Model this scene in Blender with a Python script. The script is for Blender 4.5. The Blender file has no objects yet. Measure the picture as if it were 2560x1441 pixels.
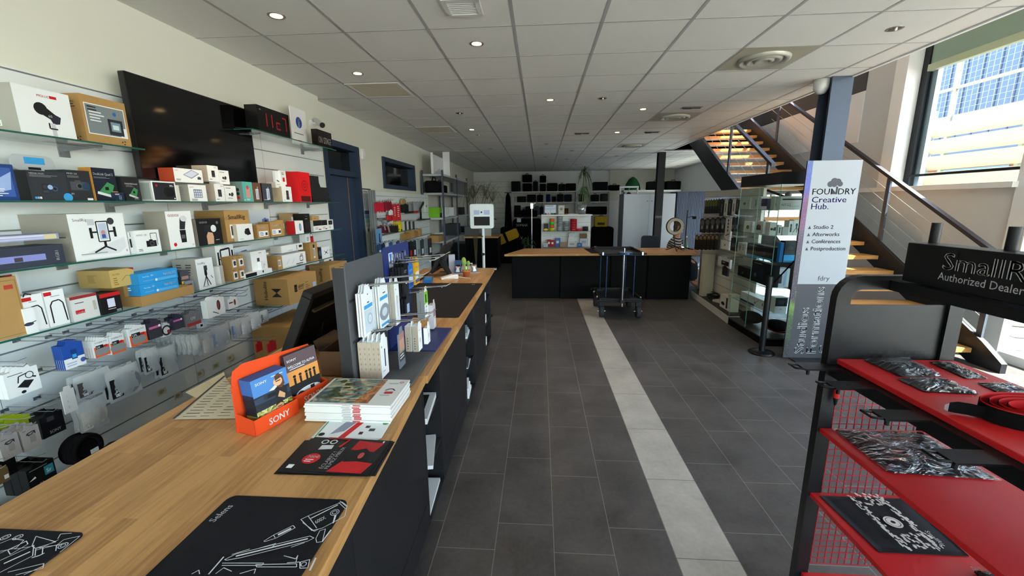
import bpy, math, random
from mathutils import Matrix, Vector
random.seed(7)
SC = bpy.context.scene
COL = SC.collection
# ---------------------------------------------------------------- camera
cam_d = bpy.data.cameras.new('shop_camera'); cam = bpy.data.objects.new('shop_camera', cam_d); COL.objects.link(cam)
FPX = 1033.3
def _rot(p=0.2018, y=0.069, r=-0.0097):
    cy, sy, cp, sp, cr, sr = math.cos(y), math.sin(y), math.cos(p), math.sin(p), math.cos(r), math.sin(r)
    Rz = Matrix(((cy, sy, 0), (-sy, cy, 0), (0, 0, 1)))
    Rx = Matrix(((1, 0, 0), (0, cp, -sp), (0, sp, cp)))
    Ry = Matrix(((cr, 0, sr), (0, 1, 0), (-sr, 0, cr)))
    return Ry @ Rx @ Rz
CM = _rot()
CH = 1.722
cam_d.sensor_width = 36; cam_d.lens = 36 * FPX / 2560; cam_d.clip_start = 0.05; cam_d.clip_end = 200
_m = Matrix((CM[0], CM[2], -CM[1])).transposed().to_4x4(); _m.translation = (0, 0, CH)
cam.matrix_world = _m
SC.camera = cam
# ---------------------------------------------------------------- colour management, world, sun, window daylight
vs = SC.view_settings
vs.view_transform = 'Standard'; vs.look = 'None'; vs.gamma = 1; vs.use_curve_mapping = False
vs.exposure = 1.74
SC.cycles.use_denoising = True
SC.cycles.max_bounces = 9; SC.cycles.diffuse_bounces = 7; SC.cycles.glossy_bounces = 3
SC.cycles.transmission_bounces = 4; SC.cycles.transparent_max_bounces = 16
SC.cycles.caustics_reflective = False; SC.cycles.caustics_refractive = False
SC.cycles.sample_clamp_indirect = 6
W = bpy.data.worlds.new('daylight'); SC.world = W; W.use_nodes = True
_n = W.node_tree.nodes; _l = W.node_tree.links
_sky = _n.new('ShaderNodeTexSky'); _sky.sky_type = 'NISHITA'; _sky.sun_disc = False
_sky.sun_elevation = math.radians(56); _sky.sun_rotation = math.radians(110); _sky.altitude = 100; _sky.dust_density = 2.0
_l.new(_sky.outputs[0], _n['Background'].inputs[0]); _n['Background'].inputs[1].default_value = 0.55
sun_d = bpy.data.lights.new('sun', 'SUN'); sun = bpy.data.objects.new('sun', sun_d); COL.objects.link(sun)
sun_d.energy = 15.0; sun_d.angle = 0.009; sun_d.color = (1, 0.95, 0.86)
sun.rotation_euler = Vector((-0.50, 0.25, -0.83)).to_track_quat('-Z', 'Y').to_euler()
def portal(x, y, z, sx, sy, d):
    L = bpy.data.lights.new('window_daylight', 'AREA'); L.shape = 'RECTANGLE'; L.size = sx; L.size_y = sy
    o = bpy.data.objects.new('window_daylight', L); COL.objects.link(o); o.location = (x, y, z)
    o.rotation_euler = Vector(d).to_track_quat('-Z', 'Y').to_euler(); L.cycles.is_portal = True
portal(4.97, -0.6, 1.9, 3.8, 10.4, (-1, 0, 0))
portal(4.97, 5.5, 2.9, 2.0, 1.6, (-1, 0, 0))
portal(1.2, -5.97, 1.5, 7.4, 2.8, (0, 1, 0))
# ---------------------------------------------------------------- unprojection helpers (pixel of the 2560x1441 photo -> world point on a real plane)
def _ray(px, py):
    return CM.transposed() @ Vector(((px - 1280) / FPX, 1, -(py - 720.5) / FPX))
def on(px, py, ax, v):
    d = _ray(px, py); i = 'xyz'.index(ax); c = (0, 0, CH); t = (v - c[i]) / d[i]
    return Vector((t * d.x, t * d.y, CH + t * d.z))
PX = lambda px, py, v: on(px, py, 'x', v)
PY = lambda px, py, v: on(px, py, 'y', v)
PZ = lambda px, py, v: on(px, py, 'z', v)
# ---------------------------------------------------------------- materials
def lin(c):
    if isinstance(c, str):
        c = c.lstrip('#'); c = ''.join(q * 2 for q in c) if len(c) == 3 else c; c = [int(c[i:i + 2], 16) / 255 for i in (0, 2, 4)]
        return tuple(x / 12.92 if x <= 0.04045 else ((x + 0.055) / 1.055) ** 2.4 for x in c)
    return tuple(c)
_MAT = {}
def nodes(name):
    m = bpy.data.materials.new(name); m.use_nodes = True
    nt = m.node_tree
    return m, nt, nt.nodes['Principled BSDF'], (lambda t: nt.nodes.new(t)), nt.links.new
def mat(col, rough=0.6, metal=0.0, spec=0.4, emit=0, var=0.0, scale=30, bump=0.0, sheen=0, coat=0):
    key = (col, rough, metal, spec, emit, var, scale, bump, sheen, coat)
    if key in _MAT: return _MAT[key]
    m, nt, b, N, L = nodes('mat_%d' % len(_MAT))
    c = lin(col)
    b.inputs['Base Color'].default_value = (*c, 1); b.inputs['Roughness'].default_value = rough
    b.inputs['Metallic'].default_value = metal; b.inputs['Specular IOR Level'].default_value = spec
    if emit: b.inputs['Emission Color'].default_value = (*c, 1); b.inputs['Emission Strength'].default_value = emit
    if sheen: b.inputs['Sheen Weight'].default_value = sheen
    if coat: b.inputs['Coat Weight'].default_value = coat; b.inputs['Coat Roughness'].default_value = 0.05
    if var or bump:
        t = N('ShaderNodeTexCoord'); z = N('ShaderNodeTexNoise'); z.inputs['Scale'].default_value = scale; z.inputs['Detail'].default_value = 4
        L(t.outputs['Object'], z.inputs['Vector'])
        if var:
            r = N('ShaderNodeMapRange'); r.inputs[3].default_value = 1 - var; r.inputs[4].default_value = 1 + var
            L(z.outputs['Fac'], r.inputs[0])
            h = N('ShaderNodeHueSaturation'); h.inputs['Color'].default_value = (*c, 1); L(r.outputs[0], h.inputs['Value'])
            L(h.outputs[0], b.inputs['Base Color'])
        if bump:
            u = N('ShaderNodeBump'); u.inputs['Strength'].default_value = bump; u.inputs['Distance'].default_value = 0.004
            L(z.outputs['Fac'], u.inputs['Height']); L(u.outputs[0], b.inputs['Normal'])
    _MAT[key] = m
    return m
def glassy(name, tint=(0.93, 0.98, 0.96), refl=1.0, rough=0.0, extra=None, crinkle=0):
    """thin clear sheet: see-through plus a Fresnel reflection"""
    m, nt, b, N, L = nodes(name); nt.nodes.remove(b)
    tr = N('ShaderNodeBsdfTransparent'); tr.inputs[0].default_value = (*tint, 1)
    gl = N('ShaderNodeBsdfGlossy'); gl.inputs['Roughness'].default_value = rough
    fr = N('ShaderNodeFresnel'); fr.inputs[0].default_value = 1.45
    if crinkle:
        tc = N('ShaderNodeTexCoord'); mp = N('ShaderNodeMapping'); mp.inputs['Scale'].default_value = (1, 2.2, 1); L(tc.outputs['Object'], mp.inputs[0])
        nz = N('ShaderNodeTexNoise'); nz.inputs['Scale'].default_value = crinkle; nz.inputs['Detail'].default_value = 2.5; nz.inputs['Distortion'].default_value = 1.6; L(mp.outputs[0], nz.inputs['Vector'])
        bu = N('ShaderNodeBump'); bu.inputs['Strength'].default_value = 1; bu.inputs['Distance'].default_value = 0.03; L(nz.outputs['Fac'], bu.inputs['Height']); L(bu.outputs[0], gl.inputs['Normal']); L(bu.outputs[0], fr.inputs['Normal'])
    ml = N('ShaderNodeMath'); ml.operation = 'MULTIPLY'; ml.inputs[1].default_value = refl
    mx = N('ShaderNodeMixShader'); L(fr.outputs[0], ml.inputs[0])
    ge = N('ShaderNodeNewGeometry'); iv = N('ShaderNodeMath'); iv.operation = 'SUBTRACT'; iv.inputs[0].default_value = 1; iv.use_clamp = True; L(ge.outputs['Backfacing'], iv.inputs[1])
    m2 = N('ShaderNodeMath'); m2.operation = 'MULTIPLY'; m2.use_clamp = True; L(ml.outputs[0], m2.inputs[0]); L(iv.outputs[0], m2.inputs[1]); L(m2.outputs[0], mx.inputs[0])
    L(tr.outputs[0], mx.inputs[1]); L(gl.outputs[0], mx.inputs[2])
    if extra:
        L(mx.outputs[0], (e := N('ShaderNodeMixShader')).inputs[1]); e.inputs[0].default_value = extra[0]
        d = N('ShaderNodeBsdfDiffuse'); d.inputs[0].default_value = (*extra[1], 1); L(d.outputs[0], e.inputs[2]); mx = e
    L(mx.outputs[0], nt.nodes['Material Output'].inputs[0])
    return m
GLASS = glassy('clear_glass')
GLASS_EDGE = mat('#1f5a50', 0.25, spec=0.6)
PLASTIC = glassy('clear_plastic', (0.95, 0.95, 0.95), 0.9, 0.12, (0.34, (0.75, 0.78, 0.8)))
CELLO = glassy('cellophane', (0.93, 0.93, 0.93), 1.5, 0.05, None, 11)
def painterly(name, cols, scale):
    m, nt, b, N, L = nodes(name); t = N('ShaderNodeTexCoord'); z = N('ShaderNodeTexNoise'); z.inputs['Scale'].default_value = scale; z.inputs['Detail'].default_value = 5; z.inputs['Distortion'].default_value = 1.2; L(t.outputs['Object'], z.inputs['Vector'])
    r = N('ShaderNodeValToRGB'); e = r.color_ramp.elements; e[0].position = .34; e[0].color = (*lin(cols[0]), 1); e[1].position = .66; e[1].color = (*lin(cols[-1]), 1)
    for i, c in enumerate(cols[1:-1]): x = e.new(.34 + .32 * (i + 1) / (len(cols) - 1)); x.color = (*lin(c), 1)
    L(z.outputs['Fac'], r.inputs[0]); L(r.outputs[0], b.inputs['Base Color']); b.inputs['Roughness'].default_value = .35
    return m
def wood(name, c1, c2, axis='y', staves=True):
    m, nt, b, N, L = nodes(name)
    t = N('ShaderNodeTexCoord'); s = N('ShaderNodeSeparateXYZ'); L(t.outputs['Object'], s.inputs[0])
    cb = N('ShaderNodeCombineXYZ')
    a, o = ('Y', 'X') if axis == 'y' else ('X', 'Y')
    L(s.outputs[a], cb.inputs[0]); L(s.outputs[o], cb.inputs[1]); L(s.outputs['Z'], cb.inputs[2])
    br = N('ShaderNodeTexBrick'); br.inputs['Color1'].default_value = (0, 0, 0, 1); br.inputs['Color2'].default_value = (1, 1, 1, 1); br.inputs['Mortar'].default_value = (0.3, 0.3, 0.3, 1)
    br.inputs['Scale'].default_value = 1; br.inputs['Brick Width'].default_value = 0.42; br.inputs['Row Height'].default_value = 0.042
    br.inputs['Mortar Size'].default_value = 0.0003; br.offset = 0.37; br.inputs['Bias'].default_value = 0
    L(cb.outputs[0], br.inputs['Vector'])
    mp = N('ShaderNodeMapping'); mp.inputs['Scale'].default_value = (2.0, 28, 28); L(cb.outputs[0], mp.inputs[0])
    nz = N('ShaderNodeTexNoise'); nz.inputs['Scale'].default_value = 3; nz.inputs['Detail'].default_value = 8; nz.inputs['Roughness'].default_value = 0.65; L(mp.outputs[0], nz.inputs['Vector'])
    bl = N('ShaderNodeTexNoise'); bl.inputs['Scale'].default_value = 2.2; L(t.outputs['Object'], bl.inputs['Vector'])
    ad = N('ShaderNodeMath'); ad.operation = 'MULTIPLY_ADD'; ad.inputs[1].default_value = 0.34 if staves else 0.0; L(br.outputs['Color'], ad.inputs[0]); L(nz.outputs['Fac'], ad.inputs[2])
    a2 = N('ShaderNodeMath'); a2.operation = 'MULTIPLY_ADD'; a2.inputs[1].default_value = 0.35; L(bl.outputs['Fac'], a2.inputs[0]); L(ad.outputs[0], a2.inputs[2])
    rp = N('ShaderNodeValToRGB'); e = rp.color_ramp.elements; e[0].position = 0.42; e[0].color = (*lin(c1), 1); e[1].position = 1.05; e[1].color = (*lin(c2), 1)
    L(a2.outputs[0], rp.inputs[0]); L(rp.outputs[0], b.inputs['Base Color'])
    b.inputs['Roughness'].default_value = 0.42; b.inputs['Specular IOR Level'].default_value = 0.35
    bu = N('ShaderNodeBump'); bu.inputs['Strength'].default_value = 0.08; bu.inputs['Distance'].default_value = 0.002; L(nz.outputs['Fac'], bu.inputs['Height']); L(bu.outputs[0], b.inputs['Normal'])
    return m
OAK = wood('oiled_oak_staves', '#85592f', '#c4955f')
OAKX = wood('oak_staves_crosswise', '#9a6a38', '#d8a468', 'x')
BLACKWOOD = wood('black_stained_wood', '#0f0f11', '#25252a', 'y', False)
def card(c): return mat(c, 0.85, spec=0.2, var=0.07, scale=14)
KRAFT = card('#b08a58'); KRAFT2 = card('#9c7848')
WHITE = mat('#e9eaec', 0.45, spec=0.4); OFFWH = mat('#d5d3cf', 0.55)
INK = mat('#15151a', 0.5); GREY = mat('#7d7f84', 0.5); RED = mat('#c0161c', 0.45)
STEEL = mat('#b4b6b8', 0.3, 0.9, var=0.05); CHROME = mat('#d8d8d8', 0.12, 1.0); DARKMETAL = mat('#303238', 0.45, 0.6, var=0.08)
BLACKPL = mat('#0e0e10', 0.38, spec=0.5); BLACKMAT = mat('#0b0b0d', 0.8, spec=0.12); BLACKFAB = mat('#121215', 0.95, spec=0.1, var=0.25, scale=60, bump=0.4)
NAVY = mat('#2c3a52', 0.5, spec=0.4)
# ---------------------------------------------------------------- mesh builder
_GL = {}
def glyphs(s, font_bold):
    """flat triangulated lettering, width and verts in em units"""
    k = (s, font_bold)
    if k in _GL: return _GL[k]
    cu = bpy.data.curves.new('lettering', 'FONT'); cu.body = s; cu.size = 1; cu.resolution_u = 2
    ob = bpy.data.objects.new('lettering', cu)
    me = bpy.data.meshes.new_from_object(ob)
    vv = [(v.co.x, v.co.y) for v in me.vertices]; ff = [tuple(p.vertices) for p in me.polygons]
    if font_bold: n = len(vv); vv = [(x - .012, y) for x, y in vv] + [(x + .018, y) for x, y in vv]; ff = ff + [tuple(n + i for i in f) for f in ff]
    bpy.data.objects.remove(ob); bpy.data.curves.remove(cu); bpy.data.meshes.remove(me)
    w = max((v[0] for v in vv), default=0.1)
    _GL[k] = (vv, ff, w)
    return _GL[k]
class MB:
    def __init__(s):
        s.v = []; s.f = []; s.mi = []; s.sm = []; s.ms = []; s.M = Matrix(); s.eps = 0
    def m_(s, m):
        if not isinstance(m, bpy.types.Material): m = mat(m)
        if m not in s.ms: s.ms.append(m)
        return s.ms.index(m)
    def add(s, vs_, fs, m, smooth=False):
        b = len(s.v); k = s.m_(m)
        s.v += [tuple(s.M @ Vector(p)) for p in vs_]
        for f in fs:
            s.f.append(tuple(b + i for i in f)); s.mi.append(k); s.sm.append(smooth)
        return s
    def at(s, loc=(0, 0, 0), rz=0, rx=0, ry=0):
        s.M = Matrix.Translation(loc) @ Matrix.Rotation(rz, 4, 'Z') @ Matrix.Rotation(ry, 4, 'Y') @ Matrix.Rotation(rx, 4, 'X'); return s
    def box(s, x0, y0, z0, x1, y1, z1, m, top=None):
        vs_ = [(x0, y0, z0), (x1, y0, z0), (x1, y1, z0), (x0, y1, z0), (x0, y0, z1), (x1, y0, z1), (x1, y1, z1), (x0, y1, z1)]
        fs = [(0, 3, 2, 1), (4, 5, 6, 7), (0, 1, 5, 4), (1, 2, 6, 5), (2, 3, 7, 6), (3, 0, 4, 7)]
        return s.add(vs_, fs, m)
    def rbox(s, x0, y0, z0, x1, y1, z1, m, r=0.01, n=3, axis='z'):
        """box with rounded corners round one axis"""
        def rr(a0, b0, a1, b1):
            o = []
            for cx, cy, t in ((a1 - r, b1 - r, 0), (a0 + r, b1 - r, 90), (a0 + r, b0 + r, 180), (a1 - r, b0 + r, 270)):
                for k in range(n + 1):
                    a = math.radians(t + 90 * k / n); o.append((cx + r * math.cos(a), cy + r * math.sin(a)))
            return o
        if axis == 'z': return s.prism(rr(x0, y0, x1, y1), z0, z1, m)
        if axis == 'y': return s.prism([(a, b) for a, b in rr(x0, z0, x1, z1)], y0, y1, m, 'y')
        return s.prism(rr(y0, z0, y1, z1), x0, x1, m, 'x')
    def prism(s, p, a, b, m, axis='z', smooth=False):
        n = len(p)
        mk = {'z': lambda q, t: (q[0], q[1], t), 'y': lambda q, t: (q[0], t, q[1]), 'x': lambda q, t: (t, q[0], q[1])}[axis]
        vs_ = [mk(q, a) for q in p] + [mk(q, b) for q in p]
        fs = [tuple(range(n - 1, -1, -1)), tuple(range(n, 2 * n))] + [(i, (i + 1) % n, n + (i + 1) % n, n + i) for i in range(n)]
        if axis == 'y': fs = [f[::-1] for f in fs]
        return s.add(vs_, fs, m, smooth)
    def cyl(s, p0, p1, r, m, n=14, r2=None, cap=True):
        p0 = Vector(p0); p1 = Vector(p1); d = (p1 - p0); r2 = r if r2 is None else r2
        z = d.normalized(); x = z.orthogonal().normalized(); y = z.cross(x)
        vs_ = []
        for P, R in ((p0, r), (p1, r2)):
            vs_ += [P + R * (math.cos(2 * math.pi * i / n) * x + math.sin(2 * math.pi * i / n) * y) for i in range(n)]
        s.add(vs_, [(i, (i + 1) % n, n + (i + 1) % n, n + i) for i in range(n)], m, True)
        if cap: s.add(vs_, [tuple(range(n - 1, -1, -1)), tuple(range(n, 2 * n))], m)
        return s
    def tube(s, pts, r, m, n=6, rad=None, closed=False):
        pts = [Vector(p) for p in pts]; vs_ = []; N = len(pts); x = None
        for i, p in enumerate(pts):
            d = (pts[(i + 1) % N if closed else min(i + 1, N - 1)] - pts[(i - 1) % N if closed else max(i - 1, 0)]).normalized()
            x = d.orthogonal().normalized() if x is None else (x - d * x.dot(d)).normalized()
            y = d.cross(x); R = rad[i] if rad else r
            vs_ += [p + R * (math.cos(2 * math.pi * k / n) * x + math.sin(2 * math.pi * k / n) * y) for k in range(n)]
        fs = [(i * n + k, i * n + (k + 1) % n, ((i + 1) % N) * n + (k + 1) % n, ((i + 1) % N) * n + k) for i in range(N if closed else N - 1) for k in range(n)]
        s.add(vs_, fs, m, True)
        if not closed: s.add(vs_, [tuple(range(n - 1, -1, -1)), tuple(range((N - 1) * n, N * n))], m)
        return s
    def lathe(s, prof, m, n=18, c=(0, 0, 0)):
        vs_ = [(c[0] + r * math.cos(2 * math.pi * k / n), c[1] + r * math.sin(2 * math.pi * k / n), c[2] + z) for r, z in prof for k in range(n)]
        fs = [(i * n + k, i * n + (k + 1) % n, (i + 1) * n + (k + 1) % n, (i + 1) * n + k) for i in range(len(prof) - 1) for k in range(n)]
        return s.add(vs_, fs, m, True)
    def ball(s, c, r, m, nu=12, nv=8, sc=(1, 1, 1)):
        vs_ = []; fs = []
        for j in range(nv + 1):
            t = math.pi * j / nv
            for i in range(nu):
                a = 2 * math.pi * i / nu
                vs_.append((c[0] + r * sc[0] * math.sin(t) * math.cos(a), c[1] + r * sc[1] * math.sin(t) * math.sin(a), c[2] + r * sc[2] * math.cos(t)))
        for j in range(nv):
            for i in range(nu): fs.append((j * nu + i, (j + 1) * nu + i, (j + 1) * nu + (i + 1) % nu, j * nu + (i + 1) % nu))
        return s.add(vs_, fs, m, True)
    def sheet(s, P, m, th=0.0, smooth=True):
        """grid of points P[j][i]; th gives it thickness downwards"""
        nj = len(P); ni = len(P[0]); vs_ = [q for row in P for q in row]
        fs = [(j * ni + i, j * ni + i + 1, (j + 1) * ni + i + 1, (j + 1) * ni + i) for j in range(nj - 1) for i in range(ni - 1)]
        if th:
            n0 = nj * ni; vs_ = vs_ + [(q[0], q[1], q[2] - th) for row in P for q in row]
            fs = fs + [tuple(n0 + i for i in f[::-1]) for f in fs]
            rim = [j * ni for j in range(nj)][::-1] + [i for i in range(1, ni)] + [j * ni + ni - 1 for j in range(1, nj)] + [(nj - 1) * ni + i for i in range(ni - 2, 0, -1)]
            fs += [(rim[k], rim[(k + 1) % len(rim)], n0 + rim[(k + 1) % len(rim)], n0 + rim[k]) for k in range(len(rim))]
        return s.add(vs_, fs, m, smooth)
    # ---- printing on a face: o = lower left corner, u = right, v = up (metres)
    def face(s, o, u, v, w=1, h=1):
        s.o = Vector(o); s.u = Vector(u).normalized(); s.w = Vector(v).normalized(); s.nn = s.u.cross(s.w); s.fw = w; s.fh = h; s.eps = 0.00025; return s
    def P2(s, x, y): return s.o + s.u * x + s.w * y + s.nn * s.eps
    def poly(s, pts, m):
        s.eps += 0.00007; return s.add([s.P2(*p) for p in pts], [tuple(range(len(pts)))], m)
    def rect(s, x, y, w, h, m): return s.poly([(x, y), (x + w, y), (x + w, y + h), (x, y + h)], m)
    def disc(s, x, y, r, m, n=16, ry=None): return s.poly([(x + r * math.cos(2 * math.pi * i / n), y + (ry or r) * math.sin(2 * math.pi * i / n)) for i in range(n)], m)
    def ring(s, x, y, r, t, m, n=18):
        s.eps += 0.00007
        vs_ = [s.P2(x + R * math.cos(2 * math.pi * i / n), y + R * math.sin(2 * math.pi * i / n)) for R in (r - t, r) for i in range(n)]
        return s.add(vs_, [(i, n + i, n + (i + 1) % n, (i + 1) % n) for i in range(n)], m)
    def line(s, pts, t, m):
        for (x0, y0), (x1, y1) in zip(pts, pts[1:]):
            d = math.hypot(x1 - x0, y1 - y0) or 1; a, b = -(y1 - y0) / d * t / 2, (x1 - x0) / d * t / 2
            s.poly([(x0 + a, y0 + b), (x0 - a, y0 - b), (x1 - a, y1 - b), (x1 + a, y1 + b)], m)
        return s
    def text(s, x, y, size, txt, m, bold=False, rot=0, fit=None, sx=1):
        vv, ff, w = glyphs(txt, bold)
        k = size; kx = size * sx
        if fit: kx = fit / w
        c, sn = math.cos(rot), math.sin(rot); s.eps += 0.00007
        return s.add([s.P2(x + (a * kx * c - b * k * sn), y + (a * kx * sn + b * k * c)) for a, b in vv], ff, m)
    def fine(s, x, y, w, n, pitch, m, t=None):
        for i in range(n): s.rect(x, y - i * pitch, w * random.uniform(0.6, 1), t or pitch * 0.4, m)
        return s
    def obj(s, name, parent=None, bevel=0, seg=2, sub=0, loc=None, rz=0):
        me = bpy.data.meshes.new(name); me.from_pydata(s.v, [], s.f)
        for m in s.ms: me.materials.append(m)
        me.polygons.foreach_set('material_index', s.mi); me.polygons.foreach_set('use_smooth', s.sm); me.update()
        o = bpy.data.objects.new(name, me); COL.objects.link(o)
        if parent: o.parent = parent
        if loc: o.location = loc
        if rz: o.rotation_euler = (0, 0, rz)
        if bevel:
            b = o.modifiers.new('edge', 'BEVEL'); b.width = bevel; b.segments = seg; b.limit_method = 'ANGLE'; b.angle_limit = 0.8
        if sub:
            d = o.modifiers.new('smooth', 'SUBSURF'); d.levels = sub; d.render_levels = sub
        return o
def tag(o, label, cat, group=None, kind=None):
    o['label'] = label; o['category'] = cat
    if group: o['group'] = group
    if kind: o['kind'] = kind
    return o
def thing(name, label, cat, loc=(0, 0, 0), rz=0, group=None):
    o = bpy.data.objects.new(name, None); COL.objects.link(o); o.empty_display_size = 0.1
    o.location = loc; o.rotation_euler = (0, 0, rz)
    return tag(o, label, cat, group)
def struct(o, label=None):
    o['kind'] = 'structure'
    if label: o['label'] = label
    return o
def copy_thing(o, loc=None, rz=None, label=None, group=None):
    c = o.copy(); COL.objects.link(c)
    for ch in list(o.children):
        d = ch.copy(); COL.objects.link(d); d.parent = c
        for g in list(ch.children):
            e = g.copy(); COL.objects.link(e); e.parent = d
    if loc is not None: c.location = loc
    if rz is not None: c.rotation_euler = (0, 0, rz)
    if label: c['label'] = label
    if group: c['group'] = group
    return c
HP = math.pi / 2
# ================================================================ the room
def floor_mat():
    m, nt, b, N, L = nodes('slate_floor_tiles')
    t = N('ShaderNodeTexCoord'); s = N('ShaderNodeSeparateXYZ'); L(t.outputs['Object'], s.inputs[0])
    def M(op, a, bb):
        n = N('ShaderNodeMath'); n.operation = op
        for i, v in enumerate((a, bb)):
            if isinstance(v, (int, float)): n.inputs[i].default_value = v
            else: L(v, n.inputs[i])
        return n.outputs[0]
    xs = M('ADD', s.outputs['X'], 30 - 0.6765); ys = M('ADD', s.outputs['Y'], 30.0 - 4.958 + 0.6 * 0)
    cb = N('ShaderNodeCombineXYZ'); L(ys, cb.inputs[0]); L(xs, cb.inputs[1])
    br = N('ShaderNodeTexBrick'); br.inputs['Scale'].default_value = 1; br.inputs['Brick Width'].default_value = 0.6; br.inputs['Row Height'].default_value = 0.3
    br.inputs['Mortar Size'].default_value = 0.0016; br.inputs['Mortar Smooth'].default_value = 0.0; br.offset = 0.3; br.offset_frequency = 2
    br.inputs['Color1'].default_value = (0, 0, 0, 1); br.inputs['Color2'].default_value = (1, 1, 1, 1)
    L(cb.outputs[0], br.inputs['Vector'])
    n1 = N('ShaderNodeTexNoise'); n1.inputs['Scale'].default_value = 3.2; n1.inputs['Detail'].default_value = 6; n1.inputs['Roughness'].default_value = 0.62; L(t.outputs['Object'], n1.inputs['Vector'])
    n2 = N('ShaderNodeTexNoise'); n2.inputs['Scale'].default_value = 40; n2.inputs['Detail'].default_value = 5; L(t.outputs['Object'], n2.inputs['Vector'])
    f = M('ADD', M('MULTIPLY', n1.outputs['Fac'], 0.75), M('MULTIPLY', n2.outputs['Fac'], 0.25)); f = M('ADD', f, M('MULTIPLY', br.outputs['Color'], 0.06))
    def ramp(a, c):
        r = N('ShaderNodeValToRGB'); e = r.color_ramp.elements; e[0].position = 0.35; e[0].color = (*lin(a), 1); e[1].position = 0.72; e[1].color = (*lin(c), 1); L(f, r.inputs[0]); return r.outputs[0]
    dark = ramp('#3a3737', '#605b5a'); light = ramp('#98938d', '#bcb7b0')
    st = M('MULTIPLY', M('GREATER_THAN', s.outputs['X'], 0.6765), M('LESS_THAN', s.outputs['X'], 0.9771))
    def mix(fac, a, bb):
        n = N('ShaderNodeMix'); n.data_type = 'RGBA'; L(fac, n.inputs[0])
        for i, v in ((6, a), (7, bb)):
            if isinstance(v, tuple): n.inputs[i].default_value = v
            else: L(v, n.inputs[i])
        return n.outputs[2]
    tile = mix(st, dark, light)
    grout = mix(st, (*lin('#8b8580'), 1), (*lin('#4a4542'), 1))
    L(mix(br.outputs['Fac'], tile, grout), b.inputs['Base Color'])
    r = N('ShaderNodeMapRange'); r.inputs[1].default_value = 0.3; r.inputs[2].default_value = 0.75; r.inputs[3].default_value = 0.42; r.inputs[4].default_value = 0.58; L(f, r.inputs[0]); L(r.outputs[0], b.inputs['Roughness'])
    b.inputs['Specular IOR Level'].default_value = 0.45
    bu = N('ShaderNodeBump'); bu.inputs['Strength'].default_value = 0.25; bu.inputs['Distance'].default_value = 0.002
    hh = M('SUBTRACT', M('MULTIPLY', n2.outputs['Fac'], 0.3), br.outputs['Fac']); L(hh, bu.inputs['Height']); L(bu.outputs[0], b.inputs['Normal'])
    return m
PLASTER = mat('#dcdcd0', 0.8, spec=0.2, var=0.02, scale=3)
CEILT = mat('#dddcd7', 0.9, spec=0.1, var=0.03, scale=90, bump=0.15)
TBAR = mat('#a5a4a2', 0.5, spec=0.3)
CZ = 2.92
m = MB(); m.box(-2.75, -6.1, -0.2, 5.1, 16.8, 0.0, floor_mat()); struct(m.obj('floor'), 'dark slate-look tile floor with one pale tile stripe')
# ceiling: low part over the shop, and the part at the back right under the upper floor
m = MB(); m.box(-2.75, -6.1, CZ, 3.06, 16.8, CZ + 0.3, CEILT); m.box(3.06, 10.3, CZ, 5.1, 16.8, CZ + 0.3, CEILT)
for j in range(-3, 12):
    x = -1.387 + 0.6 * j
    y0 = -6 if x < 3.0 else 10.3
    if -2.5 < x < 5: m.box(x - 0.011, y0, CZ - 0.002, x + 0.011, 16.6, CZ + 0.001, TBAR)
for i in range(-15, 23):
    y = 3.14 + 0.6 * i
    m.box(-2.6, y - 0.006, CZ - 0.0015, 3.06 if y < 10.3 else 5, y + 0.006, CZ + 0.001, TBAR)
m.box(3.045, -6, CZ - 0.012, 3.07, 10.3, CZ + 0.0005, WHITE)
struct(m.obj('ceiling'), 'suspended ceiling of pale grey mineral tiles')
# left wall (thicker behind the shelves, with door and window openings further back)
m = MB(); m.box(-2.75, -6.1, 0, -2.5, 4.82, CZ, PLASTER)
WX = -2.6
m.box(-2.75, 4.82, 0, WX, 5.0, CZ, PLASTER); m.box(-2.75, 5.0, 2.52, WX, 5.98, CZ, PLASTER); m.box(-2.75, 5.98, 0, WX, 6.9, CZ, PLASTER)
m.box(-2.75, 6.9, 0, WX, 8.66, 1.99, PLASTER); m.box(-2.75, 6.9, 2.5, WX, 8.66, CZ, PLASTER); m.box(-2.75, 8.66, 0, WX, 16.8, CZ, PLASTER)
struct(m.obj('wall_left'), 'white plaster wall on the left')
BLOCK = mat('#e2e4e2', 0.8, spec=0.2, var=0.05, scale=6)
m = MB(); m.box(-2.75, 16.5, 0, 5.1, 16.75, CZ, BLOCK)
for k in range(13): m.box(-2.6, 16.494, 0.15 + k * 0.2, 0.3, 16.5, 0.158 + k * 0.2, '#8f908c')
m.box(2.62, 16.37, 1.8, 5.0, 16.5, CZ, PLASTER)
struct(m.obj('wall_back'), 'pale boarded wall at the back of the shop')
# right wall: solid below the sill from y 4.8, tall glazing nearer, open atrium above
GREYW = mat('#d0d3d6', 0.8, spec=0.2, var=0.02, scale=3)
RX = 5.0
m = MB(); m.box(RX, 4.8, 0, RX + 0.25, 7.3, 1.86, GREYW); m.box(RX, 7.3, 0, RX + 0.25, 11.9, .12, GREYW); m.box(RX, 11.9, 0, RX + 0.25, 12.2, 1.86, GREYW); m.box(RX, 12.2, 0, RX + .25, 15.2, .7, GREYW); m.box(RX, 15.2, 0, RX + .25, 16.8, 1.86, GREYW); m.box(RX, 6.35, 1.86, RX + 0.25, 7.8, 6.2, GREYW); m.box(RX, 7.8, 1.86, RX + 0.25, 16.8, 4.0, GREYW); m.box(RX, 7.8, 5.4, RX + 0.25, 10.6, 6.2, GREYW); m.box(RX, 10.6, 4.0, RX + 0.25, 16.8, 6.2, GREYW); m.box(RX, 4.8, 4.05, RX + 0.25, 6.35, 6.2, GREYW)
m.box(RX, -6.1, 4.05, RX + 0.25, 4.8, 6.2, GREYW)
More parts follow.
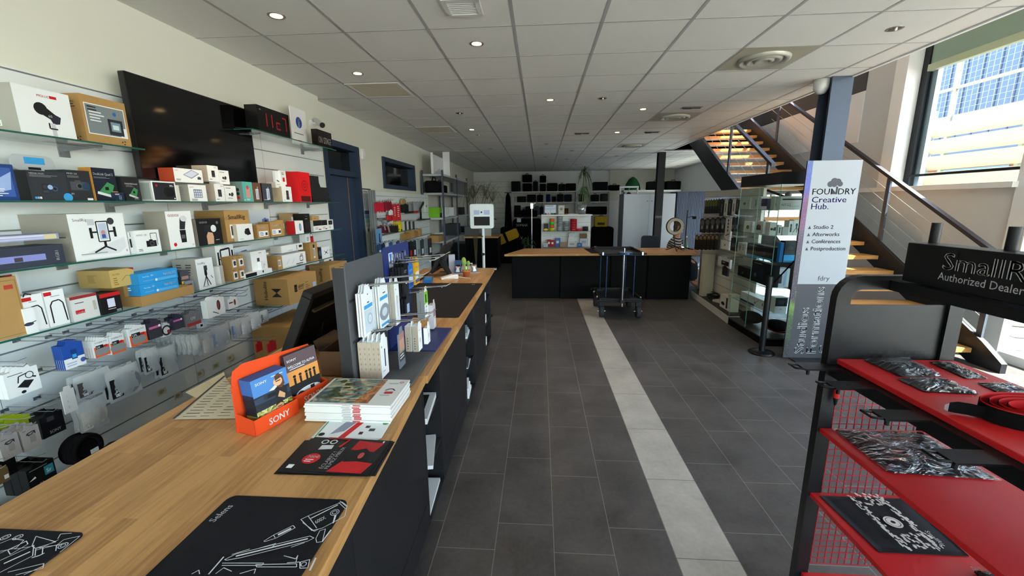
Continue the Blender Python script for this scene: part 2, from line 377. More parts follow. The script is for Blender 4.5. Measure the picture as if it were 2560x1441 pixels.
struct(m.obj('wall_right'), 'grey plaster wall beside the stairs')
m = MB(); m.box(RX + .02, 12.2, .7, RX + .06, 12.25, 1.86, WHITE); m.box(RX + .02, 15.15, .7, RX + .06, 15.2, 1.86, WHITE); w5 = struct(m.obj('added_window'), 'added unseen window in the right wall, bringing daylight to the back'); m = MB(); m.box(RX + .03, 12.25, .7, RX + .035, 15.15, 1.86, GLASS); m.obj('pane', w5)  # added window, hidden behind the cabinets, to bring daylight to the back
w6 = MB()
for y in (7.3, 8.42, 9.54, 10.66, 11.84): w6.box(RX + .0, y, .12, RX + .08, y + .06, 1.86, WHITE)
w6 = struct(w6.obj('window_6'), 'low windows in the right wall behind the stairs'); m = MB(); m.box(RX + .03, 7.36, .12, RX + .035, 11.84, 1.86, GLASS); m.obj('pane', w6)
portal(4.98, 9.6, 1.0, 1.7, 4.5, (-1, 0, 0))
portal(4.98, 13.7, 1.28, 1.1, 2.9, (-1, 0, 0))  # sky portal at the added back window
m = MB(); m.box(RX - 0.09, 4.78, 1.84, RX + 0.02, 7.2, 1.9, WHITE); struct(m.obj('trim_1'), 'white window sill along the stair wall')
m = MB(); m.box(RX - 0.2, 6.225, 1.9, RX + 0.02, 6.42, 6.0, WHITE); struct(m.obj('trim_2'), 'white reveal beside the tall window')
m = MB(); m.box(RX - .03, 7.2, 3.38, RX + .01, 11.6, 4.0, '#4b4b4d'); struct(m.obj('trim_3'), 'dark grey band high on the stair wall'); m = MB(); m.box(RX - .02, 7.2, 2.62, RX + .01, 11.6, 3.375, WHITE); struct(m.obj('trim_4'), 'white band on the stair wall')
# atrium: upper walls
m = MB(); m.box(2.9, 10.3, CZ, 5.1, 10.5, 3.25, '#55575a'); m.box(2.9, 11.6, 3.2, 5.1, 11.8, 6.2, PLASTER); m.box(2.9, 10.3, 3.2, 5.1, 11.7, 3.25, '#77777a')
m.box(2.86, -6.1, CZ + 0.3, 3.06, 11.8, 6.2, PLASTER)
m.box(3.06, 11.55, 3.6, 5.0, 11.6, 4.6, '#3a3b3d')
struct(m.obj('wall_atrium'), 'upper walls of the stair well')
m = MB(); m.box(2.9, -6.1, 6.1, 5.2, 11.8, 6.3, OFFWH); struct(m.obj('ceiling_atrium'), 'high ceiling over the stairs')
# front wall behind the camera: shop front glazing
m = MB(); m.box(-2.75, -6.25, 0, -2.4, -6.0, CZ + 0.3, PLASTER); m.box(-2.4, -6.2, 2.8, 5.2, -6.0, 6.2, PLASTER); struct(m.obj('wall_front'), 'shop front wall')
FRAME = mat('#1d2025', 0.4, 0.3)
m = MB()
for x in (-2.4, -0.6, 1.2, 3.0, 4.95): m.box(x - 0.03, -6.1, 0, x + 0.03, -6.03, 2.8, FRAME)
m.box(-2.4, -6.1, 0, 5, -6.03, 0.08, FRAME); m.box(-2.4, -6.1, 2.74, 5, -6.03, 2.8, FRAME)
wf = struct(m.obj('window_1'), 'shop front glazing')
m = MB(); m.box(-2.4, -6.08, 0.08, 5, -6.07, 2.74, GLASS); m.obj('pane', wf)
# right glazing near the camera: white framed door panes low, dark framed window with louvres beyond
m = MB()
m.box(RX - 0.03, 4.62, 0, RX + 0.06, 4.8, 4.05, WHITE)
m.box(RX - 0.02, -6, 0, RX + 0.05, 4.7, 0.1, WHITE)
for y in (3.2, 1.6, 0, -1.6, -3.2, -4.8): m.box(RX, y - 0.04, 0, RX + 0.06, y + 0.04, 4.05, WHITE)
wr = struct(m.obj('window_2'), 'white framed glazed shop wall on the right')
m = MB(); m.box(RX + 0.02, -6, 0.1, RX + 0.03, 4.65, 4.05, GLASS); m.obj('pane', wr)
m = MB()
m.box(RX - 0.02, 6.13, 1.9, RX + 0.05, 6.22, 4.05, FRAME)
m.box(RX - 0.05, 4.8, 2.02, RX + 0.01, 6.13, 2.05, FRAME)
m.box(RX - 0.03, 4.8, 3.34, RX + 0.05, 6.13, 3.42, mat('#b7c2a4', 0.5))
m.box(RX, 4.8, 3.42, RX + 0.04, 6.13, 3.95, mat('#8fa596', 0.4))
m.box(RX, 4.8, 3.95, RX + 0.06, 6.2, 4.05, FRAME)
m.box(RX + 0.04, 6.05, 1.9, RX + 0.1, 6.12, 3.4, mat('#8a97ad', 0.5))
ww = struct(m.obj('window_3'), 'tall dark framed window above the stairs')
m = MB(); m.box(RX + 0.02, 4.8, 1.9, RX + 0.03, 6.13, 3.35, GLASS); m.obj('pane', ww)
# ceiling fittings: downlights
LAMP_ON = mat('#ffcf8a', 0.5, emit=5.0); LAMP_OFF = mat('#9a948a', 0.15, 0.9)
def downlight(x, y, onn):
    t = thing('downlight', '', 'ceiling light', (x, y, CZ))
    m = MB(); m.lathe([(0.036, 0.0), (0.05, -0.004), (0.055, -0.001), (0.055, 0.0)], mat('#9a9894', 0.3, 0.6), 16); m.obj('trim_ring', t)
    m = MB(); m.lathe([(0.0, -0.002 if onn else -0.001), (0.037, -0.002 if onn else -0.001)], LAMP_ON if onn else LAMP_OFF, 16)
    if not onn: m.ball((0.006, 0, -0.004), 0.012, mat('#e8e4da', 0.2, 0.5), 8, 6)
    m.obj('lamp', t)
    return t
DL = [(-1.7, 2.85, 1, 'lit downlight over the left shelves, nearest the camera'), (-1.7, 4.06, 1, 'lit downlight beside the nearest beige square vent'), (-0.49, 3.44, 1, 'lit downlight behind the small square ceiling grille'),
      (0.11, 5.26, 1, 'lit downlight above the aisle, next to a dark one on its right'), (1.34, 5.89, 1, 'lit downlight just left of the middle round diffuser'), (1.33, 7.7, 1, 'lit downlight above the trolley, farthest lit one'),
      (0.72, 5.25, 0, 'dark unlit downlight beside the lit one over the aisle'), (2.52, 3.44, 0, 'silver downlight nearest the tall window, right of the big diffuser'), (-1.09, 5.86, 0, 'unlit silver downlight above the blue door, left of the aisle'),
      (-1.13, 7.12, 1, 'small lit downlight near the second beige vent'), (-1.1, 7.69, 0, 'unlit downlight just behind the small lit one by the second vent')]
far = [(-1.11, 9.56), (0.12, 8.97), (0.13, 11.37), (0.73, 10.19), (1.99, 11.47), (-1.11, 11.99), (-1.1, 13.89), (0.72, 12.07), (1.13, 13.86), (1.97, 14.59), (4.6, 14.8)]
for x, y, onn, lb in DL: downlight(x, y, onn)['label'] = lb
for x, y in far:
    o = downlight(x, y, 0); o['label'] = 'small unlit downlight in the dim ceiling at the back of the shop'; o['group'] = 'far unlit downlights'
# real light of the lit lamps
for x, y, onn, lb in DL:
    if onn:
        L_ = bpy.data.lights.new('downlight_beam', 'SPOT'); L_.energy = 9; L_.spot_size = 1.7; L_.spot_blend = 0.6; L_.color = (1, 0.78, 0.5); L_.shadow_soft_size = 0.04
        o = bpy.data.objects.new('downlight_beam', L_); COL.objects.link(o); o.location = (x, y, CZ - 0.03)
# beige extract panels
for (x, y, w), lb in (((-1.7, 4.64, 0.26), 'beige square ceiling vent panel nearest the camera'), ((-1.7, 7.06, 0.26), 'second beige ceiling vent panel, above the blue window'), ((-1.7, 10.14, 0.27), 'farthest beige ceiling vent panel, above the metal rack')):
    t = thing('ceiling_vent', lb, 'vent', (x, y, CZ), 0, 'beige vent panels')
    m = MB(); m.box(-w, -w, -0.004, w, w, -0.0025, mat('#cfc8b2', 0.8, var=0.1, scale=12)); m.obj('panel', t)
    m = MB()
    for a in (-1, 1): m.box(-w - 0.02, a * w - 0.01, -0.006, w + 0.02, a * w + 0.01, -0.001, OFFWH); m.box(a * w - 0.01, -w, -0.006, a * w + 0.01, w, -0.001, OFFWH)
    m.obj('frame', t)
# small square grille
t = thing('ceiling_grille', 'small square aluminium ceiling grille at the top edge of the picture', 'vent', (-0.485, 2.83, CZ))
m = MB()
for a in (-1, 1): m.box(-0.115, a * 0.1 - 0.015, -0.012, 0.115, a * 0.1 + 0.015, -0.001, OFFWH); m.box(a * 0.1 - 0.015, -0.09, -0.012, a * 0.1 + 0.015, 0.09, -0.001, OFFWH)
m.obj('frame', t)
m = MB(); m.box(-0.085, -0.085, -0.003, 0.085, 0.085, -0.001, GREY)
for k in range(7): m.box(-0.085, -0.08 + k * 0.024, -0.009, 0.085, -0.07 + k * 0.024, -0.003, OFFWH)
m.obj('grating', t)
# round diffusers
for (x, y), lb in (((1.91, 4.01), 'large round air diffuser nearest the camera, in a stained ceiling tile'), ((1.92, 6.44), 'middle round air diffuser in a grey ceiling tile'), ((1.96, 9.47), 'farthest round air diffuser near the dark column')):
    t = thing('air_diffuser', lb, 'vent', (x, y, CZ), 0, 'round ceiling diffusers')
    m = MB(); m.box(-0.29, -0.29, -0.004, 0.29, 0.29, -0.0025, mat('#a8a491', 0.7, var=0.12, scale=7)); m.obj('panel', t)
    m = MB(); DM = mat('#b3b1a4', 0.4, 0.2)
    for R in (0.2, 0.14, 0.08): m.lathe([(R - 0.05, -0.008), (R - 0.018, -0.03), (R, -0.022), (R + 0.004, -0.004)], DM, 28)
    m.lathe([(0, -0.01), (0.03, -0.02)], DM, 20); m.obj('rings', t)
for (x, y), lb in (((1.95, 5.86), 'small double-flap air register between two round diffusers'), ((1.93, 7.74), 'second small air register behind the middle round diffuser'), ((0.72, 7.71), 'slim slot register in the ceiling above the trolley')):
    t = thing('air_register', lb, 'vent', (x, y, CZ))
    m = MB(); m.box(-0.13, -0.06, -0.004, 0.13, 0.06, -0.001, mat('#86857f', 0.5)); m.obj('backing', t)
    m = MB(); m.at((0, 0, 0), 0, 0.5); m.box(-0.12, -0.05, -0.006, -0.01, -0.005, -0.004, '#4c4c4c'); m.box(0.01, 0.005, -0.02, 0.12, 0.05, -0.018, '#5c5c5c'); m.obj('flap', t)
# steel columns
def ibeam(name, lb, x, y, w, d, z1, c):
    m = MB(); f = 0.02
    m.box(-w / 2, -d / 2, 0, w / 2, -d / 2 + f, z1, c); m.box(-w / 2, d / 2 - f, 0, w / 2, d / 2, z1, c); m.box(-f / 2, -d / 2 + f, 0, f / 2, d / 2 - f, z1, c)
    return tag(m.obj(name, loc=(x, y, 0)), lb, 'column')
COLM = mat('#3c4556', 0.45, 0.2)
ibeam('steel_column', 'dark blue steel I-column standing behind the tall banner', 2.965, 4.70, 0.2, 0.2, CZ - 0.002, COLM)
ibeam('steel_column', 'thin dark steel column beside the white locker, behind the far counter', 2.97, 10.85, 0.17, 0.17, CZ - 0.002, mat('#1e2026', 0.5, 0.2))
# ================================================================ printed packaging
PAL = dict(k='#15151a', w='#eceef0', r='#c8181e', g='#8a8c90', b='#1d5fae', c='#3aa0e0', o='#e8602c', y='#e6c81e', n='#1a2240', d='#3a3b40', e='#3f9a4a', t='#6fbfb4', p='#d46a9a', f='#c9cbcf', s='#d8a88a', a='#b08a58', m='#7a1218', v='#5a4fa0', i='#9fb4dc')
def pc(c): return PAL.get(c, c) if isinstance(c, str) else c
def draw(m, items):
    """items in fractions of the face: x over width, y and sizes over height"""
    w, h = m.fw, m.fh
    for it in items:
        k, a = it[0], it[1:]
        if k == 'r': m.rect(a[0] * w, a[1] * h, a[2] * w, a[3] * h, pc(a[4]))
        elif k == 't': m.text(a[0] * w, a[1] * h, a[2] * h, a[3], pc(a[4]), bold=len(a) > 5 and a[5] == 1, fit=a[6] * w if len(a) > 6 else None)
        elif k == 'T': m.text(a[0] * w, a[1] * h, a[2] * h, a[3], pc(a[4]), bold=True, rot=HP)
        elif k == 'd': m.disc(a[0] * w, a[1] * h, a[2] * h, pc(a[3]))
        elif k == 'e': m.disc(a[0] * w, a[1] * h, a[2] * h, pc(a[4]), ry=a[3] * h)
        elif k == 'o': m.ring(a[0] * w, a[1] * h, a[2] * h, a[3] * h, pc(a[4]))
        elif k == 'p': m.poly([(x * w, y * h) for x, y in a[0]], pc(a[1]))
        elif k == 'l': m.line([(x * w, y * h) for x, y in a[0]], a[1] * h, pc(a[2]))
        elif k == 'f': m.fine(a[0] * w, a[1] * h, a[2] * w, a[3], a[4] * h, pc(a[5]))
        elif k == 'bar':
            x = a[0] * w
            m.rect(a[0] * w, a[1] * h, a[2] * w, a[3] * h, WHITE)
            for q in range(7): m.rect((a[0] + a[2] * (0.08 + q * 0.125)) * w, (a[1] + a[3] * 0.15) * h, a[2] * w * random.choice((0.04, 0.07)), a[3] * h * 0.7, INK)
        elif k == 'I': icon(m, a[0], a[1] * w, a[2] * h, a[3] * h, pc(a[4]) if len(a) > 4 else INK)
def icon(m, k, x, y, s, c=INK):
    if k == 'cam':
        m.rect(x - s * .5, y - s * .3, s, s * .55, c); m.rect(x - s * .2, y + s * .25, s * .35, s * .1, c); m.disc(x + s * .05, y - s * .03, s * .22, '#55585f'); m.disc(x + s * .05, y - s * .03, s * .13, '#101014')
    elif k == 'lens':
        m.poly([(x - s * .3, y - s * .45), (x + s * .3, y - s * .45), (x + s * .34, y + s * .3), (x - s * .34, y + s * .3)], c); m.disc(x, y + s * .3, s * .34, '#4a4c52', ry=s * .14); m.disc(x, y + s * .3, s * .24, '#17171c', ry=s * .09); m.rect(x - s * .31, y - s * .2, s * .62, s * .1, '#6a6c72')
    elif k == 'trip':
        m.rect(x - s * .1, y + s * .15, s * .2, s * .3, c); m.disc(x, y + s * .12, s * .07, c)
        for dx in (-.28, .04, .28): m.line([(x, y + s * .1), (x + dx * s, y - s * .5)], s * .06, c)
    elif k == 'flash':
        m.poly([(x - s * .13, y - s * .45), (x + s * .1, y - s * .45), (x + s * .12, y + s * .02), (x - s * .15, y + s * .02)], c); m.rect(x - s * .08, y - s * .52, s * .14, s * .07, '#555')if 0 else None
        m.poly([(x - s * .14, y + s * .04), (x + s * .1, y + s * .04), (x + s * .2, y + s * .42), (x - s * .06, y + s * .48)], '#2a2b30'); m.disc(x + s * .1, y + s * .44, s * .15, '#d7d9dc', ry=s * .11); m.rect(x - s * .1, y - s * .3, s * .16, s * .14, '#5a5c64')
    elif k == 'rig':
        m.ring(x, y + s * .1, s * .34, s * .04, c, 4) if 0 else m.line([(x - s * .17, y - s * .2), (x - s * .17, y + s * .42), (x + s * .17, y + s * .42), (x + s * .17, y - s * .2), (x - s * .17, y - s * .2)], s * .035, c)
        m.rect(x - s * .12, y - s * .14, s * .24, s * .5, '#b9c7dd'); m.disc(x, y + s * .08, s * .07, '#c98a8a'); m.rect(x - s * .06, y - .1 * s, s * .12, s * .12, '#3b57a0')
        for sg in (-1, 1): m.rect(x + sg * s * .36 - s * .04, y - s * .08, s * .08, s * .32, c); m.line([(x + sg * s * .17, y + s * .1), (x + sg * s * .36, y + s * .1)], s * .05, c)
        m.rect(x - s * .04, y - s * .38, s * .08, s * .18, c)
        for dx in (-.36, .3): m.line([(x, y - s * .36), (x + dx * s, y - s * .52)], s * .05, c)
        m.disc(x + s * .28, y + s * .42, s * .11, '#33343a'); m.rect(x - s * .42, y + s * .32, s * .2, s * .18, '#c6cad0')
    elif k == 'cage':
        m.line([(x - s * .3, y - s * .3), (x - s * .3, y + s * .2), (x + s * .3, y + s * .28), (x + s * .3, y - s * .3), (x - s * .3, y - s * .3)], s * .09, c); m.line([(x - s * .2, y + s * .24), (x, y + s * .5), (x + s * .32, y + s * .42)], s * .08, c)
    elif k == 'arc':
        m.line([(x - s * .25, y - s * .5), (x - s * .25, y + s * .25), (x - s * .15, y + s * .42), (x + s * .1, y + s * .45), (x + s * .22, y + s * .3), (x + s * .27, y - s * .5)], s * .05, c)
    elif k == 'mic': m.rect(x - s * .09, y - s * .45, s * .18, s * .9, c); m.rect(x - s * .09, y + s * .1, s * .18, s * .06, '#777')
    elif k == 'cube': m.rect(x - s * .25, y - s * .4, s * .5, s * .75, c); m.disc(x, y + s * .1, s * .16, '#3c3e44'); m.rect(x - s * .2, y - s * .34, s * .4, s * .18, '#46474d')
    elif k == 'panel':
        m.rect(x - s * .4, y - s * .3, s * .8, s * .62, '#4a5066')
        for i in range(4):
            for j in range(3): m.rect(x - s * .36 + i * s * .185, y - s * .26 + j * s * .185, s * .15, s * .15, '#c9d2e6')
    elif k == 'phone': m.rect(x - s * .2, y - s * .45, s * .4, s * .9, c); m.rect(x - s * .17, y - s * .4, s * .34, s * .8, '#9fb0d0')
    elif k == 'drone': m.rect(x - s * .18, y - s * .1, s * .36, s * .16, c); [m.line([(x, y), (x + a * s, y + b * s)], s * .06, c) for a, b in ((-.45, .2), (.45, .25), (-.4, -.25), (.4, -.2))]
    elif k == 'board':
        m.poly([(x - s * .5, y - s * .2), (x + s * .1, y + s * .4), (x + s * .5, y + s * .2), (x + s * .25, y - s * .35)], '#3c8a55'); m.rect(x - s * .1, y - s * .1, s * .22, s * .2, '#17181c'); m.line([(x - s * .6, y - s * .25), (x + s * .35, y - s * .5)], s * .16, '#d9dbdd')
    elif k == 'pads': m.disc(x - s * .2, y, s * .16, c); m.disc(x + s * .22, y + s * .05, s * .2, '#2d2e36'); m.rect(x - s * .02, y - s * .2, s * .34, s * .25, '#3a3b44')
    elif k == 'recyc':
        for q in range(3): m.poly([(x + s * .5 * math.cos(q * 2.094 + a), y + s * .5 * math.sin(q * 2.094 + a)) for a in (0.2, .8, 1.4)] + [(x + s * .2 * math.cos(q * 2.094 + .8), y + s * .2 * math.sin(q * 2.094 + .8))], c)
    elif k == 'blob':
        n = 11; m.poly([(x + s * (.28 + .14 * ((i * 7) % 5) / 5) * math.cos(2 * math.pi * i / n), y + s * (.28 + .16 * ((i * 3) % 4) / 4) * math.sin(2 * math.pi * i / n)) for i in range(n)], c)
def facemat(col):
    if isinstance(col, bpy.types.Material): return col
    return mat(pc(col), 0.5, spec=0.35)
def brief(lb, n):
    lb = lb if len(lb.split()) <= n else lb.split(',')[0]
    w = lb.split()
    if len(w) > n:
        for stop in (' with ', ' in the ', ' on the ', ' beside ', ' under ', ' of the '):
            if len((lb.rsplit(stop, 1)[0]).split()) <= n and stop in lb: return lb.rsplit(stop, 1)[0]
    return ' '.join(w[:n])
def hooklab(lb):
    if len(lb.split()) <= 12: return lb
    a, b = lb.split(',')[0], lb.split(',')[-1] if ',' in lb else ''
    if not b: return brief(lb, 12)
    n = 12 - len(b.split()); return ' '.join(a.split()[:max(3, n)][:5]) + ',' + b
def carton_mesh(w, d, h, col, front=(), side=(), top=(), sidecol=None, back=(), right=()):
    """box standing on its base centre; front faces local -Y, X to the right"""
    m = MB(); c = facemat(col)
    m.box(-w / 2, -d / 2, 0, w / 2, d / 2, h, c)
    if sidecol:
        for k in (2, ): m.face((-w / 2, d / 2, 0), (0, -1, 0), (0, 0, 1), d, h); m.eps = 0.0002; m.rect(0, 0, d, h, facemat(sidecol))
    if front: m.face((-w / 2, -d / 2, 0), (1, 0, 0), (0, 0, 1), w, h); draw(m, front)
    if side: m.face((-w / 2, d / 2, 0), (0, -1, 0), (0, 0, 1), d, h); draw(m, side)
    if right: m.face((w / 2, -d / 2, 0), (0, 1, 0), (0, 0, 1), d, h); draw(m, right)
    if top: m.face((-w / 2, -d / 2, h), (1, 0, 0), (0, 1, 0), w, d); draw(m, top)
    return m
def wallbox(name, label, xl, xr, yt, z, xf, d, col, front=(), side=(), sidecol=None, rz=0, group=None, cat='box', top=(), h=None):
    """carton on the left wall, front plane x = xf facing the aisle; xl, xr = its edges and yt its top as read in the photo"""
    pm = (yt + 720) / 2 if z < 1.4 else yt
    a = PX(xl, yt, xf); b = PX(xr, yt, xf); hh = h or (b if xl < 0 else a).z - z
    w = abs(b.y - a.y)
    o = carton_mesh(w, d, hh, col, front, side, top, sidecol).obj(name, loc=(xf - d / 2, (a.y + b.y) / 2, z), rz=HP + rz)
    return tag(o, label, cat, group)
def place(name, label, w, d, h, loc, rz, col, front=(), side=(), top=(), sidecol=None, right=(), group=None, cat='box'):
    return tag(carton_mesh(w, d, h, col, front, side, top, sidecol, right=right).obj(name, loc=loc, rz=rz), label, cat, group)
def case(name, lb, x, y, z, w, d, h, c=None, hnd=True, cat='case', rz=0):
    t = thing(name, lb, cat, (x, y, z), rz); m = MB(); c = c or BLACKFAB
    m.rbox(-w / 2, -d / 2, 0, w / 2, d / 2, h, c, min(w, h) * .12, 3, 'y'); m.obj('body', t, bevel=.01)
    if hnd: m = MB(); m.tube([(-w * .15, -d * .3, h - .005), (-w * .12, -d * .3, h + .04), (w * .12, -d * .3, h + .04), (w * .15, -d * .3, h - .005)], .012, BLACKPL, 5); m.obj('handle', t)
    return t
# ================================================================ left wall: slatwall, glass shelves, screen
SL = mat('#dfe3e4', 0.35, spec=0.4); GRV = mat('#8d9398', 0.4, 0.5)
m = MB(); SX = -2.5
m.box(SX + .001, -1.5, 0.06, SX + 0.02, 4.75, 2.37, SL)
k = 0
for z in (0.16, 0.31, 0.46, 0.61, 0.76, 0.91, 1.06, 1.205, 1.325, 1.62, 1.755, 1.9, 2.05, 2.21, 2.36):
    m.box(SX + 0.018, -1.5, z - 0.004, SX + 0.0205, 4.75, z + 0.004, GRV)
for y in (0.4, 1.6, 2.65, 3.7): m.box(SX + 0.019, y - 0.001, 0.06, SX + 0.0206, y + 0.001, 2.37, GRV)
tag(m.obj('slatwall_panel'), 'white grooved display panel covering the left wall behind the glass shelves', 'display panel')
XS0, XS1 = SX + 0.0206, -2.2
def shelf(y0, y1, z, lb):
    t = thing('glass_shelf', lb, 'shelf', (0, 0, 0), 0, 'glass shelves on the left wall')
    m = MB(); m.box(XS0, y0, z - 0.008, XS1, y1, z, GLASS); m.obj('glass_pane', t)
    m = MB(); m.box(XS1, y0, z - 0.008, XS1 + 0.0012, y1, z, GLASS_EDGE); m.box(XS0, y1, z - 0.008, XS1, y1 + 0.001, z, GLASS_EDGE); m.box(XS0, y0 - 0.001, z - 0.008, XS1, y0, z, GLASS_EDGE); m.obj('polished_edge', t)
    n = max(2, int((y1 - y0) / 0.55))
    for i in range(n):
        y = y1 - 0.18 - i * (y1 - y0 - 0.36) / max(1, n - 1)
        m = MB(); m.box(XS0, y - 0.025, z - 0.06, XS0 + 0.006, y + 0.025, z - 0.0085, mat('#8f9498', 0.35, 0.6)); m.prism([(XS0 + 0.004, z - 0.03), (XS0 + 0.004, z - 0.0085), (XS0 + 0.22, z - 0.0085), (XS0 + 0.22, z - 0.013)], y - 0.004, y + 0.004, mat('#8f9498', 0.35, 0.6), 'y'); m.obj('bracket', t)
S1, S2, S3, S4, S5, ST = 2.04, 1.755, 1.468, 1.187, 0.885, 2.305
shelf(0.9, 2.27, S1, 'short glass shelf at upper left, holding the video light box and a kraft carton')
shelf(0.7, 4.527, S2, 'long glass shelf passing under the wall screen')
shelf(0.6, 4.51, S3, 'long glass shelf third from the top, with the large phone rig carton')
shelf(0.6, 4.5, S4, 'long glass shelf fourth from the top, with the blue light boxes')
shelf(3.2, 4.53, ST, 'high glass shelf carrying the red digit clock')
shelf(3.25, 4.6, S5, 'low glass shelf carrying two big kraft cartons behind the counter monitor')
# wall screen
tv = thing('wall_screen', 'big black switched-off flat screen hung on the left wall', 'television', (-2.35, 2.89, 1.885))
m = MB(); m.rbox(-0.515, -0.0, 0, 0.515, 0.035, 0.595, BLACKPL, 0.006, 2, 'y'); m.obj('casing', tv, rz=HP)
m = MB(); m.box(-0.507, -0.0015, 0.01, 0.507, -0.0002, 0.587, mat('#050507', 0.07, spec=0.6)); m.obj('screen', tv, rz=HP)
m = MB(); m.box(-0.2, 0.036, 0.15, 0.2, 0.115, 0.45, DARKMETAL); m.obj('wall_mount', tv, rz=HP)
# ---- upper short shelf
wallbox('light_box', 'white carton with a black studio light picture at the left end of the upper shelf', 24, 163, 205, S1, -2.23, .2, 'w', [('t', .4, .83, .07, 'MOLUS', 'r', 1), ('r', .62, .83, .13, .06, 'r'), ('d', .42, .58, .13, 'k'), ('p', [(.36, .5), (.48, .66), (.66, .5), (.56, .38)], 'k'), ('p', [(.56, .38), (.66, .5), (.76, .45), (.72, .3), (.6, .28)], '#2b2838'), ('t', .53, .42, .08, '60', 'w', 1), ('r', .55, .02, .08, .28, 'f'), ('l', [(.52, .3), (.52, .18), (.66, .18)], .03, 'k')], [('f', .2, .8, .5, 5, .07, 'g'), ('bar', .2, .15, .4, .12)], '#a9a79e')  # grey side colour carries the shade on the white carton's left flank
wallbox('kraft_carton', 'kraft carton with a grey picture label beside the wall screen', 195, 305, 232, S1, -2.25, .1, KRAFT, [('r', .06, .2, .88, .64, 'w'), ('r', .08, .22, .7, .6, '#7c8489'), ('r', .78, .42, .14, .4, '#7c8489'), ('f', .12, .76, .3, 2, .06, 'k'), ('f', .14, .66, .34, 4, .06, 'w'), ('r', .52, .24, .34, .34, '#2e3138'), ('r', .58, .32, .22, .2, '#7b93a8'), ('r', .62, .36, .14, .1, '#cfe0dc'), ('d', .7, .7, .04, 'b'), ('I', 'recyc', .82, .1, .1)], [('I', 'recyc', .6, .1, .1), ('t', .2, .82, .05, 'ATOMOS', 'd', 1), ('f', .2, .78, .5, 2, .05, 'd')])
# ---- second shelf
W_ = wallbox
W_('memory_pack', 'clear plastic pack with a blue picture, far left on the second shelf', -60, 30, 412, S2, -2.22, .06, '#26427e', [('r', .1, .1, .8, .8, '#3a5ca8'), ('p', [(.3, .2), (.8, .3), (.9, .8), (.5, .6)], '#9db4e4'), ('f', .2, .3, .5, 4, .06, 'w')])
b = W_('travel_kit_box', 'blue and grey hanging carton with rounded top standing behind the black boxes', 48, 124, 425, S2, -2.345, .09, '#a4a9ae', [('r', .1, .75, .6, .22, 'c'), ('t', .2, .82, .1, 'TRAVEL KIT', 'w', 1, .4)], [('r', 0, 0, 1, .72, '#2a6db0'), ('r', 0, .72, 1, .28, '#17191e')])
m = MB(); ww_ = 0.17; m.rbox(-.085, .0, 0, .085, .006, .07, mat('#b9bdc1'), .03, 4, 'y'); m.face((-.085, 0, 0), (1, 0, 0), (0, 0, 1), .17, .07); m.rect(.05, .03, .08, .03, pc('c')); m.rect(.06, .004, .05, .012, INK); m.obj('hang_tab', b, loc=(0, -.046, b.dimensions.z if False else PX(48, 425, -2.345).z - S2))
W_('media_mod_box', 'black camera accessory carton with a blue round sticker', 63, 160, 425, S2, -2.235, .1, '#33363c', [('t', .06, .88, .08, 'MEDIA MOD', 'w', 1), ('f', .06, .84, .75, 2, .04, 'g'), ('I', 'cube', .4, .42, .45, '#26292f'), ('I', 'cam', .62, .42, .4, '#20364e'), ('d', .52, .46, .08, 'i'), ('d', .95, .12, .15, 'c'), ('r', .08, .06, .05, .07, 'c'), ('r', .14, .06, .05, .07, 'i'), ('r', .2, .06, .05, .07, 'w')], (), '#0d0d10')
W_('mod_box', 'dark grey camera carton between the media box and the orange-edged box', 160, 221, 424, S2, -2.235, .1, '#2d2f33', [('t', .06, .86, .08, 'MOD 3.0', 'w', 1), ('f', .06, .8, .7, 2, .04, 'g'), ('I', 'cam', .45, .5, .5, '#4a4c54'), ('I', 'blob', .75, .48, .4, '#23415c'), ('r', .7, .02, .24, .07, 'w'), ('t', .08, .2, .12, 'm', 'w', 1)])
W_('capture_card_box', 'navy box with orange edges and a green circuit board picture', 222, 283, 418, S2, -2.23, .06, '#1b2233', [('t', .1, .78, .11, 'DeckLink Quad 2', 'w', 1, .8), ('f', .1, .72, .7, 2, .03, 'g'), ('I', 'board', .55, .38, .5), ('r', 0, 0, .045, 1, '#b9822e'), ('r', .75, 0, .25, .3, '#c58a34')], (), '#c08430')
W_('recorder_card_box', 'smaller black box with a circuit board picture, leaning beside the orange-edged box', 298, 348, 442, S2, -2.235, .05, '#24252a', [('t', .06, .7, .09, 'DeckLink Mini Recorder', 'w', 1, .8), ('f', .1, .64, .6, 2, .04, 'g'), ('I', 'board', .55, .38, .5), ('f', .5, .15, .4, 3, .05, 'g')], rz=.2)
W_('adapter_box', 'small navy box with a blue adapter picture in front of the circuit board boxes', 284, 308, 481, S2, -2.212, .02, '#1d2a44', [('I', 'cube', .6, .4, .6, '#7690b8'), ('f', .1, .8, .7, 2, .1, 'w')])
cb = W_('camera_box', 'white rounded box showing a big black camera lens', 376, 436, 452, S2, -2.215, .12, 'w', [('r', .05, .06, .9, .88, '#20222a'), ('d', .2, .78, .06, 'r'), ('d', .62, .46, .3, '#101014'), ('o', .62, .46, .3, .03, '#33353c'), ('d', .72, .44, .24, '#060608'), ('f', .74, .8, .18, 2, .05, 'w'), ('r', .86, .12, .06, .05, 'w')], [('r', .1, .1, .8, .8, '#9aa09c')], '#c5c8c6')
W_('led_panel_box', 'white carton with orange side and light panel picture, lying on two white boxes', 432, 503, 419, S2 + .118, -2.24, .1, 'w', [('t', .05, .82, .1, 'amaran', 'r', 1), ('p', [(.3, .55), (.62, .95), (.88, .7), (.58, .3)], '#5a6486'), ('p', [(.33, .56), (.62, .91), (.84, .7), (.58, .35)], '#cdd6ea'), ('I', 'cam', .86, .36, .34, '#3f4863'), ('f', .05, .2, .2, 2, .07, 'k')], (), '#b6452a')
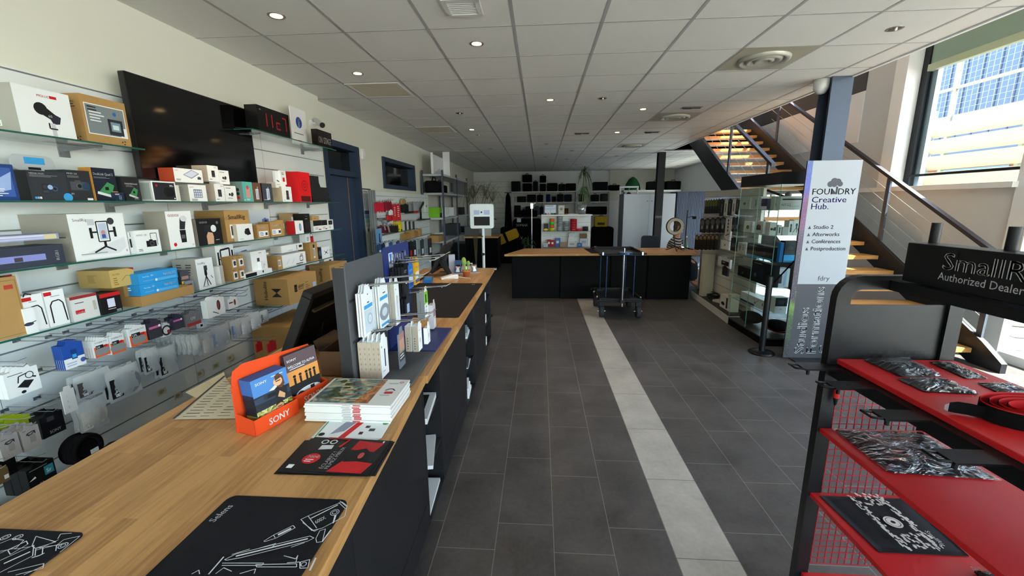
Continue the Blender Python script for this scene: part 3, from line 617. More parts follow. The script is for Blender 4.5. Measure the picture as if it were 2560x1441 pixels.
W_('panel_light_box', 'white carton with a twelve-cell light panel picture', 469, 513, 461, S2, -2.23, .1, 'w', [('t', .08, .82, .1, 'amaran', 'r', 1), ('I', 'panel', .5, .46, .8), ('f', .1, .12, .4, 2, .07, 'k')], [('f', .2, .8, .5, 5, .1, 'g')], '#a9a49a')
W_('spare_light_box', 'grey-sided white box tucked left of the twelve-cell light panel carton', 436, 446, 463, S2, -2.23, .1, '#d8d6d0', (), (), '#b5b0a6')
MC = [('t', .62, .86, .09, 'RODE', 'r', 1), ('I', 'cube', .5, .5, .55), ('f', .1, .12, .3, 1, .07, 'k')]
PD = [('f', .1, .84, .7, 1, .07, 'k'), ('I', 'pads', .5, .45, .55), ('f', .2, .2, .5, 1, .07, 'k')]
W_('mic_kit_box', 'white microphone kit box on top of its stack in front of the screen', 516, 543, 413, S2 + .135, -2.24, .12, 'w', MC, [('f', .2, .7, .5, 3, .1, 'g')], '#c9b3a2')
W_('mic_kit_box', 'lower white microphone kit box under its twin', 534, 558, 460, S2, -2.23, .12, 'w', MC, [('f', .2, .7, .5, 3, .1, 'g')], '#b9a596')
W_('camera_kit_box', 'small white camera kit box, upper of two beside the microphone kits', 545, 570, 425, S2 + .122, -2.26, .08, 'w', PD)
W_('camera_kit_box', 'small white camera kit box, lower of two beside the teal box', 560, 588, 464, S2, -2.25, .08, 'w', PD)
W_('teal_tumbler_box', 'teal hanging box with a pink bottle picture', 604, 628, 454, S2, -2.22, .1, '#58b3ab', [('r', .3, .2, .4, .5, '#d88e8a'), ('e', .5, .72, .1, .1, '#b8505c'), ('f', .3, .12, .4, 2, .05, 'w'), ('r', .05, .06, .1, .05, 'w')], [('d', .6, .6, .08, 'k'), ('d', .6, .4, .08, 'k'), ('d', .6, .2, .08, 'r')], '#6f8580')
W_('brown_phone_box', 'slim brown box with a phone holder picture', 629, 650, 457, S2, -2.22, .06, '#6a4a3a', [('I', 'phone', .5, .4, .6, 'w'), ('l', [(.4, .2), (.6, .8)], .03, 'w')], (), '#c99a78')
W_('slate_phone_box', 'slim slate grey box with a phone holder picture', 653, 678, 458, S2, -2.22, .06, '#3d4450', [('I', 'phone', .55, .42, .65, 'w'), ('l', [(.4, .2), (.6, .8)], .03, 'w'), ('f', .1, .1, .5, 1, .05, 'w')], (), '#15161a')
W_('mini_cam_box', 'white box with a stacked camera picture left of the red box', 703, 727, 466, S2, -2.22, .1, 'w', [('I', 'cube', .55, .55, .55), ('r', .4, .15, .3, .18, 'd'), ('f', .1, .1, .2, 1, .05, 'k')], (), '#b7a78e')
W_('slim_white_box', 'long slim white box lying on top of small cartons left of the red box', 688, 713, 455, S2 + .119, -2.24, .08, 'w', [('f', .1, .5, .4, 1, .2, 'g')], (), '#cfcac2')
W_('cable_pack', 'small white hanging pack with a black cable, on top left of the red box', 700, 713, 426, S2 + .15, -2.25, .02, 'w', [('r', .3, .2, .4, .3, 'r'), ('f', .2, .8, .5, 2, .1, 'k')])
W_('pocket_pack', 'small white hanging pack with a black plug picture, above the slim white box', 686, 700, 427, S2 + .15, -2.27, .02, 'w', [('l', [(.2, .3), (.6, .2), (.8, .5)], .08, 'k')])
rb = W_('red_box', 'bright red carton with a circle logo', 743, 772, 429, S2, -2.22, .19, '#d5141c', [('o', .5, .55, .18, .03, 'm'), ('o', .5, .55, .08, .03, 'm'), ('r', .1, .02, .8, .18, '#4a0a0c')], [], '#e0181f')
for i, (a0, a1, yt, lb) in enumerate(((772, 805, 437, 'black plastic pouch leaning right of the red box, back one'), (783, 828, 466, 'crinkled black plastic pouch at the right end of the second shelf'))):
    A = PX(a0, yt, -2.26 + i * .05); B = PX(a1, yt, -2.26 + i * .05); hh = A.z - S2; wv = B.y - A.y; m = MB(); P = []
    for j in range(9):
        P.append([(-wv / 2 + wv * q / 8 + .02 * (j / 8 - 1) * -1 * 0, .015 + .03 * j / 8 + .004 * math.sin(q * 2 + j * 1.7), hh * j / 8) for q in range(9)])
    m.sheet(P, mat('#17181a', 0.18, spec=0.7, bump=0.8, scale=35), 0); m.sheet([[(x, y + .008, z) for x, y, z in r] for r in P][::-1], mat('#17181a', 0.18, spec=0.7, bump=0.8, scale=35))
    tag(m.obj('black_pouch', loc=(-2.26 + i * .05, (A.y + B.y) / 2, S2), rz=HP), lb, 'pouch')
# ---- high shelf: clock, sign
clk = thing('digital_clock', 'black digital clock reading 11:27 in red digits on the high glass shelf', 'clock', (-2.25, 3.48, ST + .0008))
m = MB(); m.box(-.2, -.05, 0, .22, .05, .19, mat('#0c0a0b', 0.25)); m.obj('casing', clk, rz=HP)
m = MB(); LED = mat('#8a1018', 0.4, emit=0.12); m.face((-.2, -.0502, 0), (1, 0, 0), (0, 0, 1), .42, .19)
def seg(m, x, y, s, d):
    S = {'1': 'bc', '2': 'abged', '7': 'abc', 'c': 'ged'}[d]; q = .011
    G = {'a': (0, 2, 1, 2), 'b': (1, 1, 1, 2), 'c': (1, 0, 1, 1), 'd': (0, 0, 1, 0), 'e': (0, 0, 0, 1), 'f': (0, 1, 0, 2), 'g': (0, 1, 1, 1)}
    for c_ in S: a, b_, c2, d2 = G[c_]; m.line([(x + a * s, y + b_ * s), (x + c2 * s, y + d2 * s)], q, LED)
for x, d in ((.06, '1'), (.13, '1'), (.235, 'c'), (.32, '7')):
    m = MB(); m.face((-.2, -.0502, 0), (1, 0, 0), (0, 0, 1), .42, .19); seg(m, x, .045, .05, d); m.obj('digit', clk, rz=HP)
m = MB(); m.face((-.2, -.0502, 0), (1, 0, 0), (0, 0, 1), .42, .19); m.text(.03, .158, .012, '@ n', WHITE); m.obj('small_print', clk, rz=HP)
m = MB(); a = PX(645, 345, -2.46); m.tube([(y - 3.48, -2.25 - x, z - ST) for x, y, z in ((-2.32, 3.3, ST + .02), (-2.36, 3.19, ST + .01), (-2.462, 3.19, 2.2), (-2.463, 3.4, 2.15), (-2.463, 3.44, 2.1), (-2.463, 3.42, 1.98), (-2.463, 3.37, 1.94), (-2.463, 3.2, 1.9))], .0025, BLACKPL); m.obj('cord', clk, rz=HP)
fb = thing('logo_sign', 'white upright sign with a blue round f logo behind the digital clock', 'sign', (-2.36, 4.13, ST))
m = MB(); m.box(-.13, -.006, 0, .13, .006, .34, WHITE); m.face((-.13, -.006, 0), (1, 0, 0), (0, 0, 1), .26, .34); m.disc(.125, .21, .052, mat('#2b4a9a')); m.text(.108, .165, .125, 'f', WHITE, True); m.text(.03, .1, .018, 'facebook.com/shop', mat('#555'), fit=.2) if 0 else m.fine(.03, .1, .2, 1, .02, mat('#6a6a70')); m.rect(.08, .03, .07, .014, RED); m.obj('board', fb, rz=HP)
st = thing('stage_sign', 'black light-box sign with white STAGE letters at the end of the high shelf', 'sign', (-2.24, 4.32, ST))
m = MB(); m.box(-.14, -.03, 0, .15, .03, .16, mat('#120d0d', 0.2)); m.obj('casing', st, rz=HP)
m = MB(); m.face((-.14, -.0302, 0), (1, 0, 0), (0, 0, 1), .29, .16); m.text(.02, .035, .09, 'ON', mat('#b9b5b0'), True, fit=.075); m.text(.118, .035, .09, 'STAGE', WHITE, True, fit=.155); m.obj('lettering', st, rz=HP)
cc = thing('security_camera', 'white bullet security camera on the left wall above the blue door frame', 'camera', (-2.5, 4.62, 2.6))
A = PX(808, 303, -2.4)
m = MB(); m.cyl((0, 0, 0), (.012, 0, 0), .035, WHITE); m.cyl((.012, 0, 0), (.06, .0, .0), .012, WHITE); m.obj('bracket', cc)
m = MB(); m.cyl((.03, .05, .035), (.15, -.05, -.03), .032, mat('#c7c9c8', .4), 16); m.obj('body', cc)
m = MB(); m.cyl((.15, -.05, -.03), (.156, -.055, -.0335), .028, BLACKPL, 16); m.obj('lens', cc)
# ---- third shelf
W_('tube_light_box', 'lavender and cream tube light box lying on the dark one at far left', -260, 145, 583, S3 + .115, -2.22, .12, '#9a9ec8', [('r', 0, .55, .9, .35, '#d8d6ea'), ('r', 0, .15, .9, .3, '#c4c6ea'), ('r', .88, .1, .1, .8, '#d9cfa0')])
W_('tube_light_box', 'dark RGB1 tube light box at the far left of the third shelf', -260, 155, 610, S3, -2.22, .14, '#3a3f4e', [('r', .1, .3, .75, .3, '#8a8fd2'), ('r', .62, .32, .06, .2, '#4a4048'), ('T', .955, .2, .22, 'RGB1', 'w')])
W_('phone_rig_box', 'largest white carton on the third shelf, printed with a phone rig on a tripod', 165, 306, 536, S3, -2.225, .25, 'w', [('t', .07, .84, .085, 'SmallRig', 'd', 0), ('p', [(.1, .1), (.95, .45), (.95, .2), (.8, .08)], '#dcdfe4'), ('I', 'rig', .56, .52, .72), ('t', .93, .1, .1, 's', 'r', 1), ('f', .1, .12, .5, 1, .04, 'g')], [('f', .55, .5, .35, 1, .05, 'd')], '#98938a')
W_('dark_lens_box', 'small black and white box peeking out behind the silver camera carton', 318, 334, 582, S3, -2.25, .08, '#e0e1e2', [('r', .1, .3, .9, .4, 'k'), ('r', .3, .8, .5, .2, 'k')])
W_('compact_camera_box', 'white carton with a compact camera picture', 334, 396, 578, S3, -2.225, .06, 'w', [('t', .06, .76, .1, 'NITRO 12K', 'd', 0), ('l', [(.62, .55), (.62, .85), (.88, .85), (.88, .3)], .025, 'k'), ('I', 'cam', .62, .4, .5), ('f', .06, .16, .2, 2, .06, 'k')])
W_('flash_box', 'white carton with a round head flash picture', 411, 475, 529, S3, -2.22, .14, 'w', [('t', .08, .86, .09, 'GODOX', 'r', 1), ('I', 'flash', .58, .48, .72), ('d', .2, .12, .05, 'r'), ('t', .88, .05, .07, 'V1', 'd')], [], '#9c978c')
W_('black_flash_box', 'black carton with a hand holding a flash head', 488, 550, 549, S3, -2.225, .1, '#17171c', [('t', .12, .84, .1, 'GODOX', 'w', 1), ('p', [(.35, .02), (.34, .35), (.42, .5), (.6, .45), (.63, .3), (.6, .02)], 's'), ('r', .3, .5, .35, .26, '#24252c'), ('d', .66, .62, .14, '#e6e8ec'), ('d', .84, .84, .06, '#6a6c70'), ('f', .7, .16, .24, 1, .04, 'w')], [], '#8d857c')
W_('kraft_brand_carton', 'tall kraft carton with big black lettering on the third shelf', 558, 620, 527, S3, -2.25, .22, KRAFT, [('t', .14, .72, .2, 'SmallRig', 'k', 1, .68), ('r', .16, .1, .6, .45, 'w'), ('r', .2, .2, .12, .3, 'd')], [], KRAFT2)
W_('pro_kit_box', 'pale carton with a violet camera kit picture at the back of the third shelf', 622, 672, 526, S3, -2.42, .05, '#d3d9e2', [('t', .06, .4, .12, 'Pro Kit', 'g', 0), ('I', 'cam', .75, .55, .4, '#6f76c4'), ('I', 'blob', .75, .3, .3, '#8a8fd4')])
W_('monitor_mount_box', 'white carton with a black bracket picture in front of the tall kraft carton', 590, 630, 562, S3, -2.215, .03, 'w', [('p', [(.5, .7), (.75, .75), (.85, .35), (.6, .3)], 'k'), ('d', .55, .5, .14, '#2a2b34'), ('f', .1, .1, .3, 1, .05, 'g')], [], '#c0b6aa')
W_('kraft_small_carton', 'small kraft carton with white label, left of the angled kraft carton', 641, 671, 563, S3, -2.22, .08, KRAFT, [('t', .15, .72, .2, 'SmallRig', 'w', 1, .6), ('r', .12, .12, .76, .4, 'w'), ('r', .65, .2, .18, .2, 'n'), ('f', .2, .4, .3, 3, .1, 'b')], [], KRAFT2)
W_('kraft_medium_carton', 'medium kraft carton with white label in the middle of the kraft group', 674, 706, 556, S3, -2.22, .1, KRAFT, [('t', .1, .7, .2, 'SmallRig', 'w', 1, .7), ('r', .1, .14, .7, .36, 'w'), ('r', .6, .22, .18, .18, 'n'), ('f', .15, .38, .3, 3, .08, 'b')], [], KRAFT2)
W_('kraft_angled_carton', 'kraft carton turned cornerwise at the right of the kraft group', 694, 718, 551, S3, -2.26, .07, KRAFT, [('r', .2, .45, .5, .3, 'w'), ('l', [(.25, .5), (.6, .68)], .05, 'k')], rz=.5)
W_('kraft_long_carton', 'kraft carton standing behind the white box with the red side', 722, 746, 533, S3, -2.34, .1, '#a98c66', [('r', .2, .5, .2, .3, 'w'), ('r', .55, .5, .2, .3, 'w')])
W_('red_side_box', 'white box with red left side and a blue oval picture', 736, 757, 553, S3, -2.215, .08, 'w', [('e', .6, .5, .16, .3, '#5a68a8'), ('e', .6, .5, .08, .2, 'i'), ('t', .5, .85, .1, 'o', 'r')], [], '#b01a20')
W_('black_square_box', 'tall black box with a faint lens picture near the right end of the third shelf', 758, 773, 535, S3, -2.23, .1, '#141416', [('d', .5, .4, .2, '#26262a'), ('f', .3, .85, .5, 1, .05, 'g'), ('f', .2, .72, .5, 1, .04, 'w')], [], '#0c0c0e')
W_('kraft_lid_carton', 'flat kraft box lying on black boxes near the right end of the third shelf', 780, 797, 541, S3 + .105, -2.24, .12, KRAFT, [('f', .3, .4, .3, 1, .3, 'd')])
for i, (a0, a1, yt, lb) in enumerate(((782, 803, 552, 'black-topped small white box, left of two under the flat kraft box'), (803, 817, 551, 'black-topped small white box, right of two beside the earphone box'))):
    W_('small_optics_box', lb, a0, a1, yt, S3, -2.22, .1, 'w', [('r', 0, .5, 1, .5, 'k'), ('f', .2, .3, .5, 2, .12, 'g'), ('r', .6, .1, .3, .1, 'r')], [], '#c9c4be')
W_('earphone_box', 'small white box with a black lens picture at the right end of the third shelf', 818, 832, 550, S3, -2.22, .06, 'w', [('r', .15, .5, .7, .42, 'k'), ('d', .5, .7, .13, 'd'), ('f', .2, .3, .5, 2, .1, 'g')])
# ---- fourth shelf
W_('kraft_big_carton', 'big plain kraft carton at the left edge of the fourth shelf', -150, 38, 690, S4, -2.215, .1, KRAFT, [('l', [(.1, .04), (.97, .04), (.97, .94), (.1, .94)], .006, '#6b4f2c'), ('r', .78, .8, .14, .07, '#b5422e')])
W_('white_cable_box', 'white carton with red tab standing behind the big kraft carton', -60, 42, 680, S4, -2.36, .06, 'w', [('r', .6, .93, .25, .04, 'r'), ('f', .5, .88, .45, 1, .03, 'g')])
W_('lightning_cable_box', 'white cable box with red tab and black cable arch, nearer one', 51, 105, 742, S4, -2.225, .05, 'w', [('r', 0, .84, .45, .1, 'r'), ('f', .3, .8, .6, 1, .04, 'g'), ('I', 'arc', .55, .42, .6), ('l', [(.1, .97), (.2, 1.06), (.5, 1.0)], .03, 'k')])
W_('lightning_cable_box', 'white cable box with red tab and black cable arch, farther one', 106, 158, 730, S4, -2.225, .05, 'w', [('r', 0, .86, .38, .1, 'r'), ('f', .3, .82, .6, 1, .04, 'g'), ('I', 'arc', .55, .42, .65)])
W_('adapter_cable_box', 'smallest white cable box with a dark connector, right of the big kraft carton', 56, 85, 774, S4, -2.207, .014, 'w', [('e', .25, .38, .16, .07, '#3a3a5a'), ('l', [(.3, .4), (.95, .46)], .03, 'k')])
W_('light_kit_box', 'silver and white low box with red top band', 172, 242, 745, S4, -2.215, .1, '#d8d8d6', [('r', 0, .88, 1, .12, '#9a2a30'), ('r', .12, .28, .34, .15, 'r'), ('t', .15, .3, .1, 'Cardlite', 'w', 1), ('f', .15, .7, .4, 1, .08, 'd'), ('r', .8, .3, .12, .4, '#b9b4a8')], [], '#b9b9ba')
W_('pocket_light_box', 'black cube box with red top edge and a white light square', 247, 300, 738, S4, -2.205, .1, '#17171b', [('r', 0, .82, 1, .18, 'r'), ('r', .32, .3, .36, .42, '#d9dcf2'), ('f', .3, .2, .4, 1, .06, 'w'), ('f', .7, .1, .25, 2, .06, 'w')], [], '#0b0b0d')
W_('kraft_flat_carton', 'long flat kraft carton under the two blue light boxes', 352, 488, 748, S4, -2.17, .3, KRAFT, [], [], KRAFT2, h=.055)
W_('kraft_block_carton', 'plain kraft block carton under the yellowish carton', 308, 330, 718, S4 + .0555, -2.25, .14, KRAFT2, (), (), KRAFT2, h=.065)
W_('yellowish_carton', 'yellowish kraft carton with a red corner and line drawing, on top of the pile', 271, 334, 678, S4 + .121, -2.225, .18, '#c5a866', [('t', .1, .68, .16, 'ALMM', '#8a6a2a', 0), ('f', .12, .5, .2, 4, .12, '#8a6a2a'), ('p', [(.75, 1), (1, 1), (1, .86)], '#a02a24'), ('l', [(.45, .35), (.65, .6), (.95, .5)], .03, '#8a6a2a')], [('f', .3, .7, .3, 6, .08, '#8a6a2a')], '#b0935a')
NL = [('t', .62, .5, .36, 'NANLITE', 'w', 1, .34), ('t', .1, .6, .16, 'PavoTube', 'w', 0), ('r', .3, .62, .06, .14, 'i'), ('f', .1, .25, .3, 1, .1, 'i'), ('r', .4, .1, .55, .24, '#5ab0e8'), ('d', .42, .22, .12, 'w')]
W_('blue_tube_box', 'upper of two sky blue tube light boxes', 346, 446, 699, S4 + .117, -2.18, .12, '#2c9ae0', NL, [('f', .4, .7, .2, 2, .2, 'w')], '#2585c4', h=.06)
W_('blue_tube_box', 'lower of two sky blue tube light boxes', 350, 449, 725, S4 + .0555, -2.18, .12, '#2c9ae0', NL, [('f', .4, .7, .2, 2, .2, 'w')], '#2585c4', h=.0605)
W_('slate_accessory_box', 'dark slate box with a pink label right of the blue light boxes', 449, 471, 680, S4 + .055, -2.25, .1, '#4c5058', [('r', .1, .35, .8, .25, '#b58a86'), ('r', .05, .02, .3, .2, 'y')], [], '#3d4047')
W_('slate_tray_box', 'grey flat box under the dark slate one, left of the tripod carton', 462, 484, 705, S4, -2.24, .1, '#8b9098', [('f', .2, .6, .6, 2, .3, 'd')])
W_('tripod_kit_box', 'white carton with a phone tripod picture on the fourth shelf', 487, 530, 650, S4, -2.22, .16, 'w', [('t', .1, .82, .09, 'SmallRig', 'd', 0), ('I', 'trip', .5, .36, .55), ('r', .42, .6, .2, .16, 'd'), ('l', [(.78, .4), (.88, .3)], .02, 'k'), ('f', .2, .06, .5, 1, .03, 'd')], [('f', .15, .8, .25, 5, .08, 'd'), ('f', .55, .8, .25, 5, .08, 'd')], '#a9a59e')
W_('open_flap_carton', 'open-flapped white carton behind the tripod kit carton', 455, 480, 648, S4, -2.38, .05, '#a8a8a2', [('f', .3, .8, .3, 5, .08, 'd')])
W_('monitor_cage_box', 'white carton with a handled frame picture', 536, 582, 614, S4, -2.3, .1, 'w', [('l', [(.25, .55), (.25, .85), (.75, .88), (.75, .58), (.25, .55)], .05, 'k'), ('l', [(.12, .4), (.12, .8)], .06, 'k'), ('l', [(.9, .42), (.9, .82)], .06, 'k'), ('l', [(.12, .6), (.9, .65)], .03, 'k')], [], '#c7c5c0')
W_('monitor_arm_box', 'white carton with a small frame picture behind the kraft quartet', 584, 628, 620, S4 + .0, -2.38, .08, '#e2e4e8', [('l', [(.35, .6), (.38, .82), (.7, .85), (.72, .65), (.35, .6)], .04, '#55567a'), ('l', [(.25, .5), (.85, .8)], .03, '#777')])
W_('foil_pack', 'white crumpled paper pack left of the kraft quartet', 540, 560, 668, S4, -2.24, .06, '#d9d9d6', [('f', .2, .8, .6, 5, .12, 'f')], rz=.4)
for i, (a0, a1, yt, z0, lb) in enumerate(((578, 593, 656, .088, 'upper left of four small kraft cartons with white labels'), (593, 611, 653, .088, 'upper right of four small kraft cartons with white labels'), (580, 596, 682, 0, 'lower left of four small kraft cartons with white labels'), (596, 613, 680, 0, 'lower right of four small kraft cartons with white labels'))):
    W_('kraft_cube_carton', lb, a0, a1, yt, S4 + z0, -2.22, .075, KRAFT, [('r', .2, .12, .62, .62, 'w'), ('I', 'lens', .55, .45, .42), ('f', .1, .88, .5, 1, .08, 'k')], [], KRAFT2, group='four small kraft cartons', h=.087)
W_('remote_box', 'white carton with a black remote picture', 625, 665, 631, S4, -2.24, .1, 'w', [('r', .36, .2, .16, .5, '#33364a'), ('f', .5, .9, .3, 1, .05, 'r')], [], '#cfccc8')
W_('kraft_top_carton', 'small kraft carton behind the remote box', 652, 673, 632, S4 + .12, -2.33, .08, KRAFT, [('r', .5, .2, .4, .5, 'w')])
W_('white_flat_box', 'flat white box with a black strip below the remote box', 612, 680, 674, S4, -2.205, .05, 'w', [('r', 0, .1, .4, .8, 'k'), ('r', .62, .4, .05, .5, 'k')], h=.035)
W_('gimbal_clip_box', 'small white box with a clip picture beside the remote box', 652, 666, 655, S4 + .036, -2.207, .03, 'w', [('l', [(.4, .2), (.5, .7), (.7, .5)], .06, 'g')])
W_('arched_kraft_carton', 'kraft carton with a barcode label left of the long white crane box', 692, 704, 643, S4, -2.22, .14, KRAFT, [('bar', .15, .25, .55, .5)], [], KRAFT2)
W_('crane_box', 'long white box with a black camera handle picture', 704, 764, 640, S4, -2.24, .1, 'w', [('I', 'cage', .8, .48, .7), ('l', [(.15, .2), (.3, .6)], .03, 'i'), ('l', [(.4, .2), (.5, .6)], .03, 'i'), ('r', .55, .04, .3, .07, 'k')], [], '#c5c2bc')
W_('slim_crane_box', 'slim long white box lying on the box with the black camera handle', 702, 757, 616, S4 + .127, -2.25, .1, 'w', [('I', 'trip', .7, .5, .7), ('r', .8, .4, .15, .35, 'k'), ('f', .3, .2, .2, 1, .08, 'd')], [], '#c9c6c0')
W_('tall_kraft_carton', 'tall kraft carton with a barcode strip near the right end of the fourth shelf', 773, 792, 609, S4, -2.23, .12, KRAFT, [('bar', .4, .15, .25, .6), ('r', .42, .7, .2, .2, 'k')], [], KRAFT2)
W_('red_cable_box', 'white box with red side strip standing on the tall kraft carton', 762, 782, 583, S4 + .142, -2.3, .06, 'w', [('r', .6, 0, .4, .7, 'r'), ('o', .75, .75, .18, .05, 'k'), ('f', .15, .6, .3, 3, .1, 'd')])
W_('lens_ad_box', 'small dark blue box with a lens picture beside the tall kraft carton', 794, 803, 620, S4, -2.23, .06, '#14161e', [('d', .5, .5, .25, '#3a4a6a')])
W_('clip_camera_box', 'white box with a clip camera picture at the right end of the fourth shelf', 805, 823, 619, S4, -2.22, .06, 'w', [('I', 'drone', .5, .5, .8, '#4a4c54')])
# ---- low shelf
W_('kraft_avant_carton', 'largest kraft carton, printed AVANT, on the low shelf behind the monitor', 717, 791, 699, S5, -2.13, .3, KRAFT, [('r', .2, .42, .09, .28, 'k'), ('t', .215, .47, .2, 'D', '#b08a58', 1), ('t', .33, .52, .19, 'AVANT', 'k', 1, .2), ('f', .33, .47, .2, 1, .05, 'k'), ('f', .58, .66, .12, 1, .04, 'k'), ('f', .58, .55, .16, 3, .07, '#7a5a30'), ('r', .84, .4, .12, .18, 'i')], [('p', [(.5, .32), (.65, .48), (.5, .64), (.8, .64), (.66, .48), (.8, .32)], 'k'), ('T', .38, .2, .2, 'Hobolite', 'k')], KRAFT2)
W_('kraft_crane_carton', 'big kraft carton with a line drawing, right of the largest one on the low shelf', 823, 868, 665, S5, -2.2, .22, KRAFT, [('t', .05, .08, .14, 'DNG7', 'k', 0), ('l', [(.5, .3), (.55, .8), (.8, .75), (.75, .4), (.5, .3)], .025, 'k'), ('t', .1, .82, .09, 'SmallRig', 'k')], [('T', .6, .2, .2, 'SmallRig', 'k')], KRAFT2)
W_('small_red_kraft_box', 'small kraft box with a red end behind the low shelf cartons', 776, 792, 664, S5, -2.42, .05, '#b79468', [('r', .5, .1, .2, .8, 'k')], [], '#8a3a34')
W_('white_low_box', 'white box at the right end of the low shelf behind the kraft cartons', 810, 830, 650, S5, -2.42, .06, 'w', [('r', .6, .8, .3, .14, 'k')], [], '#8b8d92')
# ================================================================ left wall: display hooks and hanging packs below the shelves
WIRE = mat('#a9adb2', 0.25, 0.9)
def hook_mesh(L, rx=0):
    m = MB(); m.box(-.015, -.003, -.008, .015, 0, .008, mat('#70747a', .4, .6))
    m.tube([(-.008, 0, 0), (-.008, -L + .02, .006), (-.008, -L, .02)], .0022, WIRE, 5)
    m.tube([(.008, 0, .014), (.008, -L * .8, .022), (0.008, -L * .95, .04)], .0016, WIRE, 5)
    return m
_hk = {}
def hook(x, y, z, L, lb, grp, rz=HP):
    k = round(L, 2)
    if k not in _hk: o = hook_mesh(L).obj('display_hook'); _hk[k] = o.data
    else: o = bpy.data.objects.new('display_hook', _hk[k]); COL.objects.link(o)
    o.location = (x, y, z); o.rotation_euler = (0, 0, rz)
    return tag(o, lb, 'hook', grp)
WALLX = SX + 0.021
def pack_mesh(w, d, h, col, front=(), side=None, tab=True):
    m = MB(); m.box(-w / 2, -d, -h, w / 2, 0, 0, facemat(col))
    if tab: m.prism([(-w * .3, 0), (w * .3, 0), (w * .22, .018), (-w * .22, .018)], -d, -d + .0015, facemat(col), 'y')
    m.face((-w / 2, -d, -h), (1, 0, 0), (0, 0, 1), w, h); draw(m, front)
    if side: m.face((-w / 2, 0, -h), (0, -1, 0), (0, 0, 1), d, h); draw(m, side)
    return m
def pouch_mesh(w, h, dk=0.02, content='#7d828a', label='k', txt='', lpos=.05):
    """clear bag hanging from its top edge with a disc inside and a label card"""
    bag = MB(); P = []; n = 8
    for sgn in (-1, 1):
        P = [[(-w / 2 + w * i / n, sgn * -dk * .5 * math.sin(math.pi * i / n) * math.sin(math.pi * min(1, j / n * .92 + .04)) - .002 * sgn + .003 * math.sin(i * 2.1 + j * 1.3), -h + h * j / n) for i in range(n + 1)] for j in range(n + 1)]
        bag.sheet(P if sgn > 0 else P[::-1], PLASTIC)
    ins = MB(); r = min(w, h) * .36
    ins.cyl((w * .14, dk * .25, -h * .56), (w * .14, -dk * .25, -h * .56), r, mat(content, .5, var=.1, scale=20), 22)
    lab = MB(); lw = w * .34; lab.box(-w * (.5 - lpos), -dk * .3, -h * .88, -w * (.5 - lpos) + lw, -dk * .3 + .001, -h * .28, facemat(label))
    lab.face((-w * (.5 - lpos), -dk * .3, -h * .88), (1, 0, 0), (0, 0, 1), lw, h * .6)
    if txt: lab.text(lw * .3, h * .16, h * .12, txt, WHITE, True, fit=lw * .6)
    draw(lab, [('bar', .3, .06, .5, .14)])
    return bag, ins, lab
def span(xl, xr, yt, yb, xf):
    a = PX((xl + xr) / 2, yt, xf); b = PX((xl + xr) / 2, yb, xf); w = PX(xr, yt, xf).y - PX(xl, yt, xf).y
    return a.y, a.z, w, a.z - b.z
def hang(name, lb, xl, xr, yt, yb, xf, d, col, front=(), n=1, side=None, grp=None, cat='hanging pack', pitch=None, hk=True):
    y, z, w, h = span(xl, xr, yt, yb, xf); me = pack_mesh(w, d, h, col, front, side).obj(name, loc=(xf - d, y, z), rz=HP)
    tag(me, lb, cat)
    g = grp or 'packs behind the ' + brief(lb, 9)
    for i in range(1, n):
        c = me.copy(); COL.objects.link(c); c.location = (xf - d - i * (pitch or d + .002), y, z); c['label'] = 'pack hanging behind the ' + brief(lb, 12); c['group'] = g
    if hk: hook(WALLX, y, z + .012, xf - WALLX + .05, 'wire hook of the ' + hooklab(lb), None)
def bag(lb, xl, xr, yt, yb, xf, content='#7d828a', label='k', txt='', n=1, cat='hanging pack'):
    y, z, w, h = span(xl, xr, yt, yb, xf)
    t = thing('clear_pouch', lb, cat, (xf, y, z), HP)
    for nm, mb in zip(('bag', 'insert', 'label_card'), pouch_mesh(w, h, .03, content, label, txt)): mb.obj(nm, t)
    for i in range(1, n): copy_thing(t, (xf - .032 * i, y, z), HP, 'pouch hanging behind the ' + brief(lb, 12), 'pouches behind the ' + brief(lb, 9))
    hook(WALLX, y, z + .003, xf - WALLX + .04, 'wire hook of the ' + hooklab(lb), None)
UV = lambda s, c='o': [('r', 0, 0, 1, .62, c), ('e', .5, .3, .42, .26, 'g'), ('r', .12, .5, .5, .2, 'k'), ('t', .16, .53, .16, s, 'w', 1), ('r', .62, .5, .26, .14, 'r'), ('t', .1, .82, .12, 'STARBLITZ', 'd', 0, .8), ('r', 0, 0, 1, .1, c)]
hang('card_reader_box', 'white box with a card reader and cable picture at the far left', 4, 96, 925, 990, -2.2, .02, 'w', [('p', [(.3, .35), (.55, .55), (.82, .45), (.6, .2)], 'k'), ('o', .72, .7, .14, .03, 'k'), ('l', [(.35, .5), (.4, .75), (.65, .8)], .04, 'k'), ('l', [(.8, .6), (.9, .55)], .06, 'k'), ('f', .1, .86, .5, 1, .06, 'd'), ('e', .45, .1, .08, .06, 'k')], 6)
hang('memory_card_pack', 'blue and white memory card pack', 150, 206, 860, 922, -2.2, .008, '#2450a8', [('r', 0, 0, 1, .42, 'w'), ('r', .38, .35, .28, .4, '#123a7c'), ('r', .42, .4, .2, .15, '#3aa0e0'), ('d', .88, .22, .1, '#4a58a8'), ('f', .1, .2, .5, 2, .1, 'i')], 5)
hang('filter_pack', 'orange and white UV filter pack, left of two', 230, 270, 850, 893, -2.2, .012, 'w', UV('UV'), 5)
hang('filter_pack', 'orange and white UV filter pack, right of two', 271, 308, 838, 885, -2.2, .012, 'w', UV('UV'), 3)
hang('filter_pack', 'orange and white CPL filter pack', 319, 364, 818, 865, -2.2, .012, 'w', UV('CPL'), 4)
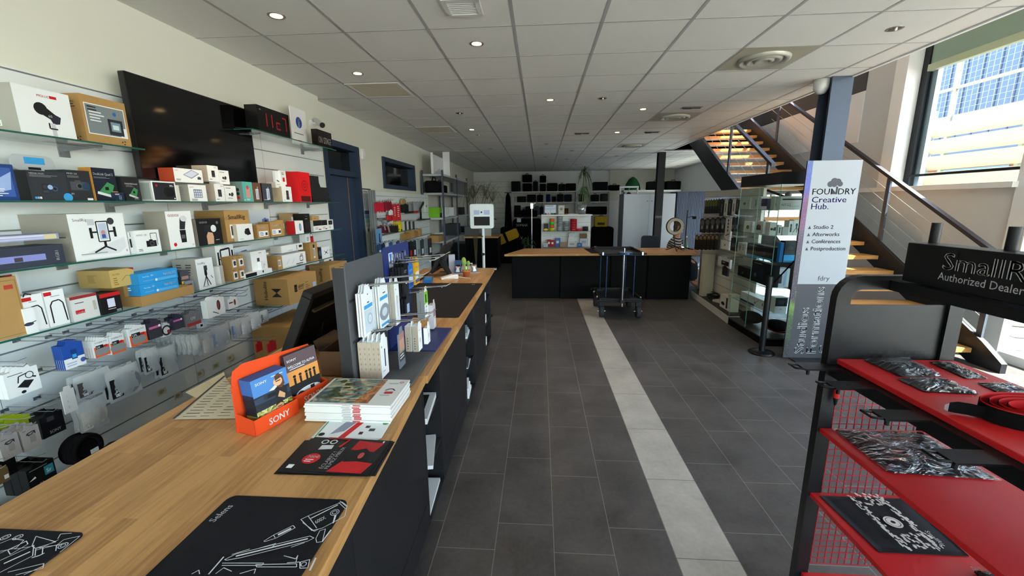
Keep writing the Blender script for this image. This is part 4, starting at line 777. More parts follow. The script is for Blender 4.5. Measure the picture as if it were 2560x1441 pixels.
hang('filter_pack', 'black filter pack with a pink stripe, left of two', 368, 402, 806, 848, -2.2, .012, '#3a3444', [('r', .05, .62, .9, .14, 'p'), ('e', .5, .25, .4, .25, 'd'), ('d', .85, .72, .08, 'w')], 4)
hang('filter_pack', 'dark round lens ring pack between the two pink-striped packs', 404, 424, 812, 842, -2.2, .012, '#cfcfd2', [('o', .5, .5, .45, .14, 'k'), ('r', .55, .2, .4, .3, 'm')], 2)
hang('filter_pack', 'black filter pack with a pink stripe, right of two', 430, 456, 793, 824, -2.2, .012, '#34304a', [('r', .05, .66, .9, .14, 'p'), ('e', .5, .25, .4, .25, 'd'), ('d', .85, .74, .08, 'w')], 4)
hang('filter_pack', 'grey and red UV pack beside the hanging white bag', 463, 500, 782, 815, -2.2, .014, '#6c6c72', [('r', 0, 0, 1, .25, '#a03030'), ('t', .3, .45, .34, 'UV', 'f', 1)], 3)
hang('cloth_pack', 'pale wipe bag hanging askew under the upper hooks', 488, 530, 772, 822, -2.28, .01, '#c9d3dd', [('r', .1, .1, .25, .2, 'w'), ('r', .14, .14, .15, .12, 'k')], 1)
hang('grip_pack', 'white pack with a dark red wooden grip picture, front of its hook', 514, 560, 748, 792, -2.16, .006, 'w', [('e', .65, .6, .14, .3, '#5a3038'), ('e', .62, .6, .07, .2, '#8a4a4a'), ('l', [(.3, .3), (.6, .1)], .04, 'k')], 5)
hang('grip_pack', 'small white pack with a brown strap picture at the right end of the upper hooks', 568, 593, 746, 772, -2.2, .006, 'w', [('e', .7, .55, .14, .3, '#7a4038'), ('l', [(.1, .6), (.5, .6)], .12, 'm')], 1)
bag('clear bag with a grey lens cap and a dark label, left of the 3M one', 178, 276, 930, 992, -2.2, '#868b92', '#4a4642', '', 2)
bag('clear bag with a round grey mask and a black 3M label', 258, 346, 918, 1000, -2.17, '#6f747c', 'k', '3M', 2)
bag('clear bag with a grey disc and slim black label, left of two', 350, 392, 872, 936, -2.18, '#8d939c', 'k', '', 2)
bag('clear bag with a grey disc and slim black label, right of two', 386, 436, 868, 945, -2.2, '#8d939c', 'k', '', 2)
bag('front pouch of the thick bundle of pale clear pouches', 474, 496, 838, 888, -2.12, '#aeb0ae', '#c9c7c0', '', 8)
bag('clear pouch with white label right of the thick bundle', 498, 530, 832, 888, -2.2, '#c2c5c8', '#e0e0de', '', 3)
bag('clear pouch with a pale blue disc', 522, 572, 815, 872, -2.2, '#a9b4c4', '#7f93b4', '', 2)
bag('clear pouch with a blue printed back under the upper hooks', 572, 600, 800, 848, -2.2, '#a9b4c4', '#6a86b4', '', 2)
bag('clear pouch with a barcode label, left of two near the box shelf', 597, 622, 795, 840, -2.2, '#b4bac2', '#e4e4e6', '', 2)
bag('clear pouch with a barcode label, right of two near the box shelf', 620, 648, 782, 826, -2.2, '#b4bac2', '#e4e4e6', '', 2)
bag('last clear pouch of the row, with a dark strip', 648, 668, 776, 808, -2.2, '#9aa0a8', '#4a4c54', '', 1)
for i, (px, py, lb) in enumerate(((600, 728, 'empty wire hook, upper one of three left of the largest kraft carton'), (598, 742, 'empty wire hook, middle one of three left of the largest kraft carton'), (662, 778, 'empty wire hook under the low glass shelf'))):
    a = PX(px, py, -2.25); hook(WALLX, a.y, a.z, .3, lb, None)
# lower rows
HD = [('l', [(.25, .72), (.5, .66), (.78, .78)], .05, 'd'), ('r', .4, .3, .32, .34, '#8f8a84'), ('l', [(.4, .64), (.3, .76), (.7, .8), (.75, .66)], .04, 'k'), ('f', .1, .9, .3, 1, .05, 'd')]
hang('holder_pack', 'greyish pack with a phone holder drawing, left of two in the lower row', -8, 46, 1092, 1150, -2.15, .03, '#a39c98', HD, 3, hk=True)
hang('holder_pack', 'greyish pack with a phone holder drawing, right of two in the lower row', 47, 97, 1070, 1128, -2.15, .03, '#a39c98', HD, 3)
hang('green_tag_pack', 'bright green packs hanging above the two holder packs', -10, 80, 1052, 1078, -2.3, .03, '#a9b820', [], 3, hk=False)
hang('black_accessory_box', 'black hanging box with white lettering in the lower row', 94, 158, 1036, 1092, -2.25, .05, 'k', [('t', .3, .12, .2, 'SONY', 'w', 1, .5), ('r', .3, .7, .3, .2, '#44464c')], 2)
hang('price_strip', 'pale upright strip with three printed marks, hanging askew', 150, 185, 975, 1036, -2.16, .006, '#c9c6c2', [('t', .3, .7, .14, '1', 'g'), ('t', .3, .45, .14, '5', 'g'), ('t', .3, .2, .14, 'E', 'g')], 1, hk=False)
bag('clear bag with a crumpled white card in the lower row', 185, 262, 1000, 1082, -2.2, '#b5b0a8', '#d0ccc6', '', 2)
hang('film_pack', 'black boxed pack with a blue corner badge low behind the counter', 60, 138, 1162, 1232, -2.2, .04, '#101014', [('r', .6, .5, .34, .34, '#2a8aa0'), ('t', .66, .58, .2, 'Sr', 'w', 1), ('f', .1, .9, .7, 1, .06, 'g'), ('t', .35, .25, .14, 'F3', 'f', 1), ('p', [(.02, .55), (.25, .66), (.28, .58)], 'w')], 3)
hang('black_case_pack', 'plain black case pack hanging left of the film pack', -30, 40, 1150, 1200, -2.2, .05, '#0d0d10', [], 2)
hang('tan_tag_pack', 'tan pack with a white tag at the left picture edge, lowest row', -30, 22, 1178, 1215, -2.12, .04, '#6f5a3a', [('r', .7, .2, .25, .3, 'w')], 1)
hang('white_small_pack', 'small red and white pack dangling right of the pouches', 640, 655, 858, 880, -2.15, .01, '#b02028', [], 1)
hang('red_clip_pack', 'bright red clip pack near the orange brochure holder', 668, 690, 856, 880, -2.12, .01, '#c02a30', [], 1)
# black wheel shaped cable reel
a = PX(205, 1122, -2.2); t = thing('cable_reel', 'black ring-shaped cable reel with a white tag, hanging behind the counter edge', 'cable', (-2.2, a.y, a.z), HP)
m = MB(); R = .062
for k in range(6): m.tube([(R * (1 - .04 * (k % 2)) * math.cos(q * math.pi / 12), -.012 * k + .03, R * math.sin(q * math.pi / 12)) for q in range(24)], .012, BLACKFAB, 6, closed=True)
m.cyl((0, .03, 0), (0, -.03, 0), .045, BLACKFAB, 18); m.obj('coil', t); m = MB(); m.box(.0, -.042, -.03, .036, -.041, -.008, WHITE); m.obj('tag', t)
# tangle of black cables and cardboard at the foot of the wall
for i, (x, y, z, w, d, h, c, lb) in enumerate(((-2.3, 1.35, 0, .5, .3, .4, '#17171a', 'black storage box on the floor behind the counter, left of the cables'), (-2.28, 1.95, 0, .5, .32, .4, '#1c1c20', 'black storage box on the floor behind the counter, under the pouches'), (-2.3, 2.62, 0, .6, .3, .4, '#232326', 'dark storage box on the floor behind the counter, next to the kraft one'), (-2.28, 3.5, 0, .6, .35, .72, KRAFT2, 'kraft carton on the floor below the low glass shelf'))):
    place('storage_box', lb, w, d, h, (x + .02, y, z), HP, c)
for i, (y, z, lb) in enumerate(((1.35, .4, 'loose loop of black cable lying on the left black storage box'), (1.95, .4, 'loose loop of black cable under the pouches'), (2.6, .4, 'loose loop of black cable on the dark storage box'))):
    m = MB(); m.tube([(.13 * math.cos(q * .5) * (1 + .2 * math.sin(q * 1.7)) * .8, .2 * math.sin(q * .5), .008 + .02 * abs(math.sin(q * .9))) for q in range(36)], .006, BLACKPL, 5)
    tag(m.obj('cable_loop', loc=(-2.28, y, z)), lb, 'cable')
for i, (px, py) in enumerate(((405, 980), (445, 990), (500, 935), (540, 915), (576, 896))):
    a = PX(px, py, WALLX + .004); m = MB(); m.box(-.03, -.002, -.02, .03, 0, .02, mat('#cfc6a8', .6)); m.face((-.03, -.002, -.02), (1, 0, 0), (0, 0, 1), .06, .04); m.fine(.01, .028, .04, 3, .008, INK)
    tag(m.obj('price_tag', loc=(WALLX + .003, a.y, a.z), rz=HP), 'pale price tag stuck on the lower display panel, %s from the left' % ('first', 'second', 'third', 'fourth', 'fifth')[i], 'price tag')
# ================================================================ the long counter
CT = 0.95
def slab(name, lb, pts, th, ma, cat, z=CT):
    m = MB(); m.prism(pts, z - th, z, ma); return tag(m.obj(name, bevel=.003), lb, cat)
slab('worktop', 'near oiled oak worktop of the long counter', [(-1.42, .1), (-.432, .1), (-.524, 1.742), (-1.43, 1.742)], .04, OAK, 'worktop')
slab('worktop', 'far oiled oak worktop of the long counter, past the step in its front edge', [(-1.43, 1.744), (-.513, 1.744), (-.556, 4.95), (-1.42, 4.95)], .038, OAK, 'worktop')
fx = lambda y: -.548 - .014 * (y - .7)
def cabinet(y0, y1, lb, open_=False, z1=.908):
    t = thing('counter_cabinet', lb, 'cabinet', (fx((y0 + y1) / 2), (y0 + y1) / 2, 0), HP + .014)
    w = y1 - y0 - .002; D = .62; m = MB()
    m.box(-w / 2, .05, 0, w / 2, D, .09, BLACKWOOD)
    for a in (-w / 2, w / 2 - .018): m.box(a, .0 if open_ else .02, .09, a + .018, D, z1, BLACKWOOD)
    m.box(-w / 2, .0 if open_ else .02, .09, w / 2, D, .108, BLACKWOOD); m.box(-w / 2, .02, z1 - .018, w / 2, D, z1, BLACKWOOD); m.box(-w / 2 + .018, D - .01, .108, w / 2 - .018, D, z1 - .018, BLACKMAT)
    m.obj('body', t)
    if open_:
        for z in (.36, .62):
            m = MB(); m.box(-w / 2 + .018, .01, z, w / 2 - .018, D - .012, z + .018, BLACKWOOD); m.obj('shelf', t)
    else:
        m = MB(); m.box(-w / 2 + .001, 0, .24, w / 2 - .001, .0185, z1 - .002, BLACKWOOD); m.obj('door', t, bevel=.001)
        m = MB(); m.box(-w / 2 + .001, 0, .092, w / 2 - .001, .0185, .237, BLACKWOOD); m.obj('drawer_front', t, bevel=.001)
    return t
cabinet(.2, 1.02, 'black cabinet with closed door at the near end of the counter'); cabinet(1.02, 1.815, 'black cabinet with closed door left of the first open shelf unit')
cabinet(1.815, 2.19, 'open black shelf unit nearest the camera', True); cabinet(2.19, 3.04, 'black cabinet with closed door between the two nearer open shelf units')
cabinet(3.04, 3.53, 'middle open black shelf unit of the counter', True); cabinet(3.53, 4.34, 'black cabinet with closed door between the two farther open shelf units')
cabinet(4.34, 4.93, 'open black shelf unit at the far end of the counter', True)
def paper(name, lb, x, y, z, w, d, h, rz, col='w', top=(), cat='brochure', group=None):
    return place(name, lb, w, d, h, (x, y, z), rz, col, top=top, group=group, cat=cat)
WB = mat('#dfe2e6', .4)
paper('brochure_stack', 'white brochures with a black cover panel on the top shelf of the nearest open unit', -.68, 2.0, .6395, .3, .21, .03, HP + .1, WB, [('r', .2, .15, .7, .6, 'k'), ('d', .7, .5, .06, 'r'), ('f', .3, .5, .3, 1, .1, 'w')], 'brochures')
paper('brochure_stack', 'white leaning brochures on the middle shelf of the nearest open unit', -.68, 2.0, .3795, .3, .21, .02, HP + .2, WB, (), 'brochures')
paper('brochure_stack', 'white leaflets with red and blue marks on the lowest shelf of the nearest open unit', -.68, 2.0, .1095, .28, .2, .02, HP + .05, WB, [('d', .7, .6, .08, 'r'), ('I', 'recyc', .35, .4, .3, '#3a58b8')], 'brochures')
for i, (z, h, lb, c) in enumerate(((.638, .05, 'pile of pale books on the top shelf of the middle open unit', '#aebac6'), (.378, .02, 'dark and white brochures on the middle shelf of the middle open unit', '#55565c'), (.108, .09, 'pile of white brochures on the lowest shelf of the middle open unit', 'w'))):
    t = thing('brochure_pile', lb, 'brochures', (-.7, 3.3, z + .0015), HP + .08)
    for k in range(3): m = MB(); m.box(-.11, -.1 + .006 * k, h * k / 3, .11 + .004 * k, .1, h * (k + 1) / 3 - .001, facemat(c if k else 'w')); m.obj('brochure', t, rz=.04 * k)
for i, (z, lb) in enumerate(((.638, 'small white carton on the top shelf of the farthest open unit'), (.378, 'small white carton on the middle shelf of the farthest open unit'), (.108, 'small white carton on the lowest shelf of the farthest open unit'))):
    place('small_carton', lb, .1, .1, .09, (-.67, 4.55, z + .0015), HP, 'w', [('f', .2, .6, .5, 2, .15, 'g')])
place('round_sticker', 'small red and white round sticker tab on the counter front edge', .012, .002, .05, (-.516, 2.0, .905), HP, 'r', [('e', .5, .5, .12, .3, 'w')], cat='sticker') if 0 else None
# ---- mats
LINEW = mat('#d9dbe2', .7)
def rounded(x0, y0, x1, y1, r, n=5):
    o = []
    for cx, cy, t in ((x1 - r, y1 - r, 0), (x0 + r, y1 - r, 90), (x0 + r, y0 + r, 180), (x1 - r, y0 + r, 270)):
        o += [(cx + r * math.cos(math.radians(t + 90 * k / n)), cy + r * math.sin(math.radians(t + 90 * k / n))) for k in range(n + 1)]
    return o
CLOTH = mat('#1b1b20', .85, spec=.15, var=.1, scale=200, bump=.1)
# near mat: local origin at its far left corner; x right, y away from the camera
mo = (-.835, .44)
m = MB(); m.prism(rounded(0, 0, .332, .493, .022), 0, .003, CLOTH)
m.face((0, 0, .003), (1, 0, 0), (0, 1, 0), 1, 1)
def q(px, py):
    a = PZ(px, py, CT + .003); return (a.x - mo[0], a.y - mo[1])
def S_(pts, t=.0016): m.line([q(*p) for p in pts], t, LINEW)
a = q(535, 1307); b = q(584, 1265); m.text(a[0], a[1], .026, 'Selens', WHITE, True, rot=math.atan2(b[1] - a[1], b[0] - a[0]), fit=math.hypot(b[0] - a[0], b[1] - a[1]))
S_([(752, 1300), (770, 1291), (855, 1256), (868, 1266), (862, 1292), (805, 1322), (780, 1328), (752, 1300)]); S_([(770, 1291), (792, 1322)]); S_([(757, 1308), (786, 1330), (796, 1325)])
S_([(847, 1258), (864, 1274)]); S_([(850, 1254), (866, 1268)]); S_([(777, 1298), (845, 1264)], .003)
for R in (.011, .0065): c = q(837, 1283); m.ring(c[0], c[1], R, .0014, LINEW)
S_([(838, 1290), (833, 1310), (840, 1290)], .003)
a = q(790, 1312); b = q(816, 1298); m.text(a[0], a[1], .018, '600X', WHITE, True, rot=math.atan2(b[1] - a[1], b[0] - a[0]), fit=math.hypot(b[0] - a[0], b[1] - a[1]))
S_([(660, 1355), (684, 1340), (733, 1316), (738, 1322), (690, 1348), (662, 1357), (660, 1355)]); S_([(684, 1340), (688, 1347)]); S_([(695, 1340), (728, 1324)], .006)
S_([(562, 1402), (590, 1388), (775, 1343), (785, 1348), (770, 1356), (600, 1398), (566, 1404), (562, 1402)]); S_([(590, 1394), (770, 1350)], .004)
S_([(648, 1374), (690, 1362), (682, 1370)]); S_([(580, 1390), (625, 1376)]); S_([(728, 1372), (762, 1360)])
S_([(790, 1350), (800, 1330), (814, 1326), (806, 1358), (792, 1360), (790, 1350)]); S_([(806, 1358), (828, 1328)], .003)
S_([(522, 1440), (560, 1396)], .003); S_([(556, 1412), (660, 1412), (655, 1418), (555, 1418)]); S_([(640, 1416), (742, 1414), (742, 1422), (642, 1422), (640, 1416)])
S_([(710, 1394), (740, 1402), (745, 1393), (740, 1412)]); S_([(718, 1412), (750, 1410), (750, 1420)]); S_([(752, 1410), (775, 1404), (770, 1425), (750, 1426), (752, 1410)])
c = q(760, 1416); m.ring(c[0], c[1], .006, .0014, LINEW); S_([(775, 1432), (790, 1400)], .004); S_([(540, 1440), (560, 1425), (580, 1434)]); S_([(600, 1440), (640, 1428), (636, 1440)]); S_([(480, 1441), (498, 1431), (500, 1441)])
rng = random.Random(3)
for i in range(9):
    x = rng.uniform(.04, .3); y = rng.uniform(.02, .2); L = rng.uniform(.03, .08); an = rng.uniform(0, 3)
    m.line([(x, y), (min(.32, x + L * math.cos(an)), y + abs(L * math.sin(an)))], .0016, LINEW); m.ring(x, y, .007, .0014, LINEW)
tag(m.obj('desk_mat', loc=(mo[0], mo[1], CT)), 'black printed desk mat nearest the camera with a white light and tripod drawing', 'desk mat')
# left mat
mo = (-1.40, .4); m = MB(); m.prism(rounded(0, 0, .31, .388, .016), 0, .003, CLOTH); m.face((0, 0, .003), (1, 0, 0), (0, 1, 0), 1, 1)
S_([(90, 1342), (80, 1366), (88, 1372), (140, 1356), (90, 1342)]); S_([(0, 1360), (30, 1348), (60, 1352), (40, 1372), (0, 1380)]); S_([(20, 1378), (26, 1388), (70, 1362), (66, 1354), (20, 1378)])
for c_ in ((14, 1345), (45, 1345), (158, 1366)): c = q(*c_); m.ring(c[0], c[1], .009, .0016, LINEW); m.ring(c[0], c[1], .005, .0012, LINEW)
S_([(0, 1404), (85, 1365), (82, 1392), (0, 1434)]); S_([(88, 1392), (90, 1374), (108, 1370), (106, 1388)]); S_([(10, 1412), (76, 1382)], .004); S_([(140, 1380), (142, 1366), (160, 1352), (200, 1343), (190, 1352), (150, 1384)])
S_([(145, 1350), (152, 1338), (180, 1336)]); S_([(20, 1434), (110, 1412), (108, 1424), (40, 1441)]); S_([(80, 1398), (100, 1392), (112, 1386)], .003); S_([(60, 1441), (110, 1418)])
for i in range(26):
    x = rng.uniform(.02, .29); y = rng.uniform(.02, .34); L = rng.uniform(.02, .06); an = rng.uniform(-.5, 1.2)
    m.line([(x, y), (min(.3, x + L * math.cos(an)), min(.36, y + abs(L * math.sin(an))))], .0014, LINEW)
tag(m.obj('desk_mat', loc=(mo[0], mo[1], CT)), 'black printed desk mat at the lower left corner, crowded with white gear drawings', 'desk mat')
# far plain mat with mark
m = MB(); m.prism(rounded(-1.262, 2.725, -.562, 3.98, .025), CT, CT + .003, mat('#211f21', .8, spec=.2)); m.face((-.66, 3.9, CT + .003), (1, 0, 0), (0, 1, 0)); m.text(0, 0, .04, 'JS', WHITE, True)
tag(m.obj('desk_mat'), 'large plain dark desk mat on the far worktop', 'desk mat')
# ---- flyers
FLY = [('p', [(.52, .02), (.93, .02), (.98, .3), (.62, .36)], 'r'), ('p', [(.6, .66), (.9, .62), (.96, .9), (.62, .95)], '#b01018'), ('p', [(.62, .3), (.82, .34), (.9, .55), (.78, .72), (.6, .6)], '#08080a'), ('e', .78, .5, .05, .09, '#b84a44'), ('d', .22, .34, .15, 'r'), ('t', .155, .36, .1, '300€', 'w', 1), ('f', .16, .3, .12, 2, .05, 'w'), ('T', .46, .08, .1, 'ÉCLAIREZ !', 'w'), ('T', .52, .08, .1, 'FILMEZ MIEUX', 'w'), ('p', [(.2, .6), (.36, .64), (.35, .76), (.2, .74)], 'f'), ('o', .2, .85, .07, .025, 'f'), ('o', .31, .86, .07, .025, 'f'), ('r', .03, .05, .07, .1, 'w'), ('p', [(.42, .72), (.48, .95), (.5, .94), (.45, .7)], 'r'), ('r', .2, .95, .3, .05, '#8a1018'), ('r', .93, .9, .02, .06, 'w')]
for i in range(7):
    o = paper('flyer', 'black and red flyer on top of the fanned pile' if i == 6 else 'black flyer lying lower in the fanned pile', -.626 + .004 * (6 - i) * (1 if i % 2 else -1), 1.122 - .003 * (i % 3), CT + .0012 * i, .262, .176, .001, .03 * (3 - i) * .4, '#0e0e11', FLY if i == 6 else (), 'flyer', None if i == 6 else 'flyers under the top one')
# ---- leaflet under the magazines
for i in range(3):
    paper('leaflet', 'white leaflet with red band and device drawings, sticking out under the magazines' if i == 2 else 'white leaflet under the top one below the magazines', -.655 + .003 * i, 1.325, CT + .0015 * i, .232, .21, .0014, .02 * i, WB, [('p', [(.36, 0), (.46, 0), (.62, .62), (.52, .62)], 'r'), ('p', [(.2, .1), (.38, .2), (.5, .6), (.3, .5)], '#8a8fa4'), ('d', .08, .1, .05, 'k'), ('r', .62, .1, .06, .08, 'k'), ('r', .74, .2, .09, .08, 'd'), ('r', .66, .3, .07, .07, 'd'), ('d', .93, .45, .05, 'e'), ('l', [(.02, .03), (.02, .5)], .02, 'e')] if i == 2 else (), 'leaflet', None if i == 2 else 'leaflets under the top one')
# ---- magazines
SKYP = painterly('painted_sky', ('#22343a', '#3f5c66', '#6f8a84', '#c4bd98', '#4d6670'), 14); GRP = painterly('painted_ground', ('#6d3a1a', '#a8622c', '#cf8a44', '#8a4a20'), 18); LFP = painterly('painted_leaves', ('#1d2a1c', '#3a4a2c', '#5f6a40'), 40); TRP = painterly('painted_bark', ('#6a3a1c', '#b0683a', '#8a4c28'), 30); PHO = painterly('printed_foliage', ('#2c3018', '#8a8a3a', '#d8d09a', '#6a7a3a'), 40)
COVER = [('r', .03, .06, .69, .92, SKYP), ('p', [(.54, .06), (.72, .06), (.72, .98), (.66, .98), (.6, .5)], GRP)] + [('p', [(.12 + .05 * (k % 2), .2 + k * .17), (.3, .17 + k * .17), (.62, .16 + k * .17), (.62, .19 + k * .17), (.3, .2 + k * .17)], TRP) for k in range(5)] + [('e', .16 + .05 * (k % 2) + .02 * k % .07, .24 + k * .17 - .05 * (k % 3), .1 - .01 * k, .05 + .012 * (k % 3), LFP) for k in range(5)] + [('e', .3, .3 + .3 * k, .07, .035, LFP) for k in range(2)] + [('r', .81, .42, .1, .07, 'r'), ('l', [(.8, .53), (.84, .6), (.88, .6), (.92, .53)], .02, 'k'), ('f', .78, .34, .16, 1, .05, 'g'), ('f', .78, .8, .14, 1, .05, 'g'), ('o', .93, .86, .035, .012, 'r')]
for i in range(10):
    o = paper('magazine', 'top magazine with a painted trees cover beside a white strip' if i == 9 else 'white magazine in the stack under the trees cover', -.689 + .0012 * ((i * 7) % 5 - 2), 1.434 + .0015 * ((i * 3) % 4 - 1.5), CT + .0043 + .0066 * i, .318, .222, .0064, .005 * ((i * 5) % 3 - 1), mat('#dcdcda', .45), COVER if i == 9 else (), 'magazine', None if i == 9 else 'magazines in the stack')
    mm = MB()
    mm.box(.02, -.1112, .001, .048, -.1108, .0052, mat('#b8383c')); mm.box(-.02, -.1112, .002, .012, -.1108, .004, GREY); mm.obj('spine_print', o)
# ---- orange brochure holder
sh = thing('brochure_holder', 'bright orange cardboard brochure holder with two pockets', 'brochure holder', (-.964, 1.217, CT), math.atan2(.957, .29))
OR = mat('#df4a1e', .5, spec=.3); LN = .35
m = MB()
m.prism([(-.004, 0), (LN + .004, 0), (LN, .17), (LN - .02, .215), (.05, .235), (.012, .22), (.004, .19)], .086, .088, OR, 'y')
m.box(-.002, .08, 0, 0, .0865, .17, OR)
m.obj('back_panel', sh)
for i, (x0, x1, y0) in enumerate(((0, .18, 0), (.172, LN, .022))):
    m = MB(); m.box(x0, y0, 0, x1, y0 + .0015, .058, OR); m.prism([(y0, 0), (.085, 0), (.085, .07), (y0, .058)], x0, x0 + .0015, OR, 'x'); m.prism([(y0, 0), (.085, 0), (.085, .07), (y0, .058)], x1 - .0015, x1, OR, 'x'); m.box(x0, y0, 0, x1, .085, .0015, OR)
    m.face((x0, y0, 0), (1, 0, 0), (0, 0, 1), x1 - x0, .058); m.text((x1 - x0) * .3, .014, .034, 'SONY', WHITE, True, fit=.085 if i == 0 else .09)
    m.obj('pocket', sh)
M_sh = Matrix.Translation(sh.location) @ Matrix.Rotation(sh.rotation_euler[2], 4, 'Z')
def inshow(name, lb, w, h, th, x, y, z, tilt, col, front, edge, group=None):
    m = MB(); m.box(-w / 2, 0, 0, w / 2, th, h, facemat(col)); m.face((-w / 2, 0, 0), (1, 0, 0), (0, 0, 1), w, h); draw(m, front)
    m.face((-w / 2, th, 0), (0, -1, 0), (0, 0, 1), th, h); draw(m, edge)
    o = m.obj(name); L = M_sh @ Vector((x, y, z)); o.location = L; o.rotation_euler = (-tilt, 0, sh.rotation_euler[2]); return tag(o, lb, 'brochure', group)
STU = [('r', 0, .62, 1, .38, '#4a7fc0'), ('r', 0, .36, 1, .3, '#1d2430'), ('p', [(0, .62), (.5, .66), (1, .6), (1, .5), (0, .52)], '#2c3a50'), ('r', 0, .1, 1, .28, PHO), ('t', .1, .87, .07, 'SONY', 'w', 1, .32), ('f', .55, .92, .36, 1, .03, 'w'), ('p', [(.42, .68), (.6, .74), (.66, .7), (.55, .66)], '#d8dde2'), ('p', [(.55, .5), (.6, .68), (.76, .72), (.92, .62), (.9, .46), (.7, .4)], '#1c1a1e'), ('p', [(.62, .5), (.7, .6), (.84, .5), (.8, .42)], '#c99a74'), ('p', [(.6, .8), (.64, .92), (.76, .95), (.86, .86), (.88, .7), (.78, .64), (.66, .68)], '#5a3a28'), ('e', .7, .79, .1, .085, '#d8a880'), ('p', [(.62, .82), (.66, .9), (.8, .88), (.78, .84)], '#4a2e20'), ('l', [(.64, .8), (.78, .8)], .02, '#3a2418'), ('r', .32, .55, .26, .08, '#101216'), ('d', .3, .59, .045, '#2b2e36'), ('p', [(.44, .1), (.5, .3), (.66, .36), (.82, .28), (.86, .1)], '#15161a'), ('e', .62, .3, .09, .075, '#c08a64'), ('p', [(.5, .34), (.56, .42), (.7, .42), (.74, .34), (.66, .37)], '#1a1410'), ('l', [(.56, .31), (.68, .31)], .015, '#2a1a12'), ('e', .14, .19, .08, .05, '#3a2a20'), ('r', .2, .17, .26, .05, '#d8d4c8'), ('r', 0, 0, .44, .14, 'r'), ('t', .05, .08, .045, 'OFFRE', 'w', 1), ('t', .05, .025, .045, 'ÉTUDIANTS', 'w', 1, .36), ('r', .44, 0, .56, .14, '#14161c'), ('f', .52, .11, .36, 3, .03, 'w')]
EDG = [('r', 0, .7, 1, .3, '#3b6cb8'), ('r', 0, .16, 1, .14, '#a8963a'), ('r', 0, 0, 1, .14, '#a83a3a')]
for i in range(13):
    top = i == 0
    inshow('brochure', 'front brochure of the thick stack, showing two people with cameras' if top else 'blue-topped brochure in the thick stack behind the front one', .142, .185, .0034, .094, .004 + .0042 * i, .003, .115, '#1b1f2a', STU if top else [('r', 0, .62, 1, .38, '#3c6aaf')], EDG if top or 1 else (), None if top else 'brochures in the thick stack')
ALF = [('r', 0, .66, 1, .34, '#5a4a50'), ('r', 0, .4, 1, .28, '#d8924a'), ('r', 0, .0, 1, .42, '#1a1b20'), ('t', .06, .86, .06, 'SONY', 'w', 1, .3), ('t', .06, .74, .07, 'WELCOME TO ALPHA', 'w', 1, .86), ('f', .1, .71, .5, 1, .03, 'w')] + [('p', [(x - .03, .38), (x + .03, .38), (x + .035, .54), (x - .035, .54)], 'k') for x in (.2, .38, .58, .7, .84)] + [('e', x, .57, .035, .025, 'k') for x in (.2, .38, .58, .7, .84)] + [('e', .55, .2, .3, .1, '#d8dade'), ('e', .3, .18, .09, .08, '#3a3c44'), ('r', .62, .16, .14, .12, '#17181c')]
for i in range(4):
    inshow('brochure', 'front brochure of the thin stack, with people silhouetted against an orange sky' if i == 0 else 'dark brochure in the thin stack behind the silhouettes one', .148, .21, .003, .263, .038 + .0042 * i, .003, .11, '#2a2a30', ALF if i == 0 else (), (), None if i == 0 else 'brochures in the thin stack')
# ---- menus / price sheets
m = MB(); P_ = [PZ(*p, CT + .002) for p in ((434, 1050), (591, 1047), (600, 1000), (562, 942))]; m.prism([(p.x, p.y) for p in P_], CT + .003, CT + .0036, mat('#cfc7b0', .7))
m.o = Vector((P_[0].x, P_[0].y, CT + .0037)); u_ = (P_[1] - P_[0]); v_ = (P_[3] - P_[0]); m.u = Vector((1, 0, 0)); m.w = Vector((0, 1, 0)); m.nn = Vector((0, 0, 1)); m.eps = .0002
for i in range(15):
    for j in range(3):
        f0 = .1 + .28 * j; f1 = f0 + rng.uniform(.14, .24); g = .05 + i * .06
        if f1 + g * .6 < 1.0: a = u_ * f0 + v_ * g; b = u_ * f1 + v_ * g; m.line([(a.x, a.y), (b.x, b.y)], .0035, mat('#57524a'))
m.line([(v_.x, v_.y), (0, 0)], .008, mat('#3b3840'))
tag(m.obj('price_sheet'), 'cream price sheet full of small print lying behind the orange holder', 'paper')
m = MB(); P_ = [PZ(*p, CT + .002) for p in ((463, 981), (500, 1000), (566, 950), (560, 930))]; m.prism([(p.x, p.y) for p in P_], CT + .0005, CT + .0012, mat('#cbbf9f', .7))
tag(m.obj('price_sheet'), 'second cream sheet under the first, nearer the wall', 'paper')
# ---- counter display stands
def stand(lb, y0, y1, top, c, cat='display stand', name='counter_display_stand'):
    t = thing(name, lb, cat, (-.68, (y0 + y1) / 2, CT), HP); w = y1 - y0
    m = MB(); m.box(-w / 2, -.128, 0, w / 2, .17, .012, c); m.obj('base_plate', t, bevel=.003)
    m = MB(); m.rbox(-w / 2, .118, .012, w / 2, .124, top - CT, c, .02, 3, 'y'); m.obj('back_panel', t)
    m = MB(); m.box(-w / 2, .124, .012, -w / 2 + .006, .175, top - CT - .02, mat('#2b2b2e', .6)); m.obj('side_flange', t); m = MB(); m.box(w / 2 - .006, .124, .012, w / 2, .175, top - CT - .02, mat('#2b2b2e', .6)); m.obj('side_flange', t)
    return t
GS = mat('#58595c', .55, .2, var=.04)
s1 = stand('grey metal counter display stand with white packs on long hooks', 1.625, 2.035, 1.487, GS)
m = MB()
for r_ in (.37, .19): [m.box(-.19 + .0125 * k, .1165, r_ - .003, -.185 + .0125 * k, .118, r_ + .009, INK) for k in range(31)]
m.obj('slot_row', s1)['kind'] = 'stuff'
s2 = stand('blue battery display stand with white lettering on its header', 2.05, 2.46, 1.505, mat('#26336e', .4))
